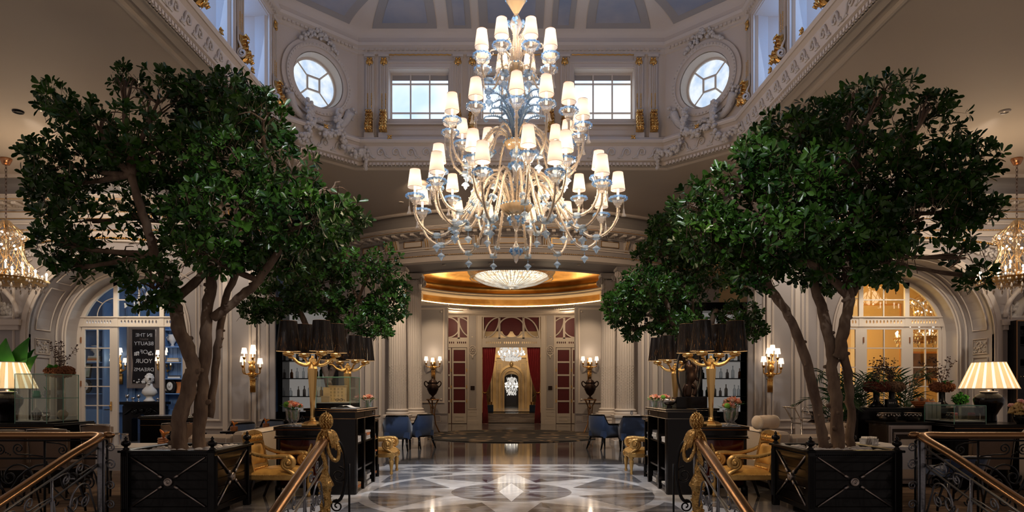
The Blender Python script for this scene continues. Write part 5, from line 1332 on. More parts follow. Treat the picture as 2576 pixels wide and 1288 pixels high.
def box_planter(label,x,y,rz=0,first={}):
    if first: return dup(first['o'],(x,y,0),rz,label)
    t=thing('box_planter',label,'planter',(x,y,0),rz); W=.47; H=.74
    b=MB(); 
    b.plate([rect(-W,.10,W,H)],.03,-W); 
    b.box(-W,-W,.08,W,W,.12); b.box(-W,-W,.1,-W+.03,W,H); b.box(W-.03,-W,.1,W,W,H); b.box(-W,W-.03,.1,W,W,H)
    for q in range(4):
        b.M=T(0,0,0,q*PI/2)
        for z in [.14+.098*i for i in range(6)]: b.box(-W+.05,-W-.008,z,W-.05,-W,z+.090,.004)
        b.box(-W,-W-.018,H-.07,W,-W+.05,H,.004); b.box(-W,-W-.018,.08,W,-W+.05,.14,.004)
    b.build('panelled_box',M_black,t)
    b=MB()
    for q in range(4):
        b.M=T(0,0,0,q*PI/2)
        b.box(-W-.06,-W-.06,H-.01,W+.06,-W+.04,H+.015,.004)
        for i in range(40): b.ball((-W+.06+i*(2*W-.12)/39,-W-.022,H-.04),.008,4,3)
    b.build('rim',M_blackm,t)
    for q in range(4):
        b=MB(T(0,0,0,q*PI/2)); b.box(-W-.04,-W-.04,0,-W+.04,-W+.04,H+.02,.008)
        for s in (-.02,.0,.02): b.tube([(-W+s,-W-.043,.12),(-W+s,-W-.043,H-.05)],.006,4)
        b.lathe([(.03,H+.015),(.035,H+.03),(.018,H+.045),(.02,H+.055),(.045,H+.07),(.05,H+.09),(.045,H+.108),(.02,H+.12),(.012,H+.128),(.022,H+.138),(.012,H+.15),(.004,H+.165),(0,H+.165)],16,(-W,-W,0)); b.build('corner_post',M_black,t)
        b=MB(T(0,0,0,q*PI/2))
        for a in range(4):
            an=math.atan2(.28,.36)*(1 if a in(0,2) else -1)+(PI if a>1 else 0)
            e=(.40*(1 if cos(an)>0 else -1),.27*(1 if sin(an)>0 else -1))
            st=(e[0]*.17,e[1]*.17)
            b.tube([(st[0],-W-.02,.41+st[1]),(e[0],-W-.02,.41+e[1])],.011,6); b.tube([(st[0],-W-.022,.41+st[1]),(st[0]*1.6,-W-.022,.41+st[1]*1.6)],.017,6)
        b.lathe([(0,-W-.045),(.008,-W-.045),(.012,-W-.032),(.03,-W-.032),(.034,-W-.040),(.045,-W-.036),(.05,-W-.022),(.05,-W)],24,(0,0,.41),'y')
        b.build('cross_brace',M_steel,t)
    b=MB(); b.box(-W+.03,-W+.03,H-.12,W-.03,W-.03,H-.035); b.build('soil',M_soil,t)
    b=MB(); random.seed(3)
    for i in range(230): b.ball((random.uniform(-.43,.43),random.uniform(-.43,.43),H-.02+random.uniform(-.01,.02)),random.uniform(.018,.036),7,5,(1.3,1,.65))
    b.build('pebbles',M_pebble,t,kind='stuff'); first['o']=t; return t
box_planter('black square planter with steel crosses holding the large left tree',-3.72,7.62)
box_planter('black square planter with steel crosses holding the large right tree',3.72,7.62)
box_planter('black square planter of the further left tree behind the glass case',-3.72,12.7)
box_planter('black square planter of the further right tree behind the bronze sculpture',3.55,12.7)
tree('potted_tree','large round-headed glossy evergreen tree in the left foreground planter',7.6,
 [([(452,1140),(452,1060),(478,960),(486,920),(455,840),(436,760),(428,722)],.088,.07,(-.1,0)),
  ([(436,760),(500,700),(560,640),(600,560)],.055,.04,(0,.2)),
  ([(500,1140),(506,1020),(514,900),(520,800),(530,700),(520,620),(500,520)],.075,.05,(.05,.15)),
  ([(528,1050),(545,900),(560,790),(590,690),(640,560),(690,420)],.045,.035,(.15,.5)),
  ([(535,800),(600,750),(650,705),(705,620),(745,500)],.055,.035,(.1,-.2)),
  ([(428,722),(390,640),(360,540),(330,440)],.06,.04,(0,-.3))],
 [(255,300,140,80),(400,250,145,60),(575,272,145,75),(190,420,115,90),(390,380,170,110),(590,400,170,110),(745,400,110,100),(835,480,75,70),(235,560,130,80),(410,560,150,110),(380,715,70,80),(600,560,180,110),(760,560,120,85),(130,470,60,70),(315,205,50,32),(150,620,50,60),(165,260,55,45),(300,640,90,60),(870,545,60,60),(690,660,80,50),(180,680,25,40),(520,640,90,50),(660,300,90,60)],
 3300,.105,11,(-3.72,7.62,.70),.04)
tree('potted_tree','large round-headed glossy evergreen tree in the right foreground planter',7.6,
 [([(2072,1135),(2062,1050),(2040,960),(2012,860),(1975,780),(1935,720),(1900,650)],.058,.045,(-.1,-.2)),
  ([(2112,1140),(2105,1040),(2095,940),(2088,860),(2065,770),(2045,700),(2030,600)],.075,.045,(0,.2)),
  ([(2110,900),(2125,820),(2135,740),(2128,640),(2145,540),(2160,430)],.07,.04,(0,0)),
  ([(2135,745),(2090,700),(2040,665),(1975,640),(1930,560)],.05,.03,(0,-.4)),
  ([(2138,1135),(2140,1030),(2130,940),(2118,860)],.045,.05,(.12,.05)),
  ([(2145,740),(2180,640),(2230,540),(2300,430)],.045,.03,(.1,.4))],
 [(1995,345,110,75),(2140,300,130,65),(2300,325,120,75),(2390,430,100,85),(1830,475,110,75),(1960,480,150,100),(2150,440,160,110),(2320,550,150,100),(2430,650,65,75),(1790,595,110,75),(1945,610,150,85),(2130,590,150,90),(2280,665,120,55),(2450,530,55,45),(1740,520,60,50),(2160,240,35,35),(2085,690,90,45),(2455,700,30,30),(1900,690,80,50),(2220,240,60,35),(2340,270,50,35),(1890,400,80,50)],
 3300,.105,23,(3.72,7.62,.70),.04)
tree('potted_tree','smaller evergreen tree further back on the left, above the glass display case',12.6,
 [([(820,1150),(826,1040),(826,960),(800,880),(770,820),(740,740)],.075,.05,(0,0)),([(826,960),(850,900),(870,830),(900,760)],.055,.035,(0,-.2)),([(826,955),(845,880),(830,780),(850,650)],.05,.03,(0,.3))],
 [(955,650,60,60),(890,650,90,80),(975,765,60,55),(895,790,90,50),(800,720,100,80),(695,755,80,50),(645,785,45,30),(760,640,100,80),(930,820,60,25),(830,560,90,60),(1000,720,30,40),(960,835,30,22)],
 2300,.10,31,(-3.55,12.7,.68),.035)
tree('potted_tree','smaller evergreen tree further back on the right, above the black and gold lamps',12.6,
 [([(1740,1150),(1742,1040),(1745,950),(1770,870),(1800,780)],.075,.05,(0,0)),([(1745,950),(1720,880),(1690,800),(1660,720)],.055,.035,(0,-.2)),([(1745,950),(1750,860),(1740,760),(1760,650)],.05,.03,(0,.3))],
 [(1655,640,65,55),(1620,725,75,60),(1575,785,60,45),(1700,740,100,70),(1790,720,90,70),(1850,790,65,45),(1895,830,32,28),(1700,815,80,35),(1760,620,90,60),(1545,770,30,40),(1590,835,30,28),(1680,570,60,40)],
 2300,.10,37,(3.55,12.7,.68),.035)
# ================= BANISTERS =================
def ironpanel(b,M,L,sl,top=0,hb=.80,dense=1):
    """wrought scrollwork in the local x/z plane below a handrail that drops by sl per metre"""
    b.M=M
    def q(u,v): return (u,0,top-sl*u+v)
    def tb(p,r=.008,n=5): b.tube([q(*a) for a in p],r,n)
    tb([(0,-.05),(L,-.05)],.012); tb([(0,-.24),(L,-.24)],.011); tb([(0,-hb),(L,-hb)],.014)
    k=max(1,int(L/.62)); st=L/k
    for i in range(k):
        u=i*st
        tb([(u,-.05),(u,-hb)],.013)
        tb([(u+.02,-.22),(u+st*.25,-.20)]+spiral(u+st*.42,-.135,.062,.012,-PI/2,1.5),.0075)
        tb([(u+st-.02,-.07),(u+st*.78,-.08)]+spiral(u+st*.72,-.15,.058,.012,PI/2,1.5),.0075)
        cx=u+st*.46
        tb([(u+.02,-hb+.03)]+spiral(cx,-.46,.19,.10,PI,-.62,16)+spiral(cx+.07,-.44,.085,.02,.2,-1.2,18),.0095)
        tb(spiral(cx-.10,-.50,.075,.014,PI/2,1.6),.008)
        tb([(u+st-.02,-.27),(u+st-.05,-.42),(u+st-.10,-.56),(u+st-.22,-.68)]+spiral(u+st*.42,-.68,.07,.014,0,-1.5),.009)
        tb(spiral(u+st*.86,-.70,.055,.012,PI,1.4),.0075)
        for q_ in range(5): b.ball(q(u+st*(.55+.035*q_),-.20+.012*q_),.011,5,3)
        b.tube([q(cx+.10,-.62),q(cx+.16,-.54),q(cx+.2,-.42)],[.004,.018,.004],5)
def railprof(pts): 
    b=MB(); p=smoothpts(pts,6); b.tube(p,.048,12,sq=.62,up=(0,0,1) if 0 else None); return b
def rail_tube(b,pts,w=.055,h=.036):
    # oval handrail kept level across
    pp=[Vector(p) for p in pts]; vs=[];n=12
    for i,p in enumerate(pp):
        t=(pp[min(i+1,len(pp)-1)]-pp[max(i-1,0)]).normalized(); sd=t.cross(Vector((0,0,1))).normalized(); up=sd.cross(t)
        for k in range(n): a=2*PI*k/n; vs.append(tuple(p+sd*(w*cos(a))+up*(h*sin(a))))
    b.add(vs,[(i*n+k,i*n+(k+1)%n,(i+1)*n+(k+1)%n,(i+1)*n+k) for i in range(len(pp)-1) for k in range(n)]+[tuple(range(n)),tuple((len(pp)-1)*n+k for k in range(n))],True)
for s in (-1,1):
    sd=('left','right')[s>0]
    # inner banister with the gilded newel
    t=thing('stair_banister','brass-railed banister with gilded newel on the inner %s of the stairs'%sd,'banister',(s*1.95,6.92,0))
    b=MB(); rail_tube(b,smoothpts([(0,.0,.905),(0,-.3,.81),(0,-1.0,.57),(0,-1.9,.26),(0,-3.0,-.12)],5)); b.build('handrail',M_rail,t)
    b=MB(); ironpanel(b,T(0,-.02,0,-PI/2),2.8,.345,.88,.80); b.build('scrollwork',M_iron,t)
    b=MB(); b.tube([(0,0,-.2),(0,0,.9)],.02,8); 
    b.box(-.03,-.03,0,.03,.03,.84); b.build('iron_post',M_iron,t)
    # side volute turning toward the aisle
    b=MB(); u=-s
    b.tube([(u*x,.10,z) for x,z in smoothpts([(.02,0,.80),(.10,0,.86),(.17,0,.72),(.18,0,.45),(.13,0,.25),(.05,0,.22)],4) and [(p.x,p.z) for p in smoothpts([(.02,0,.80),(.10,0,.86),(.17,0,.72),(.18,0,.45),(.13,0,.25),(.05,0,.22)],4)]],.018,6)
    b.tube([(u*(.11+x),.10,.50+z) for x,z in spiral(0,0,.09,.015,PI/2,-1.5)],.009,5); b.tube([(u*(.09+x),.10,.17+z) for x,z in spiral(0,0,.07,.012,PI/2,1.5)],.009,5)
    b.tube([(u*.22,.10,-.1),(u*.22,.10,.62)],.012,5); b.build('side_volute',M_blackm,t)
    b=MB()
    b.ball((0,0,1.08),.062,14,10,(1,1,1.25))
    for i in range(13):      # overlapping scales, ring by ring
        zc=-.92+1.84*i/12; r=math.sqrt(max(0,1-zc*zc)); n_=max(3,int(14*r))
        for k in range(n_):
            a=2*PI*(k+.5*(i%2))/n_; b.ball((.064*r*cos(a),.064*r*sin(a),1.08+.08*zc),.0125,5,4,(1,1,1.3))
    b.tube([(0,0,1.15),(0,0,1.185)],[.02,.004],6); b.lathe([(.03,.92),(.045,.96),(.05,.985),(.03,1.01)],14,lobes=7,la=.1)
    b.build('pine_cone',M_goldo,t)
    b=MB()
    for sx in (-1,1):
        for j in range(7):
            f=j/6
            b.tube(smoothpts([(sx*.028,-.05+.02*j,.985),(sx*(.05+.02*f),-.075+.03*j,.95),(sx*(.07+.05*f),-.08+.03*j,.88-.01*j),(sx*(.085+.075*f),-.075+.028*j,.80-.012*j+.01*(j%2))],4),[.007,.008,.009,.010,.011,.012,.013,.014,.014,.014,.012,.010,.005],6)
        b.tube(smoothpts([(sx*.04,-.07,.93),(sx*.05,-.095,.80),(sx*.09,-.10,.70),(sx*.14,-.09,.68),(sx*.155,-.07,.76),(sx*.13,-.06,.85)],4),[.010+.0105*math.sin(PI*q/20)+.003*(q%2) for q in range(21)],8)
    b.tube(smoothpts([(0,-.09,.93),(-.012,-.10,.78),(.02,-.10,.64),(-.03,-.095,.56)],5),[.012+.010*math.sin(PI*q/15)+.003*(q%2) for q in range(16)],8)
    for j in range(9): a=PI+PI*j/8; b.tube([(.03*cos(a),.03*sin(a),1.0),(.05*cos(a),.05*sin(a),.93),(.035*cos(a),.035*sin(a),.84)],[.008,.013,.005],5)
    b.build('gilt_drapery',M_goldo,t)
    b=MB(); b.lathe([(0,.70),(.02,.68),(.018,.64),(.035,.60),(.03,.55),(.05,.50),(.085,.43),(.09,.41),(.07,.39),(.055,.34),(.06,.25),(.05,.12),(.04,.02),(.07,-.05),(0,-.06)],18,(0,-.03,0),lobes=6,la=.05)
    for j in range(14): a=j*2.4; b.ball((.055*cos(a),-.03+.055*sin(a),.02+.026*j),.02,5,4)
    b.build('gilt_baluster',M_goldo,t)
    # outer banister
    t=thing('stair_banister','brass-railed banister dropping from the corner at the far %s of the stairs'%sd,'banister',(s*4.3,7.0,0))
    b=MB(); pts=[(s*x,y,z) for x,y,z in ((6.5,0,.925),(4.0,0,.925),(1.0,0,.925),(.35,0,.925),(.10,-.03,.93),(0.0,-.16,.90),(0.01,-.6,.76),(.02,-1.2,.54),(.04,-2.0,.25),(.06,-3.0,-.1))]
    rail_tube(b,smoothpts(pts,5)); b.ball((s*-.02,-.02,.93),.06,10,8,(1.2,.9,.6)); b.build('handrail',M_rail,t)
    b=MB(); ironpanel(b,T(0.03*s,-.1,0,-PI/2),2.8,.345,.86,.80); b.build('scrollwork',M_iron,t)
    b=MB(); ironpanel(b,T(.0,0,0,0)@Matrix.Diagonal((s,1,1,1)),6.0,0,.92,.9); 
    for i in range(6):
        b.tube([(.2+i*1.0+.45+.42*cos(a),0,.12+.50*sin(a)) for a in [PI*j/12 for j in range(13)]],.012,5)
    b.build('level_scrollwork',M_blackm,t)
    b=MB(); b.box(-.02,-.12,-.1,.02,-.08,.88); b.tube([(s*-.03,-.1,z) for z in (0,.3,.6,.88)],.012,5)
    for z,r in ((.80,.05),(.62,.06),(.40,.05),(.2,.05)): b.tube([(s*(-.07+x),-.06,z+v) for x,v in spiral(0,0,r,.01,0,1.6)],.008,5)
    b.build('iron_post',M_iron,t)
# ================= GOLD ARMCHAIRS =================
def gold_chair(label,x,y,rz,first={}):
    if first: return dup(first['o'],(x,y,0),rz,label)
    t=thing('gilded_armchair',label,'armchair',(x,y,0),rz)   # faces +x
    b=MB(); b.box(-.28,-.30,.29,.30,.30,.36,.01)
    for i in range(30):
        for sy in (-1,1): b.ball((-.27+.56*i/29,sy*.303,.355),.006,4,3)
        b.ball((.303,-.28+.56*i/29,.355),.006,4,3); b.ball((.303,-.28+.56*i/29,.295),.006,4,3)
    for sy in (-1,1): b.box(.27,sy*.27-.035,.28,.315,sy*.27+.035,.37); b.ball((.317,sy*.27,.325),.022,8,5,(.4,1,1))
    b.build('seat_rail',M_giltw,t)
    b=MB(); N=12; vs=[]
    for i in range(N+1):
        for j in range(N+1):
            u,v=-1+2*i/N,-1+2*j/N; vs.append((.01+.285*u,.285*v,.36+.075*(1-abs(u)**3.5)**.5*(1-abs(v)**3.5)**.5))
    b.add(vs,[(i*(N+1)+j,(i+1)*(N+1)+j,(i+1)*(N+1)+j+1,i*(N+1)+j+1) for i in range(N) for j in range(N)],True); b.build('seat',M_goldfab,t)
    # back, leaning, curved top
    bk=T(-.27,0,.36,0,0,-.22)
    b=MB(bk@T(0,0,0,PI/2)); 
    top=[(-.24,.50)]+[(-.24+.48*i/10,.50+.045*sin(PI*i/10)) for i in range(1,10)]+[(.24,.50)]
    inner=[(-.19,.10),(.19,.10),(.19,.36)]+[(.19-.38*i/8,.36+.03*sin(PI*i/8)) for i in range(1,8)]+[(-.19,.36)]
    b.plate([[(-.22,0)]+top+[(.22,0)],inner],.05,-.025); b.box(-.19,-.005,.34,.19,.015,.53)
    b.build('back_frame',M_giltw,t)
    b=MB(bk@T(0,0,0,PI/2))
    for i in range(11):
        u=-.17+.034*i
        for sy in (-1,1): b.tube([(u,sy*.028,.40),(u+.012,sy*.036,.44),(u,sy*.03,.49)],[.006,.014,.005],5); b.ball((u+.017,sy*.03,.415),.010,5,3)
        b.ball((u,-.028,.05),.014,5,4)
    for i in range(24):
        for sx in (-1,1):
            for sy in (-1,1): b.ball((sx*.225,sy*.028,.02+.02*i),.005,4,3)
    b.build('carved_crest',M_gold,t)
    b=MB(bk@T(0,0,0,PI/2)); vs=[];N=8
    for sy in (-1,1):
        o=len(vs)
        for i in range(N+1):
            for j in range(N+1): u,v=-1+2*i/N,-1+2*j/N; vs.append((.185*u,sy*(.012+.035*(1-u**4)**.5*(1-v**4)**.5),.235+.13*v))
        b.add(vs[o:],[(i*(N+1)+j,(i+1)*(N+1)+j,(i+1)*(N+1)+j+1,i*(N+1)+j+1) for i in range(N) for j in range(N)],True)
    b.build('back_cushion',M_goldfab,t)
    for sy in (-1,1):
        y0=sy*.265; b=MB()
        pts=smoothpts([(-.33,y0,.66),(-.24,y0,.615),(-.05,y0,.575),(.12,y0,.585),(.21,y0,.58)],4)
        vol=[(.21+u,y0,.505+v) for u,v in spiral(0,0,.078,.018,PI/2,-1.35)]
        b.tube([tuple(p) for p in pts]+vol,[.022+.008*min(1,i/12) for i in range(len(pts)+len(vol))],8,sq=1.25)
        b.cyl((.21,y0-.035,.505),.03,.07,12,'y'); b.ball((.21,y0-.036,.505),.02,8,5); b.ball((.21,y0+.036,.505),.02,8,5)
        b.tube(smoothpts([(.20,y0,.57),(.14,y0,.52),(.15,y0,.45),(.24,y0,.40),(.285,y0,.36)],4),.026,8,sq=1.3)
        for p in pts[::1]: 
            for e in (-1,1): b.ball((p.x,p.y+e*.03,p.z-.012),.006,4,3)
        b.build('scroll_arm',M_giltw,t)
        b=MB(); b.lathe([(.035,.30),(.04,.27),(.022,.25),(.038,.23),(.036,.20),(.022,.10),(.018,.05),(.026,.035),(.022,.0),(0,0)],14,(.27,sy*.26,0),lobes=8,la=.06); b.build('leg',M_giltw,t)
        b=MB(); b.tube(smoothpts([(-.24,sy*.24,.32),(-.27,sy*.25,.18),(-.34,sy*.27,0)],4),[.03,.028,.026,.024,.022,.02,.019,.018,.018],8); b.build('leg',M_darkw,t)
    first['o']=t; return t
gold_chair('gilded armchair with scroll arms beside the large left planter',-2.96,8.44,-.06)
gold_chair('gilded armchair with scroll arms beside the large right planter',2.96,8.44,PI+.06)
gold_chair('gilded armchair at the far end of the left bookcase, mostly hidden',-2.27,11.22,0)
gold_chair('gilded armchair at the far end of the right bookcase, mostly hidden',2.27,11.22,PI)
# ================= LACQUER CONSOLES AND BOOKCASES =================
def rrect(x0,y0,x1,y1,r,n=5):
    out=[]
    for cx,cy,a in ((x1-r,y1-r,0),(x0+r,y1-r,PI/2),(x0+r,y0+r,PI),(x1-r,y0+r,1.5*PI)):
        out+= [(cx+r*cos(a+PI/2*i/n),cy+r*sin(a+PI/2*i/n)) for i in range(n+1)]
    return out
def console(label,x,y,s,name='lacquer_console'):
    t=thing(name,label,'console table',(x,y,0)); w=.34;d=.31
    b=MB(); b.prism(rrect(-w,-d,w,d,.05),.88,.92); b.prism(rrect(-w+.02,-d+.02,w-.02,d-.02,.05),.80,.88); b.prism(rrect(-w+.01,-d+.01,w-.01,d-.01,.05),.76,.79)
    b.build('top',M_black,t)
    b=MB()
    for z in (.885,.875,.765,.915): 
        p=rrect(-w-.002,-d-.002,w+.002,d+.002,.05); b.tube([(a,c,z) for a,c in p],.003,4,closed=True)
    b.build('gilt_lines',M_rail,t)
    b=MB(); b.box(-w+.04,-d+.04,.10,w-.04,d-.04,.77); b.build('body',M_black,t)
    b=MB(); b.box(-w+.10,-d+.028,.14,w-.08,-d+.04,.74); b.build('red_panel',M_red,t)
    b=MB(); b.tube(smoothpts([(-w+.10,-d+.024,.62),(-.1,-d+.024,.42),(w-.1,-d+.024,.42)],5),.004,4); b.build('brass_inlay',M_rail,t)
    for sx in (-1,1):
        for sy in (-1,1):
            b=MB(); b.lathe([(.03,.78),(.03,.14),(.045,.12),(.045,.0),(0,0)],12,(sx*(w-.06),sy*(d-.06),0)); b.build('leg',M_black,t)
    return t
def bookcase(label,s):
    t=thing('lacquer_bookcase',label,'bookcase',(s*2.52,0,0)); u=-s  # open side faces the aisle
    X0,X1=-.42,.42
    b=MB()
    ya,yb=8.84,10.15
    def bx(a,y0,z0,c,y1,z1,r=0): b.box(min(u*a,u*c),y0,z0,max(u*a,u*c),y1,z1,r)
    bx(-.42,9.4,0,.20,yb,1.02); bx(.06,ya,0,.20,9.4,1.02); bx(-.42,9.4,1.02,.42,yb,1.12); bx(-.45,9.38,1.12,.45,yb+.03,1.15,.008); bx(.04,ya,1.02,.42,9.42,1.12); bx(.04,ya-.03,1.12,.45,9.42,1.15,.008)
    for y0,y1 in ((ya,ya+.16),(9.38,9.46),(yb-.06,yb)): bx(.2,y0,0,.42,y1,1.02)
    for z in (.0,.30,.66): bx(.2,ya+.1,z,.40,yb,z+.025)
    b.lathe([(.05,0),(.05,1.02)],12,(u*.38,ya+.05,0))
    b.build('tall_unit',M_black,t)
    b=MB(); ya,yb=10.17,10.78
    bx(-.42,ya,0,.12,yb,.93); bx(-.42,ya,.90,.34,yb,.95); bx(-.42,ya,.97,.37,yb+.03,1.0,.006)
    for y0,y1 in ((ya,ya+.03),(yb-.05,yb)): bx(.12,y0,.06,.34,y1,.93)
    for z in (.06,.34,.62): bx(.12,ya,z,.34,yb,z+.022)
    for y in (ya+.04,yb-.04): b.lathe([(.03,0),(.03,.2)],10,(u*.33,y,0))
    b.build('low_unit',M_black,t)
    b=MB()
    for z in (1.025,1.118,1.145): b.tube([(u*-.452,9.378,z),(u*.04,9.378,z),(u*.04,8.808,z),(u*.452,8.808,z),(u*.452,10.18,z)],.003,4)
    for z in (.955,.935,.998): b.tube([(u*.375,10.17,z),(u*.375,10.81,z)],.003,4)
    b.build('gilt_lines',M_silver if s>0 else M_rail,t)
    b=MB(); b.cyl((u*.422,9.9 if 0 else 10.0,1.07),.03,.008,16,'x'); b.build('drawer_pull',M_silver,t)
    return t
for s in (-1,1):
    sd=('left','right')[s>0]
    console('black lacquer console with a dark red panel under the front %s lamp'%sd,s*2.84,9.06,s)
    console('black lacquer console under the rear %s lamp, hidden behind the bookcase'%sd,s*3.04,11.4,s)
    bookcase('black lacquer bookcase with open shelves on the aisle side, %s of the aisle'%sd,s)
# ---- gilded multi-shade lamps
M_blk_sh=mat('black_ribbed_shade',(.007,.004,.003),.3,spec=.3,coat=.25)
nt=M_blk_sh.node_tree; N=nt.nodes; pb=N['Principled BSDF']; out=N['Material Output']
tc=N.new('ShaderNodeTexCoord'); mp=N.new('ShaderNodeMapping'); mp.inputs['Scale'].default_value=(150,150,.6); nz=N.new('ShaderNodeTexNoise'); nz.inputs['Scale'].default_value=1; nz.inputs['Detail'].default_value=1
rp=N.new('ShaderNodeValToRGB'); rp.color_ramp.elements[0].position=.60; rp.color_ramp.elements[1].position=.80; rp.color_ramp.elements[1].color=(.028,.028,.028,1)
tl=N.new('ShaderNodeBsdfTranslucent'); tl.inputs[0].default_value=(1,.50,.16,1); mx=N.new('ShaderNodeMixShader')
for a,b_ in ((tc.outputs['Object'],mp.inputs[0]),(mp.outputs[0],nz.inputs[0]),(nz.outputs[0],rp.inputs[0]),(rp.outputs[0],mx.inputs[0]),(pb.outputs[0],mx.inputs[1]),(tl.outputs[0],mx.inputs[2]),(mx.outputs[0],out.inputs[0])): nt.links.new(a,b_)
M_in=mat('gold_shade_lining',(.85,.5,.2),.45,.5,em=(1,.62,.25),es=.55)
def gold_lamp(label,x,y,z,rz,first={}):
    t=thing('gilded_table_lamp',label,'lamp',(x,y,z),rz)
    if first: [dup(c,parent=t) for c in first['o'].children]
    else:
        b=MB(); n=8
        b.lathe([(0,0),(.15,0),(.155,.012),(.15,.03),(.11,.055),(.07,.065),(.05,.07),(.035,.09),(.04,.10),(.028,.12),(0,.12)],n,smooth=False)
        b.lathe([(.034,.10),(.028,.14),(.038,.35),(.064,.70),(.070,.78),(.048,.82),(.038,.84),(.052,.87),(.052,.91),(.02,.93),(.015,.96),(0,.965)],n,smooth=False); b.build('stem',M_goldm,t)
        for k in range(4):
            a=k*PI/2; M=T(0,0,0,a)
            b=MB(M); b.tube(smoothpts([(.03,0,.86),(.10,0,.83),(.20,0,.86),(.27,0,.92),(.33,0,.93)],5),[.028-.0006*i for i in range(21)],8,sq=.75); o=b.build('arm',M_goldm,t)
            b=MB(M); b.lathe([(0,.94),(.03,.94),(.068,.957),(.072,.985),(.05,1.0),(0,1.0)],20,(.33,0,0),lobes=20,la=.03); b.cyl((.33,0,1.0),.018,.05,8); b.build('cup',M_goldm,o)
            b=MB(M); b.lathe([(.158,1.01),(.112,1.41)],120,(.33,0,0),'z',False,lobes=60,la=.012); b.build('shade',M_blk_sh,o)
            b=MB(M); b.lathe([(.157,1.008),(.146,1.012)],32,(.33,0,0)); b.build('shade_lining',M_in,o)
            b=MB(M); b.tube([(.33+.158*cos(q),.158*sin(q),1.01) for q in [2*PI*j/28 for j in range(28)]],.0025,4,closed=True); b.tube([(.33+.112*cos(q),.112*sin(q),1.41) for q in [2*PI*j/28 for j in range(28)]],.003,4,closed=True); b.build('shade_trim',M_rail,o)
            b=MB(M); b.ball((.33,0,1.12),.03,8,6); b.build('bulb',M_bulb,o)
        first['o']=t
    for k in range(4):
        a=rz+k*PI/2; lamp('POINT',(x+.33*cos(a),y+.33*sin(a),z+1.06),9,(1,.70,.38),.03,name='shade_bulb')
    return t
gold_lamp('gilded four-arm lamp with black shades at the front left, nearest the left vases',-2.72,9.0,.92,math.radians(37-90))
gold_lamp('gilded four-arm lamp with black shades on the left, behind the glass case',-2.84,11.4,.92,math.radians(37-90))
gold_lamp('gilded four-arm lamp with black shades at the front right, nearest the right vases',2.73,9.0,.92,math.radians(-37-90))
gold_lamp('gilded four-arm lamp with black shades on the right, behind the bronze sculpture',2.84,11.4,.92,math.radians(-37-90))
# ---- glass display cases
def glasscase(label,x0,y0,z0,x1,y1,z1,mid=None,base=.05,shelf=None,name='glass_display_case'):
    t=thing(name,label,'display case',((x0+x1)/2,(y0+y1)/2,z0)); cx,cy_=(x0+x1)/2,(y0+y1)/2
    M=T(-cx,-cy_,-z0)
    if base: b=MB(M); b.box(x0,y0,z0,x1,y1,z0+base,.004); b.build('base',M_black,t); b=MB(M); b.box(x0+.01,y0+.01,z0+base,x1-.01,y1-.01,z0+base+.012); b.build('display_board',M_linen,t)
    zb=z0+base*0
    for nm,q in (('front_pane',(x0,y0,x1,y0+.004)),('back_pane',(x0,y1-.004,x1,y1)),('side_pane',(x0,y0,x0+.004,y1)),('side_pane',(x1-.004,y0,x1,y1))):
        b=MB(M); b.box(q[0],q[1],zb+.012,q[2],q[3],z1); b.build(nm,M_glass,t)
    b=MB(M); b.box(x0,y0,z1-.004,x1,y1,z1); b.build('top_pane',M_glass,t)
    if shelf: b=MB(M); b.box(x0+.005,y0+.005,shelf,x1-.005,y1-.005,shelf+.006); b.build('glass_shelf',M_glass,t)
    b=MB(M); e=.0035
    for xx in (x0,x1):
        for yy in (y0,y1): b.box(xx-e,yy-e,zb,xx+e,yy+e,z1)
    for z in ([z1]+([shelf] if shelf else [])):
        for xx in (x0,x1): b.box(xx-e,y0,z-e,xx+e,y1,z+e)
        for yy in (y0,y1): b.box(x0,yy-e,z-e,x1,yy+e,z+e)
    if mid: 
        for xx in (x0,x1): b.box(xx-e,mid-e,zb,xx+e,mid+e,z1)
    b.build('glass_edges',M_glasse,t); return t
glasscase('glass display case with a small building model on the left bookcase',-2.82,9.5,1.15,-2.33,10.1,1.60,base=.07)
t=thing('building_model','cream cardboard model of a palace facade inside the left glass case','model',(-2.60,9.85,1.232))
b=MB(); b.box(-.12,-.05,0,.12,.05,.24); b.box(-.13,-.06,.235,.13,.06,.245); b.box(-.21,-.03,0,-.125,.03,.22); b.build('facade_block',mat('cream_card',(.70,.50,.28),.6),t)
b=MB()
for i in range(4):
    for j in range(4): b.box(-.10+.055*i,-.054,.03+.05*j,-.075+.055*i,-.05,.06+.05*j)
b.build('windows',M_bookt,t)
t=thing('card_box','plain brown card box lying in front of the building model','box',(-2.72,9.66,1.232)); b=MB(); b.box(-.06,-.05,0,.06,.05,.09,.003); b.build('carton',M_bookt,t); b=MB(); b.box(-.062,-.052,.075,.062,.052,.092,.002); b.build('lid',M_bookt,t)
t=thing('spectacles','pair of dark spectacles inside the left glass case','glasses',(-2.52,9.62,1.235))
b=MB()
for s in (-1,1): b.tube([(s*.03+.022*cos(a),0,.03+.016*sin(a)) for a in [2*PI*j/14 for j in range(14)]],.0035,4,closed=True)
b.tube([(-.01,0,.034),(.01,0,.034)],.003,4); b.build('frame_front',M_black,t)
for s in (-1,1): b=MB(); b.tube([(s*.052,0,.035),(s*.055,.1,.03),(s*.05,.13,.01)],.003,4); b.build('temple',M_black,t)
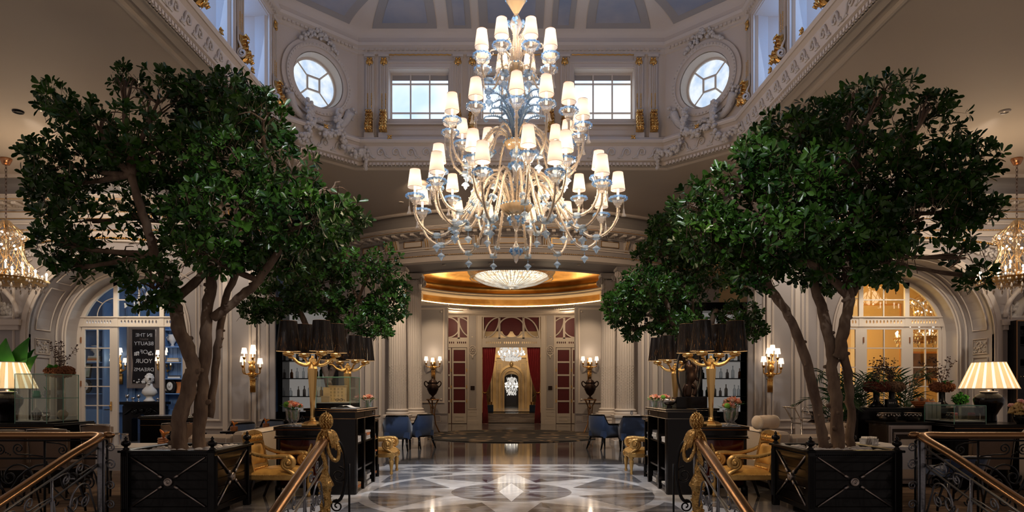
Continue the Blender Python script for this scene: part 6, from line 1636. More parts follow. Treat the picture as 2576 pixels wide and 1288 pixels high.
# ---- crystal vases with roses
def vase(label,x,y,z,sc=1,seed=1,rn=9,green=True,fk=None):
    t=thing('crystal_flower_vase',label,'vase',(x,y,z),0,None,sc); random.seed(seed)
    b=MB(); b.lathe([(0,0),(.06,0),(.055,.015),(.02,.04),(.022,.06),(.05,.085),(.062,.13),(.066,.20),(.082,.235),(.078,.235),(.060,.20),(.055,.13),(.02,.08),(0,.07)],20,lobes=10,la=.05); b.build('glass_urn',M_crystal,t)
    b=MB()
    for i in range(9): a=i*2.4; b.tube([(.02*cos(a),.02*sin(a),.09),(.04*cos(a),.04*sin(a),.25)],.005,4)
    for i in range(26):
        a=random.uniform(0,2*PI); r=random.uniform(.05,.11); z0=.235+random.uniform(0,.05); c=Vector((r*cos(a),r*sin(a),z0)); d=Vector((cos(a),sin(a),random.uniform(.1,.7)))*.05
        sd=d.cross(Vector((0,0,1))).normalized()*.016; b.add([tuple(c),tuple(c+d*.5+sd),tuple(c+d),tuple(c+d*.5-sd)],[(0,1,2,3)])
    b.build('leaves',M_leaf3,t,solid=.001)
    for i in range(rn):
        a=i*2.39996; r=.088*math.sqrt((i+.3)/rn); zz=.29+.03*cos(r*18); c=(r*cos(a),r*sin(a),zz)
        if green and i in (rn-2,): b=MB(); b.ball(c,.040,12,9); b.build('green_pompom',M_green,t); continue
        b=MB(); R=.044
        b.ball(c,R*.55,8,6)
        for k in range(9):
            q=k*2.4; rr=R*(.35+.07*k); pz=.012-.0035*k; n0=6; vs=[]
            for u in range(n0):
                for v in (0,1,2):
                    aa=q+(-.7+1.4*u/(n0-1)); rad=rr*(.55+.28*v); vs.append((c[0]+rad*cos(aa),c[1]+rad*sin(aa),c[2]-.018+v*.020*(1-.06*k)+pz))
            b.add(vs,[(3*u+v,3*u+v+1,3*u+v+4,3*u+v+3) for u in range(n0-1) for v in (0,1)],True)
        b.build('rose',(M_rose,M_pink)[i%2],t)
    return t
vase('crystal vase of pink and coral roses, the left of two on the front left console',-3.02,9.0,.92,1.0,1)
vase('crystal vase of pink roses, the right of two on the front left console',-2.93-.0+.02,8.86,.92,1.02,2,10,False) if 0 else vase('crystal vase of pink roses, the nearer of two on the front left console',-2.91,8.84,.92,.95,2,10,False)
vase('crystal vase of salmon roses at the far end of the left bookcase',-2.27,10.45,1.0,1.0,3,8,False)
vase('crystal vase of coral roses with a green pompom beside the front right lamp',2.92,8.86,.92,.95,4)
vase('crystal vase of coral roses at the outer end of the front right console',3.07,9.12,.92,1.15,5,11,False)
vase('crystal vase of peach roses at the far end of the right bookcase, aisle side',2.27,10.42,1.0,1.0,6,8)
vase('crystal vase of peach roses with green pompom further in on the right bookcase',2.46,10.58,1.0,1.0,7,9)
# ---- open book
t=thing('open_book','large open book lying on the left bookcase in front of the glass case','book',(-2.30,9.12,1.15))
for s in (-1,1):
    b=MB(); vs=[]
    for i in range(9): x=.17*i/8; z=.03*math.exp(-((x-.03)/.05)**2)+.018; vs+=[(s*x,-.12,z),(s*x,.12,z)]
    b.add(vs,[(2*i,2*i+1,2*i+3,2*i+2) for i in range(8)],True); b.box(min(0,s*.17),-.12,0,max(0,s*.17),.12,.016); b.build('pages',M_bookw,t)
b=MB(); b.box(-.18,-.13,0,.18,.13,.006); b.build('cover',M_bookd,t)
# ---- books on the shelves
random.seed(12)
shelfspec=[(8.96+.05,9.36,(.325,.685,.025)),(9.48,10.05,(.325,.685,.025)),]
def bookstack(s,y0,y1,z,xa,n,where,cols,vert=False):
    zz=z; y=(y0+y1)/2
    for i in range(n):
        h=random.choice((.025,.03,.035,.045)); w=random.uniform(.13,.17); L=min(y1-y0-.04,random.uniform(.20,.30)); m=cols[i%len(cols)]
        cn={M_bookw:'white',M_booko:'orange',M_bookd:'dark grey',M_bookt:'tan'}[m]
        t=thing('book','%s %s book on %s, %s bookcase'%(('lowest','second','third','fourth','fifth')[i],cn,where,('left','right')[s>0]),'book',(s*(xa+w/2*0+.10),y+random.uniform(-.015,.015),zz),random.uniform(-.06,.06),'books in the %s bookcase'%('left','right')[s>0])
        b=MB(); b.box(-w/2+.004,-L/2+.004,.003,w/2-.004,L/2-.004,h-.003); b.build('pages',M_bookw,t)
        b=MB(); b.box(-w/2,-L/2,0,w/2,L/2,.003); b.box(-w/2,-L/2,h-.003,w/2,L/2,h); b.box((w/2-.003) if s<0 else -w/2,-L/2,0,w/2 if s<0 else -w/2+.003,L/2,h); b.build('cover',m,t)
        zz+=h+.001
for s in (-1,1):
    X=2.10
    bookstack(s,9.0,9.38,.685,X,2,'the upper shelf nearest the stairs',[M_bookw,M_bookw])
    bookstack(s,9.48,10.08,.685,X,4,'the upper middle shelf',[M_bookw,M_bookw,M_booko,M_bookw] if s<0 else [M_bookw,M_bookw,M_bookw,M_bookd])
    bookstack(s,9.48,10.08,.025,X,5,'the lower middle shelf',[M_bookw,M_bookd,M_bookw,M_bookw,M_bookd] if s<0 else [M_bookd,M_bookw,M_bookw,M_bookd,M_bookd])
    bookstack(s,9.0,9.38,.025,X,3,'the bottom shelf nearest the stairs',[M_bookt,M_booko,M_bookt] if s<0 else [M_bookd,M_bookd,M_bookw])
    bookstack(s,10.22,10.72,.642,X+.06,3,'the top shelf of the low end',[M_booko,M_bookw,M_bookd] if s<0 else [M_bookw,M_bookd,M_bookw])
    bookstack(s,10.22,10.72,.362,X+.06,3,'the middle shelf of the low end',[M_bookt,M_bookw,M_booko] if s<0 else [M_bookw,M_bookw,M_bookw])
    bookstack(s,10.22,10.72,.082,X+.06,3,'the bottom shelf of the low end',[M_booko,M_bookd,M_bookd] if s<0 else [M_bookw,M_bookd,M_bookd])
# ---- bronze sculpture on the right island
t=thing('bronze_sculpture','dark bronze acrobat figure inside a curved steel band on a black plinth','sculpture',(2.62,9.7,1.15))
b=MB(); b.box(-.22,-.13,0,.23,.13,.16,.004); b.build('plinth',M_black,t)
b=MB()
for sx,r in ((-1,.0),(1,.0)):
    pts=smoothpts([(sx*.10,0,.16),(sx*.17,0,.38),(sx*.18,0,.62),(sx*.12,0,.84),(0,0,.93)],6)
    vs=[]
    for p in pts: vs+=[(p.x,-.04,p.z),(p.x,.04,p.z)]
    b.add(vs,[(2*i,2*i+1,2*i+3,2*i+2) for i in range(len(pts)-1)],True)
b.build('curved_band',M_blackm,t,solid=.012)
b=MB(); 
b.tube(smoothpts([(-.02,0,.16),(.0,0,.34),(.03,0,.46),(.0,0,.60),(-.01,0,.70)],4),[.045,.05,.055,.05,.045,.05,.06,.07,.07,.065,.06,.07,.075,.07,.05,.035,.03],10)
b.ball((-.01,-.01,.75),.042,10,8,(1,1,1.2))
b.tube(smoothpts([(.04,0,.66),(.10,-.02,.60),(.08,-.03,.48),(.12,-.03,.40)],4),[.028]*4+[.024]*4+[.02]*5,7); b.tube(smoothpts([(-.06,0,.66),(-.10,-.02,.76),(-.06,-.02,.86)],4),[.026]*4+[.02]*5,7)
b.tube(smoothpts([(.03,0,.34),(.09,-.01,.28),(.06,-.02,.18)],4),[.04]*4+[.028]*5,7); b.tube(smoothpts([(-.03,0,.34),(-.07,0,.24),(-.06,0,.16)],4),[.04]*4+[.028]*5,7)
b.build('figure',M_bronze,t)
t=thing('steel_hemisphere_bowl','polished hemispherical bowl hanging at the aisle side of the bronze sculpture','bowl',(2.31,9.62,1.15))
b=MB(); b.lathe([(0,.03),(.05,.04),(.09,.075),(.105,.13),(.10,.13),(.085,.08),(.04,.05),(0,.045)],24); b.build('bowl_shell',M_silver,t); b=MB(); b.cyl((0,0,0),.04,.035,14); b.build('foot',M_black,t)
# ---- sofas
def sofa(s,label):
    t=thing('cream_sofa',label,'sofa',(s*4.0,10.2,0)); u=-s
    b=MB(); 
    def bx(a,y0,z0,c,y1,z1,r=.03): b.box(min(u*a,u*c),y0,z0,max(u*a,u*c),y1,z1,r)
    bx(-.42,-1.25,.10,.40,1.3,.40); b.build('seat_base',M_cream,t)
    b=MB(); bx(.20,-1.27,.08,.38,1.35,.84,.04); b.build('backrest',M_cream,t)
    b=MB(); bx(-.42,-1.25,.1,.22,-1.08,.80,.05)
    b.build('armrest',M_cream,t)
    b=MB(); pts=[(u*-.36,-1.262,.3),(u*-.36,-1.262,.60),(u*-.15,-1.262,.76),(u*.12,-1.262,.76),(u*.12,-1.262,.3)]; b.tube(pts,.006,4)
    b.tube([(u*.385,-1.2,.80),(u*.385,1.3,.80)],.005,4); b.build('piping',M_linen,t)
    b=MB(); bx(-.40,-1.06,.40,.20,1.1,.50,.04); b.build('seat_cushion',M_cream,t)
    for y in (-1.18,1.25):
        for x in (-.36,.3): b=MB(); b.lathe([(.03,.10),(.02,0),(0,0)],10,(u*x,y,0)); b.build('leg',M_darkw,t)
sofa(-1,'cream leather sofa with its back to the aisle behind the left gilded armchair')
sofa(1,'cream leather sofa with its back to the aisle behind the right gilded armchair')
t=thing('bolster','cream cylindrical bolster cushion on top of the right sofa back','cushion',(3.72,9.62,.94),0)
b=MB(T(0,0,.0,.55)); b.lathe([(0,-.20),(.085,-.205),(.10,-.19),(.105,0),(.10,.19),(.085,.205),(0,.20)],28,(0,0,0),'x'); b.build('cushion_roll',M_cream,t); b=MB(T(0,0,0,.55)); b.ball((-.20 if 0 else .205,0,0),.012,8,5); 
for xx in (-.19,.19): b.tube([(xx,.1*cos(a),.1*sin(a)) for a in [2*PI*j/20 for j in range(20)]],.004,4,closed=True)
b.build('piping',M_linen,t)
# ---- blue armchairs
def blue_chair(label,x,y,rz,first={}):
    if first: return dup(first['o'],(x,y,0),rz,label)
    t=thing('blue_armchair',label,'armchair',(x,y,0),rz)    # faces +y, back toward -y
    b=MB(); n=20; vs=[]; R=.36
    def outl(f):   # f from -1 to 1 round the back
        a=f*1.0
        if abs(f)<=.5: q=f*2; return (R*sin(q*PI/2*.92),-.30+ .12*(1-cos(q*PI/2*.92))*1.0)
        s=1 if f>0 else -1; k=(abs(f)-.5)*2; return (s*(R*.995),-.18+.50*k)
    def hgt(f): return .82 if abs(f)<.30 else (.82-.22*min(1,(abs(f)-.30)/.22)**.8 if abs(f)<.52 else .60-.02*(abs(f)-.5))
    for off,b_,m_,nm in ((0,MB(),M_blue,'backrest'),):
        for i in range(n*2+1):
            f=-1+i/n; x0,y0=outl(f); L=math.hypot(x0,y0+.02) or 1; nx_,ny_=x0/L,(y0+.02)/L; h=hgt(f)
            for dz,dd in ((.30,.0),(h-.02,.035),):
                vs.append((x0*(.86)+nx_*dd,y0*.9+ny_*dd,dz))
            for dz,dd in ((h-.02,-.03),(.42,-.05)): vs.append((x0*.86+nx_*dd,y0*.9+ny_*dd,dz))
        b_.add(vs,[(i*4+k,(i+1)*4+k,(i+1)*4+k+1,i*4+k+1) for i in range(n*2) for k in range(3)],True); b_.build(nm,m_,t,solid=.01)
    b=MB(); pts=[]
    for i in range(n*2+1):
        f=-1+i/n; x0,y0=outl(f); L=math.hypot(x0,y0+.02) or 1; pts.append((x0*.86,y0*.9,hgt(f)))
    b.tube(pts,.026,6,sq=.7); b.tube([(p[0]*1.02,p[1]*1.02,.30) for p in pts],.018,5); b.build('black_rail',M_black,t)
    b=MB(); b.prism(rrect(-.30,-.26,.30,.32,.06),.28,.44); b.build('seat',M_blue,t)
    for sx in (-1,1):
        b=MB(); b.tube([(sx*.26,.26,.30),(sx*.27,.27,.15),(sx*.27,.28,0)],[.03,.025,.016],6); b.build('leg',M_black,t)
        b=MB(); b.tube([(sx*.22,-.24,.30),(sx*.23,-.28,.15),(sx*.25,-.34,0)],[.035,.026,.016],6); b.build('leg',M_black,t)
    first['o']=t; return t
blue_chair('blue velvet armchair seen from behind in front of the left columns',-2.66,15.4,.10)
blue_chair('blue velvet armchair side-on beside the pedestal of the left columns',-2.28,16.15,.9)
blue_chair('blue velvet armchair seen from behind in front of the right columns',2.78,15.0,-.10)
blue_chair('blue velvet armchair side-on beside the pedestal of the right columns',2.24,15.9,-.95)
blue_chair('blue velvet armchair behind the left sofa, nearer the wall',-5.02,11.9,1.1)
blue_chair('blue velvet armchair behind the left sofa, below the sconce',-4.75,12.75,-.3+PI)
def clothtable(label,x,y,w,d,h,cat='table',cl='white linen'):
    t=thing('cloth_table',label,cat,(x,y,0))
    b=MB(); b.box(-w/2,-d/2,h-.03,w/2,d/2,h,.004)
    b.build('table_top',M_linen,t)
    b=MB(); n=60; vs=[]; per=[]
    for i in range(n):
        f=i/n*4; k=int(f); q=f-k; c=[(-1,-1),(1,-1),(1,1),(-1,1),(-1,-1)]
        per.append((c[k][0]*(1-q)+c[k+1][0]*q,c[k][1]*(1-q)+c[k+1][1]*q))
    for zz,o in ((h,0),(h-.10,.012),(h-.28,.02)):
        for i,(a,c) in enumerate(per): e=1+ (o+ (o*.6)*sin(i*1.3)); vs.append((a*w/2*e,c*d/2*e,zz))
    b.add(vs,[(j*n+i,j*n+(i+1)%n,(j+1)*n+(i+1)%n,(j+1)*n+i) for j in range(2) for i in range(n)],True); b.build('cloth_skirt',M_linen,t)
    b=MB(); b.cyl((0,0,.0),.22,.03,20); b.cyl((0,0,.03),.035,h-.06,12); b.build('pedestal',M_black,t); return t
clothtable('white clothed table between the blue armchairs on the right',3.1,15.9,.75,.7,.72)
clothtable('white clothed table at the left of the large left planter',-4.72,8.45,.75,.75,.70)
clothtable('white clothed table at the right of the large right planter',4.62,8.6,.85,.8,.70)
def wineglass(label,x,y,z,h=.2,g=None):
    t=thing('wine_glass',label,'glass',(x,y,z),0,g)
    b=MB(); b.lathe([(0,0),(.035,0),(.03,.004),(.005,.01),(.004,h*.45)],16); b.build('stem',M_crystal,t)
    b=MB(); b.lathe([(.004,h*.45),(.03,h*.55),(.038,h*.72),(.030,h),(.028,h),(.035,h*.72),(.027,h*.57),(0,h*.48)],18); b.build('bowl',M_crystal,t)
wineglass('wine glass on the far right clothed table, aisle side',2.88,15.75,.72); wineglass('wine glass on the far right clothed table, column side',3.25,15.75,.72)
wineglass('wine glass on the clothed table behind the right gilded armchair',4.36,8.9,.70,.22)
# ---- urns on bronze stands
for s in (-1,1):
    sd=('left','right')[s>0]; x=s*2.60
    t=thing('urn_stand','slender gilt-bronze tripod stand under the urn at the %s pier'%sd,'stand',(x,21.75,0))
    b=MB()
    for k in range(3):
        a=2*PI*k/3+PI/2*s; c_,s_=cos(a),sin(a)
        b.tube([(r*c_,r*s_,z) for r,z in ((.20,1.10),(.17,1.06),(.09,.9),(.06,.62),(.10,.3),(.22,.06),(.26,.0))],[.03,.028,.022,.02,.022,.026,.03],6)
    for z in (.4,.6,.85): b.ball((0,0,z),.045,8,6,(1,1,1.4))
    b.build('leg_frame',M_gold if 0 else M_rail,t); b=MB(); b.lathe([(0,1.09),(.21,1.09),(.22,1.11),(.21,1.13),(0,1.13)],24); b.build('stand_top',M_rail,t)
    t=thing('bronze_urn','dark bronze lidded urn with two scroll handles at the %s pier'%sd,'urn',(x,21.75,1.13))
    b=MB(); b.lathe([(0,0),(.10,0),(.09,.03),(.035,.07),(.04,.10),(.12,.17),(.19,.32),(.195,.42),(.15,.48),(.13,.52),(.16,.55),(0,.56)],28); b.build('urn_body',M_bronze,t)
    b=MB(); b.lathe([(.15,.55),(.12,.60),(.05,.65),(.02,.67),(.03,.70),(.01,.75),(0,.75)],24); b.build('lid',M_bronze,t)
    for q in (-1,1): b=MB(); b.tube(smoothpts([(q*.14,0,.50),(q*.22,0,.58),(q*.27,0,.54),(q*.26,0,.46),(q*.19,0,.38)],5),.02,6); b.build('handle',M_bronze,t)
# ================= SIDE COUNTERS, LEFT =================
def box_thing(name,label,cat,x0,y0,z0,x1,y1,z1,m,part,bev=.008,extra=None,m2=None):
    cx,cy_=(x0+x1)/2,(y0+y1)/2; t=thing(name,label,cat,(cx,cy_,z0)); M=T(-cx,-cy_,-z0)
    b=MB(M); b.box(x0,y0,z0,x1,y1,z1,bev); b.build(part,m,t); return t,M
def counter(label,x0,y0,x1,y1,h,name='black_counter'):
    cx,cy_=(x0+x1)/2,(y0+y1)/2; t=thing(name,label,'counter',(cx,cy_,0)); M=T(-cx,-cy_,0)
    b=MB(M); b.box(x0+.03,y0+.03,.05,x1-.03,y1-.03,h-.05); b.box(x0+.06,y0+.06,0,x1-.06,y1-.06,.05); b.build('body',M_black,t)
    b=MB(M); b.box(x0,y0,h-.05,x1,y1,h-.02,.01); b.box(x0+.015,y0+.015,h-.02,x1-.015,y1-.015,h,.006); b.build('top',M_black,t)
    b=MB(M); 
    for z in (h-.06,h-.16): b.box(x0+.025,y0+.024,z,x1-.025,y0+.03,z+.012)
    b.build('brass_strip',M_rail,t); return t
counter('long black lacquer counter carrying the glass case on the left',-8.9,9.35,-6.5,10.3,.93)
def stripemat():
    m=shademat('lit_striped_shade',(.92,.84,.72),(1,.82,.60),.75); nt=m.node_tree; N=nt.nodes
    tc=N.new('ShaderNodeTexCoord'); sx=N.new('ShaderNodeSeparateXYZ'); nt.links.new(tc.outputs['Object'],sx.inputs[0])
    at=N.new('ShaderNodeMath'); at.operation='ARCTAN2'; nt.links.new(sx.outputs[1],at.inputs[0]); nt.links.new(sx.outputs[0],at.inputs[1])
    mu=N.new('ShaderNodeMath'); mu.operation='MULTIPLY'; mu.inputs[1].default_value=18; nt.links.new(at.outputs[0],mu.inputs[0])
    sn=N.new('ShaderNodeMath'); sn.operation='SINE'; nt.links.new(mu.outputs[0],sn.inputs[0])
    r=N.new('ShaderNodeValToRGB'); r.color_ramp.elements[0].position=.42; r.color_ramp.elements[1].position=.58; r.color_ramp.elements[0].color=(.62,.42,.22,1); r.color_ramp.elements[1].color=(1,.90,.74,1)
    nt.links.new(sn.outputs[0],r.inputs[0])
    for n in N:
        if n.type in('EMISSION','BSDF_DIFFUSE','BSDF_TRANSLUCENT'): nt.links.new(r.outputs[0],n.inputs[0])
    return m
M_str=stripemat()
def table_lamp(label,x,y,z):
    t=thing('table_lamp',label,'lamp',(x,y,z))
    b=MB(); b.lathe([(0,0),(.10,0),(.105,.02),(.10,.10),(.13,.17),(.19,.27),(.20,.34),(.17,.40),(.12,.425),(.11,.44),(0,.44)],32); b.build('vase_base',M_black,t)
    b=MB(); b.lathe([(0,.44),(.115,.44),(.115,.46),(.03,.47),(.015,.50),(.012,.54),(0,.54)],24); b.build('cap',M_silver,t)
    b=MB(); b.lathe([(.385,.50),(.215,.90)],144,(0,0,0),'z',False,lobes=72,la=.008); b.build('pleated_shade',M_str,t)
    b=MB()
    for r,z_ in ((.387,.50),(.217,.90)): b.tube([(r*cos(a),r*sin(a),z_) for a in [2*PI*j/40 for j in range(40)]],.006,4,closed=True)
    b.build('shade_trim',M_cream,t); b=MB(); b.ball((0,0,.66),.035,8,6); b.build('bulb',M_bulb,t)
    lamp('POINT',(x,y,z+.66),22,(1,.80,.52),.04,name='lamp_bulb')
table_lamp('black vase lamp with lit striped pleated shade on the left counter',-7.62,9.95,.93)
glasscase('tall two-tier glass display case on the left counter',-7.17,9.5,.93,-6.71,10.2,1.645,mid=9.85,base=.02,shelf=1.29)
random.seed(2)
def cup(label,x,y,z,kind):
    t=thing('lidded_cup',label,'cup',(x,y,z))
    if kind=='striped': 
        b=MB(); b.lathe([(0,0),(.035,0),(.055,.12),(.058,.125),(0,.125)],20); b.build('cup_body',M_linen,t)
        b=MB(); 
        for i in range(10):
            a=2*PI*i/10
            for k in range(5): r=.037+.004*k; b.cbox(((r+.003)*cos(a),(r+.003)*sin(a),.015+.023*k),(.01,.01,.014))
        b.build('dark_pattern',M_bronze,t)
    else: b=MB(); b.lathe([(0,0),(.03,0),(.05,.06),(.05,.12),(0,.12)],20); b.build('cup_body',M_silver,t)
    b=MB(); b.lathe([(.056,.125),(.050,.15),(.025,.175),(.008,.185),(.01,.195),(0,.20)],18); b.build('lid',M_linen,t)
cup('striped lidded cup on the lower tier of the tall glass case',-6.97,9.66,.965,'striped')
cup('plain silver lidded cup on the lower tier of the tall glass case',-6.82,9.64,.965,'plain')
t=thing('round_glass_bowl','round smoky glass bowl at the back of the lower glass case tier',  'bowl',(-6.82,10.0,.965)); b=MB(); b.lathe([(0,0),(.03,.0),(.07,.05),(.075,.10),(.05,.14),(.045,.14),(.07,.1),(.065,.05),(0,.01)],20); b.build('bowl_shell',mat('smoky_glass',(.45,.35,.27),.1,coat=.5),t); b=MB(); b.cyl((0,0,.14),.045,.008,16); b.build('rim',M_silver,t)
t=thing('green_jar','green glass jar with a straw on the upper shelf of the tall case','jar',(-6.97,9.66,1.298)); b=MB(); b.lathe([(0,0),(.05,0),(.058,.03),(.045,.06),(.05,.08),(.04,.10),(.04,.105)],20); b.build('jar_glass',mat('green_glass',(.05,.35,.15),.08,coat=.5),t); b=MB(); b.tube([(0,0,.02),(-.01,0,.20)],.003,4); b.build('straw',M_black,t)
t=thing('mint_tea_glass','glass mug of mint tea on the upper shelf of the tall case','glass',(-6.80,9.64,1.298)); b=MB(); b.lathe([(0,0),(.035,0),(.045,.04),(.042,.11),(.038,.11),(.04,.04),(0,.01)],18); b.tube([(-.04,0,.09),(-.07,0,.08),(-.07,0,.04),(-.04,0,.03)],.006,5); b.build('mug',M_crystal,t); b=MB(); b.tube([(0,0,.05),(-.02,0,.12),(-.05,0,.16)],.006,5); b.ball((0,0,.06),.03,8,5,(1,1,.4)); b.build('mint',M_leaf3,t)
t=thing('footed_glass','small footed glass at the back of the upper shelf of the tall case','glass',(-6.84,9.98,1.298)); b=MB(); b.lathe([(0,0),(.035,0),(.01,.03),(.05,.05),(.05,.11)],18); b.build('goblet',M_crystal,t); b=MB(); b.cyl((0,0,-.0),.04,.006,14); b.build('foot',M_crystal,t)
# giant green leaves behind the lamp
def bigleaf(b,base,tip,w,bend=.1):
    base,tip=Vector(base),Vector(tip); d=tip-base; sd=Vector((d.z,0,-d.x)).normalized(); n=10; vs=[]
    for i in range(n+1):
        t_=i/n; c=base+d*t_+Vector((0,-bend*sin(PI*t_),0)); ww=w*sin(PI*min(1,t_**.75*.98+.01))
        vs+= [tuple(c-sd*ww+Vector((0,-.03,0))),tuple(c),tuple(c+sd*ww+Vector((0,-.03,0)))]
    b.add(vs,[(3*i+k,3*i+k+1,3*i+k+4,3*i+k+3) for i in range(n) for k in (0,1)],True)
t=thing('broad_leaf_plant','vase of very large bright green leaves behind the left table lamp','plant',(-7.75,10.2,.93))
b=MB()
for bs,tp,w_ in (((0,0,.5),(-.05,-.02,1.28),.20),((.05,.02,.55),(.26,.05,1.30),.16),((.05,0,.5),(.42,.0,1.02),.14),((-.05,0,.5),(-.42,0,1.0),.15),((0,.05,.5),(.30,.1,1.12),.12)): bigleaf(b,bs,tp,w_)
b.build('leaves',M_leaf3,t); b=MB(); b.lathe([(0,0),(.08,0),(.10,.2),(.07,.5),(.06,.5),(.08,.2),(0,.02)],20); b.build('vase',M_black,t)
def twigs(b,n,r,h,seed,z0=0,berries=None):
    random.seed(seed)
    for i in range(n):
        a=random.uniform(0,2*PI); p=Vector((0,0,z0)); d=Vector((cos(a)*.35,sin(a)*.3,1)).normalized(); pts=[tuple(p)]
        for k in range(7):
            d=(d+Vector((random.uniform(-.25,.25),random.uniform(-.2,.2),random.uniform(-.05,.12)))).normalized(); p=p+d*h/7*random.uniform(.7,1.1); pts.append(tuple(p))
            if k>0:
                for _ in range(4): 
                    e=p+Vector((random.uniform(-1,1),random.uniform(-1,1),random.uniform(-.6,.8)))*.05; b.tube([tuple(p),tuple(e)],.002,3); (berries or b).ball(tuple(e),random.uniform(.008,.016),5,3,(1,1,.7))
        b.tube(pts,[.006-.0006*j for j in range(len(pts))],4)
M_dry=mat('dried_berries',(.05,.018,.015),.7)
def hydra(label,x,y,z,r=.2,h=0,m=None,tw=.5,seed=1,vase_h=.2,black=True,green=True,n=4):
    t=thing('hydrangea_arrangement',label,'flower arrangement',(x,y,z)); random.seed(seed)
    b=MB(); 
    if black: b.lathe([(0,0),(.11,0),(.12,.02),(.06,.07),(.045,.10),(.045,vase_h+.02),(.05,vase_h+.03)],20)
    else: b.lathe([(0,0),(.09,0),(.11,.10),(.10,vase_h)],20)
    b.build('vase',M_black,t)
    b=MB()
    for k in range(n):
        a=2*PI*k/n; cx,cy_=r*.5*cos(a),r*.4*sin(a)
        for _ in range(90):
            q=Vector((random.gauss(0,1),random.gauss(0,1),random.gauss(0,1))).normalized(); b.ball((cx+q.x*r*.5,cy_+q.y*r*.5,vase_h+r*.42+q.z*r*.38),random.uniform(.012,.022),5,3)
        b.ball((cx,cy_,vase_h+r*.42),r*.47,10,7,(1,1,.78))
    b.build('flower_heads',m or M_rust,t,kind='stuff')
    b=MB(); bb=MB(); twigs(b,5,r,tw,seed,vase_h+.1,bb); b.build('twigs',M_bark,t); bb.build('berries',M_dry,t,kind='stuff')
    if green: b=MB(); bigleaf(b,(-.02,-.05,vase_h+r*.75),(-.10,-.1,vase_h+r*.9),.03); bigleaf(b,(.06,-.05,vase_h+r*.75),(.02,-.1,vase_h+r*.92),.03); b.build('leaf',M_leaf3,t)
hydra('rust hydrangeas with tall dark berry twigs behind the tall glass case',-7.2,10.32 if 0 else 10.5,.66,.22,tw=.55,seed=4,vase_h=.95,n=5)
# low shelf table carrying that vase
box_thing('side_table','low dark side table behind the left counter','table',-7.6,10.36,0,-6.9,10.75,.66,M_darkw,'table_block')
box_thing('side_table','low dark plinth under the broad leaf plant','table',-8.1,10.31 if 0 else 10.36,0,-7.65,10.75,.60,M_darkw,'table_block') if 0 else None
# banquette backs and brown chairs
def leather_chair(label,x,y,rz,h=.92,w=.5,m=None,name='leather_chair'):
    t=thing(name,label,'chair',(x,y,0),rz); m=m or M_brownl   # back toward -y
    b=MB(); vs=[];n=8
    for k in (0,1):
        for i in range(n+1):
            u=-1+2*i/n
            for j in range(5):
                v=j/4; vs.append((u*w/2*(.92+.08*v),-.22-.06*v+(.05 if k else -.02)+.03*u*u,.42+(h-.42)*v-.02*u*u*v))
    o=(n+1)*5; f=[(i*5+j,(i+1)*5+j,(i+1)*5+j+1,i*5+j+1) for i in range(n) for j in range(4)]; b.add(vs,f+[tuple(a+o for a in q) for q in f]+[(i*5+4,(i+1)*5+4,(i+1)*5+4+o,i*5+4+o) for i in range(n)]+[(j,j+1,j+1+o,j+o) for j in range(4)]+[(n*5+j,n*5+j+1,n*5+j+1+o,n*5+j+o) for j in range(4)],True); b.build('backrest',m,t)
    b=MB(); b.tube([(-w/2,-.30,h-.0),(-w/4,-.285,h+.008),(0,-.28,h+.01),(w/4,-.285,h+.008),(w/2,-.30,h)],.008,5); b.tube([(-w/2,-.30,h),(-w/2*.93,-.24,.42)],.006,4); b.tube([(w/2,-.30,h),(w/2*.93,-.24,.42)],.006,4); b.build('nailed_piping',M_silver,t)
    b=MB(); b.prism(rrect(-w/2,-.22,w/2,.25,.05),.38,.47); b.build('seat',m,t)
    for sx in (-1,1):
        for sy in (-1,1): b=MB(); b.tube([(sx*w*.42,sy*.2,.38),(sx*w*.44,sy*.24,0)],[.02,.013],6); b.build('leg',M_darkw,t)
    return t
leather_chair('dark leather chair with nailed edge beneath the glass case, nearest the lamp',-6.55,8.65,.25,.89,.5)
leather_chair('dark leather chair with nailed edge to the left of the brown leather chair',-6.0,8.7,.2,.90,.46)
leather_chair('brown leather chair with its back to the stairs at the left banister corner',-5.46,8.85,.15,.95,.36)
leather_chair('brown leather chair behind the leaning trunks of the large left tree',-4.95,9.75,PI+.35,.90,.5)
# hurricane jars and small copper pots
def hurricane(label,x,y,z,h=.17):
    t=thing('ribbed_glass_jar',label,'jar',(x,y,z)); b=MB(); b.lathe([(0,0),(.05,0),(.052,.02),(.034,h*.9),(.04,h)],32,lobes=12,la=.06); b.build('jar_glass',M_crystal,t)
    b=MB(); b.lathe([(.036,h*.88),(.042,h*.92),(.042,h)],20); b.build('metal_rim',M_silver,t)
hurricane('ribbed glass jar on the left clothed table, nearest the rail',-4.97,8.28,.70); hurricane('ribbed glass jar on the left clothed table, beside the planter finial',-4.84,8.24,.70,.165)
def copperpot(label,x,y,z,s=1):
    t=thing('flower_pot',label,'plant pot',(x,y,z),0,None,s); b=MB(); b.cyl((0,0,0),.055,.07,20)
    for z_ in (.012,.035,.058): b.tube([(.056*cos(a),.056*sin(a),z_) for a in [2*PI*j/20 for j in range(20)]],.004,4,closed=True)
    b.build('pot',M_copper,t); b=MB()
    for q in range(3): 
        a=q*2.1; b.tube(smoothpts([(0,0,.05),(.01*cos(a),0,.11),(.06*cos(a),.02*sin(a),.13+.015*q)],4),[.006,.008,.01,.012,.014,.016,.014,.01,.004],5)
    b.build('orange_bloom',mat('orange_bloom',(.55,.10,.02),.5,col2=(.75,.30,.05),ns=20) if 'orange_bloom' not in bpy.data.materials else bpy.data.materials['orange_bloom'],t)
copperpot('small copper pot with orange blooms on the left clothed table',-4.52,8.55,.70,1.25)
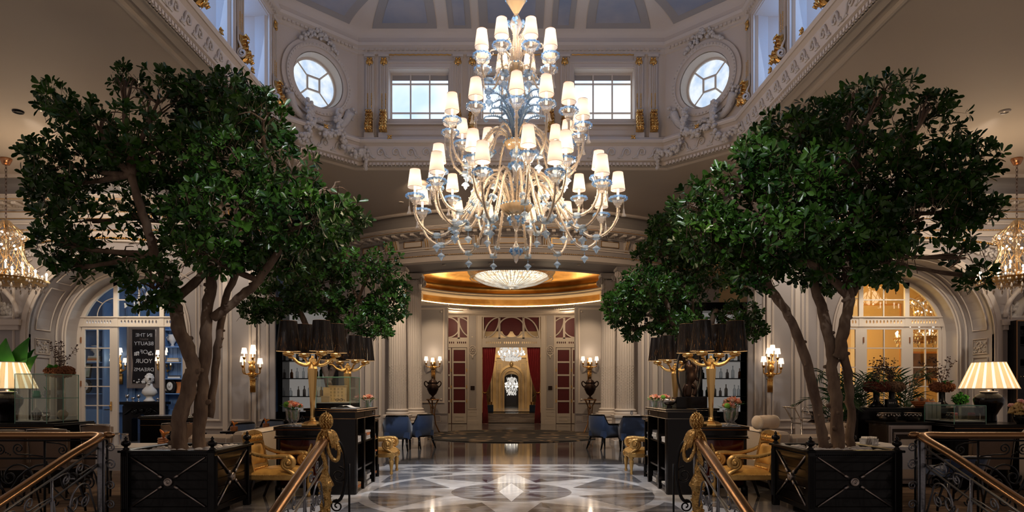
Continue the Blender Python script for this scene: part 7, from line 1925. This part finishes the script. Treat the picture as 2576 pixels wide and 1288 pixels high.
def bartable(label,x,y,h,r=.28):
    t=thing('bar_table',label,'table',(x,y,0)); b=MB(); b.cyl((0,0,h-.03),r,.03,28); b.build('table_top',M_black,t); b=MB(); b.cyl((0,0,0),.18,.02,20); b.cyl((0,0,.02),.03,h-.05,12); b.build('pedestal',M_black,t)
for (x,y,l) in ((-5.15,10.6,'at the left, beside the trunk'),(-4.68,11.1,'in front of the blue armchair'),(-4.55,12.2,'near the bar cabinet')):
    bartable('small round black table '+l,x,y,.72,.22); copperpot('small copper pot with orange bloom, '+l,x,y,.72,1.1)
counter('tall black counter with brown post behind the left tree trunks',-6.2,10.9,-5.45,11.6,.98,'reception_counter')
# ================= BLUE ROOM BEHIND THE LEFT ARCH =================
t=thing('marble_mantel','black carved mantelpiece under the engraved mirror in the blue room','fireplace',(-10.14,18.2,0))
b=MB(); b.box(-.62,-.25,1.02,.62,.2,1.10,.01)
b.prism([(x,y) for x,y in rrect(-.52,-.18,.52,.2,.05)],.98,1.02)
b.plate([[(-.55,0),(-.30,0),(-.30,.62)]+[(-.30+.6*i/12,.62+.10*sin(PI*i/12)+.04*cos(PI*i/3)) for i in range(1,12)]+[(.30,.62),(.30,0),(.55,0),(.55,.98),(-.55,.98)]],.3,-.12); b.build('surround',M_black,t)
b=MB()
for s in (-1,1): b.tube([(s*(.2+u),-.15,.85+v) for u,v in spiral(0,0,.08,.02,0,s*1.5)],.02,6); b.tube([(s*.1,-.15,.8),(s*.28,-.16,.90),(s*.48,-.15,.75)],.022,6)
b.ball((0,-.15,.86),.06,8,6); b.build('carving',M_black,t)
t=thing('classical_bust','white plaster bust with a black star over one eye on the mantelpiece','bust',(-9.96,18.1,1.10),.3)
b=MB(); b.lathe([(0,0),(.14,0),(.15,.03),(.10,.07),(.08,.12),(.10,.15)],20)
b.tube([(0,.02,.14),(0,.02,.24),(0,.01,.32),(0,0,.42),(0,0,.50)],[.11,.20,.18,.09,.075],16,sq=.6,up=(1,0,0))
b.ball((0,-.02,.62),.115,16,12,(.85,1.0,1.18)); b.ball((0,-.135,.60),.022,8,6,(.8,1.3,1.6)); b.ball((0,-.115,.545),.03,8,5,(1.2,.6,.5)); b.ball((0,-.08,.50),.05,10,6,(.9,.9,.7))
for s in (-1,1): b.ball((s*.098,.0,.60),.028,8,6,(.4,.8,1.2)); b.ball((s*.04,-.112,.625),.02,8,5,(1.2,.5,.6)); b.ball((s*.045,-.12,.655),.03,8,4,(1.2,.4,.35))
b.build('head_and_shoulders',M_stone,t)
b=MB(); random.seed(9)
for _ in range(120):
    q=Vector((random.gauss(0,1),random.gauss(0,1),random.gauss(.5,1))).normalized()
    if q.y<-.5 and q.z<.5: continue
    b.ball((q.x*.100,q.y*.115,.64+q.z*.125),.024,6,4)
b.build('curly_hair',M_stone,t)
b=MB(T(.045,-.142,.625)); st=[(.04*(1 if i%2==0 else .42)*sin(PI*i/5),.04*(1 if i%2==0 else .42)*cos(PI*i/5)) for i in range(10)]; b.plate([st],.012,-.006); b.build('black_star',M_black,t)
for k,(x,l,h) in enumerate(((-10.58,'tall silver goblet at the left end of the mantelpiece',.20),(-10.42,'low silver goblet second from left on the mantelpiece',.12),(-10.27,'tall silver goblet left of the bust on the mantelpiece',.20),(-9.74,'low silver cup right of the bust on the mantelpiece',.10),(-9.62,'tall silver goblet at the right end of the mantelpiece',.20))):
    t=thing('silver_goblet',l,'goblet',(x,18.12,1.10)); b=MB(); b.lathe([(0,0),(.045,0),(.04,.01),(.01,.02),(.01,h*.5)],16); b.build('foot',M_silver,t); b=MB(); b.lathe([(.01,h*.5),(.045,h*.6),(.045,h),(.04,h),(.04,h*.62),(0,h*.53)],16); b.build('cup',M_silver,t)
def textmesh(s,size,m,name,parent,M,depth=.002):
    c=bpy.data.curves.new('t','FONT'); c.body=s; c.size=size; c.align_x='CENTER'; c.align_y='CENTER'; c.extrude=depth
    o=bpy.data.objects.new('t',c); COL.objects.link(o); bpy.context.view_layer.update(); me=bpy.data.meshes.new_from_object(o.evaluated_get(bpy.context.evaluated_depsgraph_get())); bpy.data.objects.remove(o)
    me.transform(M); me.materials.clear(); me.materials.append(m); q=bpy.data.objects.new(name,me); COL.objects.link(q); q.parent=parent; return q
t=thing('engraved_mirror','tall mirror with mirror-glass frame and reversed lettering on the blue wall','mirror',(-10.45,18.72,1.48))
t.rotation_euler=(0,0,.12)
b=MB(); b.box(-.31,-.01,.12,.31,.0,1.66); b.build('dark_glass',mat('dark_mirror',(.05,.045,.045),.08,.8),t)
b=MB(); b.plate([rect(-.44,0,.44,1.78),rect(-.31,.12,.31,1.66)],.04,-.03); b.build('mirror_frame',M_silver,t)
b=MB(); b.frame(-.45,-.01,.45,1.79,.03,.02,-.03); b.frame(-.33,.10,.33,1.68,.025,.02,-.03); b.build('bevelled_border',M_steel,t)
b=MB()
for x in (-.2,.18):
    for i in range(9): b.ball((x+random.uniform(-.06,.06),-.02,.98+random.uniform(-.05,.06)),random.uniform(.015,.03),6,4)
for i in range(14): b.ball((-.05+random.uniform(-.22,.22),-.02,.20+random.uniform(-.05,.05)),random.uniform(.02,.04),6,4)
b.build('painted_cherubs',M_stone,t)
RM=Matrix.Rotation(PI/2,4,'X')
for s_,z in (('IN THE',1.50),('BEAUTY',1.26),('OF',1.02),('YOUR',.76),('DREAMS',.52)):
    textmesh(s_,.165 if len(s_)<6 else .145,M_linen,'lettering',t,Matrix.Translation((0,-.014,z))@RM@Matrix.Diagonal((-1,1,1,1)))
textmesh('WHAT',.08,M_steel,'lettering',t,Matrix.Translation((0,-.014,1.38))@RM@Matrix.Diagonal((-1,1,1,1)))
def shelves(label,x0,x1,y,zs,m=M_blueroom):
    cx=(x0+x1)/2; t=thing('built_in_bookcase',label,'bookcase',(cx,y,0)); w=(x1-x0)/2
    b=MB(); b.box(-w-.05,-.35,.85,-w,0,3.9); b.box(w,-.35,.85,w+.05,0,3.9); b.box(-w,-.02,.85,w,0,3.9); b.box(-w-.05,-.4,0,w+.05,0,.88); b.build('carcass',m,t)
    for z in zs: b=MB(); b.box(-w,-.33,z,w,-.02,z+.03); b.build('shelf',m,t)
    return t
shelves('blue built-in bookcase right of the engraved mirror',-9.80,-9.28,18.85,(1.30,1.72,2.18,2.62,3.1))
shelves('blue built-in bookcase seen through the closed leaf of the left door',-12.35,-11.5,18.85,(1.30,1.72,2.18,2.62,3.1))
def cameo(label,x,y,z):
    t=thing('cameo_frame',label,'picture frame',(x,y,z)); b=MB(); b.lathe([(0,-.02),(.15,-.02),(.17,-.035),(.19,-.02),(.19,.0)],28,(0,0,.19),'y',sy=1.15); b.build('oval_frame',M_black,t); b=MB(); b.ball((0,-.02,.20),.11,14,8,(.8,.12,1.1)); b.ball((0,-.04,.22),.05,8,6,(.9,.5,1.2)); b.build('relief_medallion',M_stone,t)
cameo('oval black cameo frame on the lowest shelf of the right blue bookcase',-9.66,18.62,1.33); cameo('oval black cameo frame on the lowest shelf of the left blue bookcase',-12.05,18.62,1.33)
def stoneurn(label,x,y,z,h=.36):
    t=thing('stone_urn',label,'urn',(x,y,z)); b=MB(); b.lathe([(0,0),(.06,0),(.05,.03),(.03,.06),(.08,.14),(.12,h*.65),(.10,h*.85),(.12,h),(0,h)],20); b.build('urn_body',M_stone,t)
    for s in (-1,1): b=MB(); b.tube([(s*.10,0,h*.85),(s*.17,0,h*.8),(s*.12,0,h*.5)],.015,5); b.build('handle',M_stone,t)
stoneurn('pale stone urn on the upper shelf of the right blue bookcase',-9.62,18.68,2.65,.34); stoneurn('pale stone urn at the top of the left blue bookcase behind the fanlight',-12.1,18.68,3.13,.36); stoneurn('small pale urn standing on books in the left blue bookcase',-11.8,18.68,2.38,.3)
def shbooks(x0,n,z,lab,cols):
    zz=z
    for i in range(n):
        h=random.uniform(.03,.05); t=thing('book','%s, %s in the pile'%(lab,('lowest','second','third','topmost')[i]),'book',(x0,18.66,zz)); w=.17-.01*i
        b=MB(); b.box(-w,-.1,.004,w,.1,h-.004); b.build('pages',M_bookw,t); b=MB(); b.box(-w-.004,-.104,0,w+.004,.104,.004); b.box(-w-.004,-.104,h-.004,w+.004,.104,h); b.box(-w-.004,-.107,0,w+.004,-.1,h); b.build('cover',cols[i%len(cols)],t); zz+=h+.001
shbooks(-9.55,3,2.21,'book on the middle shelf of the right blue bookcase',[M_bookt,M_bookw,M_bookt]); shbooks(-9.52,2,1.75,'book on the second shelf of the right blue bookcase',[M_bookw,M_bookd])
shbooks(-11.8,4,2.21,'book under the small urn in the left blue bookcase',[M_bookw,M_booko,M_bookt,M_bookw])
t=thing('framed_print','leaning framed print on the second shelf of the left blue bookcase','picture',(-12.05,18.6,1.75)); b=MB(T(0,0,0,0,-.2)); b.plate([rect(-.16,0,.16,.42),rect(-.12,.04,.12,.38)],.02,-.02); b.build('frame',M_black,t); b=MB(T(0,0,0,0,-.2)); b.box(-.12,-.01,.04,.12,0,.38); b.build('print',mat('print_paper',(.45,.42,.38),.6,col2=(.15,.22,.12),ns=6),t)
t=thing('wood_panel_box','orange wooden box behind the cameo in the right blue bookcase','box',(-9.42,18.74,1.33)); b=MB(); b.box(-.1,-.07,0,.1,.06,.30,.004); b.build('box_body',M_booko,t); b=MB(); b.box(-.105,-.075,.30,.105,.065,.32,.003); b.build('lid',M_booko,t)
# ================= RIGHT SIDE =================
counter('black counter under the low glass case on the right',6.16,9.15,7.45,10.15,.93)
table_lamp('black vase lamp with lit striped pleated shade on the right counter',7.22,9.95,.93)
glasscase('low glass display case of jewellery on the right counter',6.26,9.3,.93,6.71,9.97,1.19,base=.03)
random.seed(6)
t=thing('jewellery_set','silver jewellery and watches laid out in the low glass case','jewellery',(6.48,9.6,.975))
b=MB()
for i in range(16):
    x,y=random.uniform(-.16,.16),random.uniform(-.2,.2); b.tube([(x+.022*cos(a),y+.022*sin(a),.006) for a in [2*PI*j/10 for j in range(10)]],.005,4,closed=True)
b.build('rings',M_silver,t,kind='stuff'); b=MB(); b.lathe([(0,0),(.05,0),(.035,.05),(.04,.09),(0,.10)],16,(.0,.12,0)); b.build('display_bust',M_darkw,t)
t=thing('coral_purse','small coral-pink purse at the back of the low glass case','purse',(6.58,9.78,.975)); b=MB(); b.box(-.05,-.02,.06,.05,.02,.10,.01); b.build('purse_flap',mat('coral_leather',(.65,.10,.08),.5),t); b=MB(); b.box(-.05,-.02,0,.05,.02,.06,.006); b.build('purse_body',M_bookt,t)
t=thing('mirrored_sideboard','silver-framed sideboard with octagonal cream panel left of the low glass case','sideboard',(5.75,9.75,0))
b=MB(); b.box(-.32,-.25,.05,.32,.25,.92,.006); b.build('body',M_darkw,t); b=MB(); b.frame(-.31,.06,.31,.90,.05,.03,-.25); b.frame(-.24,.12,.24,.80,.03,.03,-.25); b.build('silver_frame',M_steel,t)
b=MB(); b.plate([[(-.17,.18),(-.12,.14),(.12,.14),(.17,.18),(.17,.64),(.12,.70),(-.12,.70),(-.17,.64)]],.03,-.27); b.build('octagonal_panel',M_cream,t); b=MB(); b.box(-.36,-.28,.92,.36,.28,.95,.006); b.build('top',M_black,t)
t=thing('back_shelf','dark raised shelf behind the low glass case on the right counter','shelf',(6.35,10.45,0)); b=MB(); b.box(-.95,-.2,0,.95,.22,1.12,.005); b.build('shelf_block',M_black,t); b=MB(); b.box(-.96,-.21,1.12,.96,.23,1.14,.004); b.build('top',M_darkw,t)
for i,(x,w_) in enumerate(((5.62,.15),(5.98,.11))):
    t=thing('silver_bowl','engraved silver bowl on the sideboard, the %s of two'%('larger left','smaller right')[i],'bowl',(x-.03,9.75,.95)); b=MB(); b.lathe([(0,0),(w_*.7,0),(w_*.9,.05),(w_,.12),(w_+.01,.125),(w_-.01,.12),(w_*.8,.05),(0,.03)],32); b.build('bowl_shell',M_silver,t); b=MB(); 
    for k in range(24): a=2*PI*k/24; b.ball((w_*.95*cos(a),w_*.95*sin(a),.08+.015*(k%2)),.014,5,3)
    b.build('engraving',M_silver,t)
hydra('dark red hydrangeas in a black bottle vase, leftmost on the right shelf',5.78,10.42,1.14,.20,seed=21,vase_h=.24,tw=.5,m=mat('dark_red_hydrangea',(.10,.02,.012),.9,col2=(.2,.05,.02),ns=40))
hydra('brown hydrangeas in a black bottle vase, between the dark red ones and the basket',6.10,10.55,1.14,.20,seed=22,vase_h=.24,tw=.45,m=mat('brown_hydrangea',(.16,.08,.04),.9,col2=(.28,.18,.10),ns=40),green=False)
hydra('rust hydrangeas in a black bottle vase beside the right table lamp',6.82,10.42,1.14,.19,seed=23,vase_h=.24,tw=.5)
t=thing('vegetable_basket','wicker basket on the right shelf between the hydrangea vases','basket',(6.47,10.35,1.14))
b=MB(); b.lathe([(0,0),(.10,0),(.15,.07),(.165,.09),(.155,.09),(.13,.05),(0,.02)],28); 
for k in range(30):
    a=2*PI*k/30; b.tube([(.10*cos(a),.10*sin(a),.01),(.155*cos(a),.155*sin(a),.08)],.006,4)
for z_,r in ((.03,.125),(.06,.148),(.09,.165)): b.tube([(r*cos(a),r*sin(a),z_) for a in [2*PI*j/28 for j in range(28)]],.007,4,closed=True)
b.build('wicker_bowl',M_booko,t)
nm=('leftmost','second from left','third from left','middle','third from right','second from right','rightmost')
for i in range(7):
    x=-.13+.043*i; t=thing('onion','brown onion in the wicker basket, %s of the row'%nm[i],'onion',(6.47+x,10.30+.02*(i%2),1.215+.02*sin(i))); b=MB(); b.lathe([(0,0),(.02,.004),(.032,.03),(.022,.055),(.006,.065)],12); b.build('bulb',(M_bookt,M_booko,M_bark)[i%3],t); b=MB(); b.tube([(0,0,.06),(.004,0,.085)],[.006,.002],5); b.build('dry_tip',M_bark,t)
t=thing('sign_box','small black box printed with white capitals behind the silver bowls','box',(6.02 if 0 else 5.93,10.28,1.14)); b=MB(); b.box(-.075,-.04,0,.075,.04,.13,.002); b.build('box_body',M_black,t); textmesh('BANI T',.036,M_linen,'lettering',t,Matrix.Translation((0,-.042,.07))@RM)
for i in range(3):
    t=thing('white_card_box','small white card box in front of the wicker basket, %s of three'%('left','middle','right')[i],'box',(6.36+.065*i,10.275 if 0 else 10.0+.0,.93) if 0 else (6.385+.07*i,10.07,.93)); 
    b=MB(); b.box(-.03,-.03,0,.03,.03,.16 if 0 else .29,.002); b.build('carton',M_linen,t); b=MB(); b.box(-.031,-.031,.27,.031,.031,.295,.001); b.build('lid',M_linen,t)
t=thing('potted_herb','leafy green herb beside the right table lamp','plant',(7.02,10.33,1.14)); b=MB(); b.lathe([(0,0),(.04,0),(.05,.07)],14); b.build('pot',M_black,t)
foliage('leaves',[(7.04,10.33,1.27,.10,.07,.07)],60,.05,t,5,m=M_leaf3,org=(7.02,10.33,1.14))['kind']='stuff'
# big flower bowl, cream sofa and dark cabinet at the right edge
t=thing('flower_bowl','dark bowl of pink hydrangeas and roses at the right edge','flower arrangement',(7.25,9.2 if 0 else 9.35,.93)) ; t.location=(7.28,9.32,.93)
b=MB(); b.lathe([(0,0),(.10,0),(.14,.06),(.15,.13),(.13,.14)],24); b.build('bowl',M_black,t)
b=MB(); random.seed(8)
for _ in range(500):
    q=Vector((random.gauss(0,1),random.gauss(0,1),abs(random.gauss(0,1)))).normalized(); b.ball((q.x*.19,q.y*.17,.14+q.z*.17),random.uniform(.012,.022),5,3)
b.build('hydrangea_heads',mat('golden_hydrangea',(.45,.24,.08),.8,col2=(.55,.40,.15),ns=30),t,kind='stuff')
b=MB()
for _ in range(14):
    q=Vector((random.gauss(0,1),random.gauss(0,1)-.6,abs(random.gauss(0,1))+.5)).normalized(); 
    for k in range(6): b.ball((q.x*.19+.02*cos(k),q.y*.17+.02*sin(k),.17+q.z*.19),.026,6,4)
b.build('pink_blooms',M_pink,t,kind='stuff')
t=thing('cream_sofa','cream leather sofa end behind the right banister','sofa',(7.5,8.55,0)); b=MB(); b.box(-.62,-.35,.08,1.2,.35,.45,.04); b.build('seat_base',M_cream,t); b=MB(); b.box(-.62,.12,.3,1.2,.38,.89,.05); b.build('backrest',M_cream,t); b=MB(); b.box(-.42,-.02,.42,1.1,.14,.80,.05); b.build('back_cushion',M_cream,t); b=MB(); b.box(-.66,-.36,.08,-.48,.36,.80,.05); b.build('armrest',M_cream,t)
t=thing('cream_sofa','cream leather sofa end behind the left banister, by the lamp','sofa',(-8.35,8.75,0)); b=MB(); b.box(-1.2,-.35,.08,.62,.35,.45,.04); b.build('seat_base',M_cream,t); b=MB(); b.box(-1.2,.10,.3,.66,.36,.90,.05); b.build('backrest',M_cream,t); b=MB(); b.box(.48,-.36,.08,.66,.36,.80,.05); b.build('armrest',M_cream,t)
t=thing('display_cabinet','tall black glazed display cabinet with dim lights at the right edge','cabinet',(11.6,13.62,0))
b=MB(); b.plate([rect(-1.15,.0,1.15,2.86),rect(-1.08,.1,1.08,1.35),rect(-1.08,1.42,1.08,2.74)],.26,-.02); b.box(-1.14,.2,.02,1.14,.24,2.82); b.build('carcass',M_black,t)
b=MB(); b.frame(-1.16,0,1.16,2.86,.02,.012,-.02); b.build('gilt_edge',M_rail,t)
b=MB(); 
for z in (.7,1.9,2.35): b.box(-1.08,0,z,1.08,.2,z+.015)
b.build('shelf',M_blackm,t)
for x in (-.98,-.86,-.70,-.55,-.4): b=MB(); b.ball((x,.15,1.70),.012,6,4); b.build('pin_light',emitmat('pin_light',(1,.55,.2),3) if 'pin_light' not in bpy.data.materials else bpy.data.materials['pin_light'],t)
for i,(x,z) in enumerate(((-.75,2.365),(-.45,2.365),(-.80,1.915),(-.40,1.915))):
    q=thing('gift_object',('brown gift box with twigs','pale carved figure','round brass ornament','small tan box')[i]+' on the %s shelf of the right display cabinet'%('upper','upper','lower','lower')[i],'ornament',(11.6+x,13.72,z)); 
    b=MB(); 
    if i in(0,3): b.box(-.09,-.05,0,.09,.05,.18,.004)
    elif i==1: b.lathe([(0,0),(.06,0),(.04,.08),(.07,.15),(.03,.22),(0,.26)],14)
    else: b.ball((0,0,.08),.08,12,8)
    b.build('body',(M_bookt,M_stone,M_goldm,M_bookt)[i],q); b=MB()
    if i==0: twigs(b,3,.1,.35,3,.15)
    else: b.cyl((0,0,-.0),.05,.008,12)
    b.build('detail',M_bark if i==0 else M_darkw,q)
# palms
def palm(label,x,y,h,n,seed,spread=.5,m=None):
    t=thing('potted_palm',label,'palm',(x,y,0)); random.seed(seed)
    b=MB(); b.lathe([(0,0),(.13,0),(.17,.32),(.16,.32),(.15,.28),(0,.28)],24); b.build('pot',M_darkw,t)
    b=MB(); st=MB()
    for i in range(n):
        a=2*PI*i/n+random.uniform(-.3,.3); hh=h*random.uniform(.65,1); sp=spread*random.uniform(.5,1.1)
        pts=[Vector((0,0,.3)),Vector((sp*.15*cos(a),sp*.15*sin(a),.3+(hh-.3)*.55)),Vector((sp*.55*cos(a),sp*.55*sin(a),hh*.98)),Vector((sp*cos(a),sp*sin(a),hh*.93))]; pp=smoothpts(pts,6)
        st.tube(pp,[.010-.0004*k for k in range(len(pp))],5)
        for k in range(7,len(pp)):
            c=pp[k]; d=(pp[min(k+1,len(pp)-1)]-pp[k-1]).normalized(); sd=d.cross(Vector((0,0,1))).normalized()
            for s in (-1,1):
                for off in (0,.5):
                    L=.26*sin(PI*(k+off-6)/(len(pp)-5))+.06; e=c+(sd*s*.75+d*.7-Vector((0,0,.25))).normalized()*L; c2=c+d*off*.02; wv=d.cross(e-c2).cross(e-c2).normalized()*.011; mid=c2.lerp(e,.45)+Vector((0,0,.02))
                    b.add([tuple(c2),tuple(mid+wv),tuple(e),tuple(mid-wv)],[(0,1,2,3)])
    st.build('stems',M_leaf2,t); b.build('fronds',m or M_leaf2,t,kind='stuff')
palm('potted palm with arching fronds just right of the right tree trunks',5.2,10.45,1.75,13,1,.6)
palm('potted palm with upright fronds between the sideboard and the first palm',5.85,11.1,1.7,11,2,.5)
palm('taller potted palm behind the hydrangeas in front of the right arch',6.9,11.6,1.85,11,5,.6)
leather_chair('cream leather chair just right of the right tree trunks',4.95,9.75,PI,.92,.45,M_cream)
leather_chair('dark leather chair under the low glass case on the right',6.25,8.75,-.15,.84,.5)
leather_chair('blue velvet chair behind the right planter, below the banister',5.35,8.0,.1,.62,.5,M_blue,'velvet_chair')
leather_chair('blue velvet bench end seen through the right banister scrolls',7.0,7.75,.1,.60,.9,M_blue,'velvet_bench')
leather_chair('blue velvet bench end seen through the left banister scrolls',-7.0,7.75,.1,.60,.9,M_blue,'velvet_bench')
# drinks trolley
t=thing('drinks_trolley','brass and mirror drinks trolley behind the right sofa','trolley',(4.75,10.35,0))
for sx in (-1,1):
    for sy in (-1,1): b=MB(); b.tube([(sx*.26,sy*.18,.06),(sx*.26,sy*.18,.98)],.012,6); b.ball((sx*.26,sy*.18,.04),.035,8,6); b.build('leg',M_silver,t)
for z in (.35,.88): b=MB(); b.box(-.27,-.19,z,.27,.19,z+.02); b.tube([(-.27,-.19,z+.08),(.27,-.19,z+.08),(.27,.19,z+.08),(-.27,.19,z+.08)],.007,5,closed=True); b.build('tray',M_silver,t)
b=MB(); b.tube(smoothpts([(-.27,-.18,.95),(-.36,-.18,1.12),(-.40,-.18,1.14),(-.40,.18,1.14),(-.36,.18,1.12),(-.27,.18,.95)],4),.012,6); b.tube([(-.20+.05*cos(a),-.18,1.10+.05*sin(a)) for a in [2*PI*j/14 for j in range(14)]],.008,5,closed=True); b.build('push_handle',M_silver,t)
t=thing('cake_stand','dark footed cake stand on the drinks trolley','stand',(4.72,10.3,.90)); b=MB(); b.lathe([(0,.16),(.17,.165),(.17,.18),(0,.18)],28); b.build('plate',M_darkw,t); b=MB(); b.lathe([(0,0),(.10,0),(.08,.015),(.025,.05),(.025,.12),(.05,.16)],20); b.build('foot',M_darkw,t)
t=thing('serving_dish','low silver serving dish on the drinks trolley','dish',(4.92,10.42,.90)); b=MB(); b.lathe([(0,0),(.07,0),(.09,.04),(.08,.04),(0,.015)],20); b.build('dish_body',M_silver,t); b=MB(); b.cyl((0,0,.03),.07,.01,18); b.build('dish_rim',M_silver,t)
# napkins and tumblers on the right clothed table
for i,(x,y) in enumerate(((4.50,8.42),(4.62,8.36))):
    t=thing('cut_glass_tumbler','cut glass tumbler on the right clothed table, the %s of two'%('left','right')[i],'glass',(x,y,.70)); b=MB(); b.lathe([(0,0),(.035,0),(.042,.09),(.038,.09),(.032,.01)],24,lobes=12,la=.05); b.build('tumbler_wall',M_crystal,t); b=MB(); b.cyl((0,0,0),.033,.012,18); b.build('thick_base',M_crystal,t)
t=thing('napkin_rack','glass holder with folded white napkins on the right clothed table','napkin holder',(4.64,8.55,.70))
for k in range(5):
    b=MB(T(-.08+.03*k,0,0,.3,0,.35)); b.box(-.003,-.05,0,.003,.05,.11); b.build('folded_napkin',M_linen,t)
b=MB(); b.box(-.12,-.06,0,.12,.06,.008); b.build('glass_tray',M_crystal,t)
# yellow room painting
t=thing('dark_painting','dark landscape painting in a gilt frame on the yellow wall','painting',(11.85,18.8,1.75)); b=MB(); b.box(-.55,-.03,0,.55,0,.72); b.build('canvas',mat('dark_oil_paint',(.06,.03,.012),.4,col2=(.20,.10,.04),ns=3),t); b=MB(); b.frame(-.60,-.05,.60,.77,.06,.05,-.02); b.build('gilt_frame',M_gold,t)
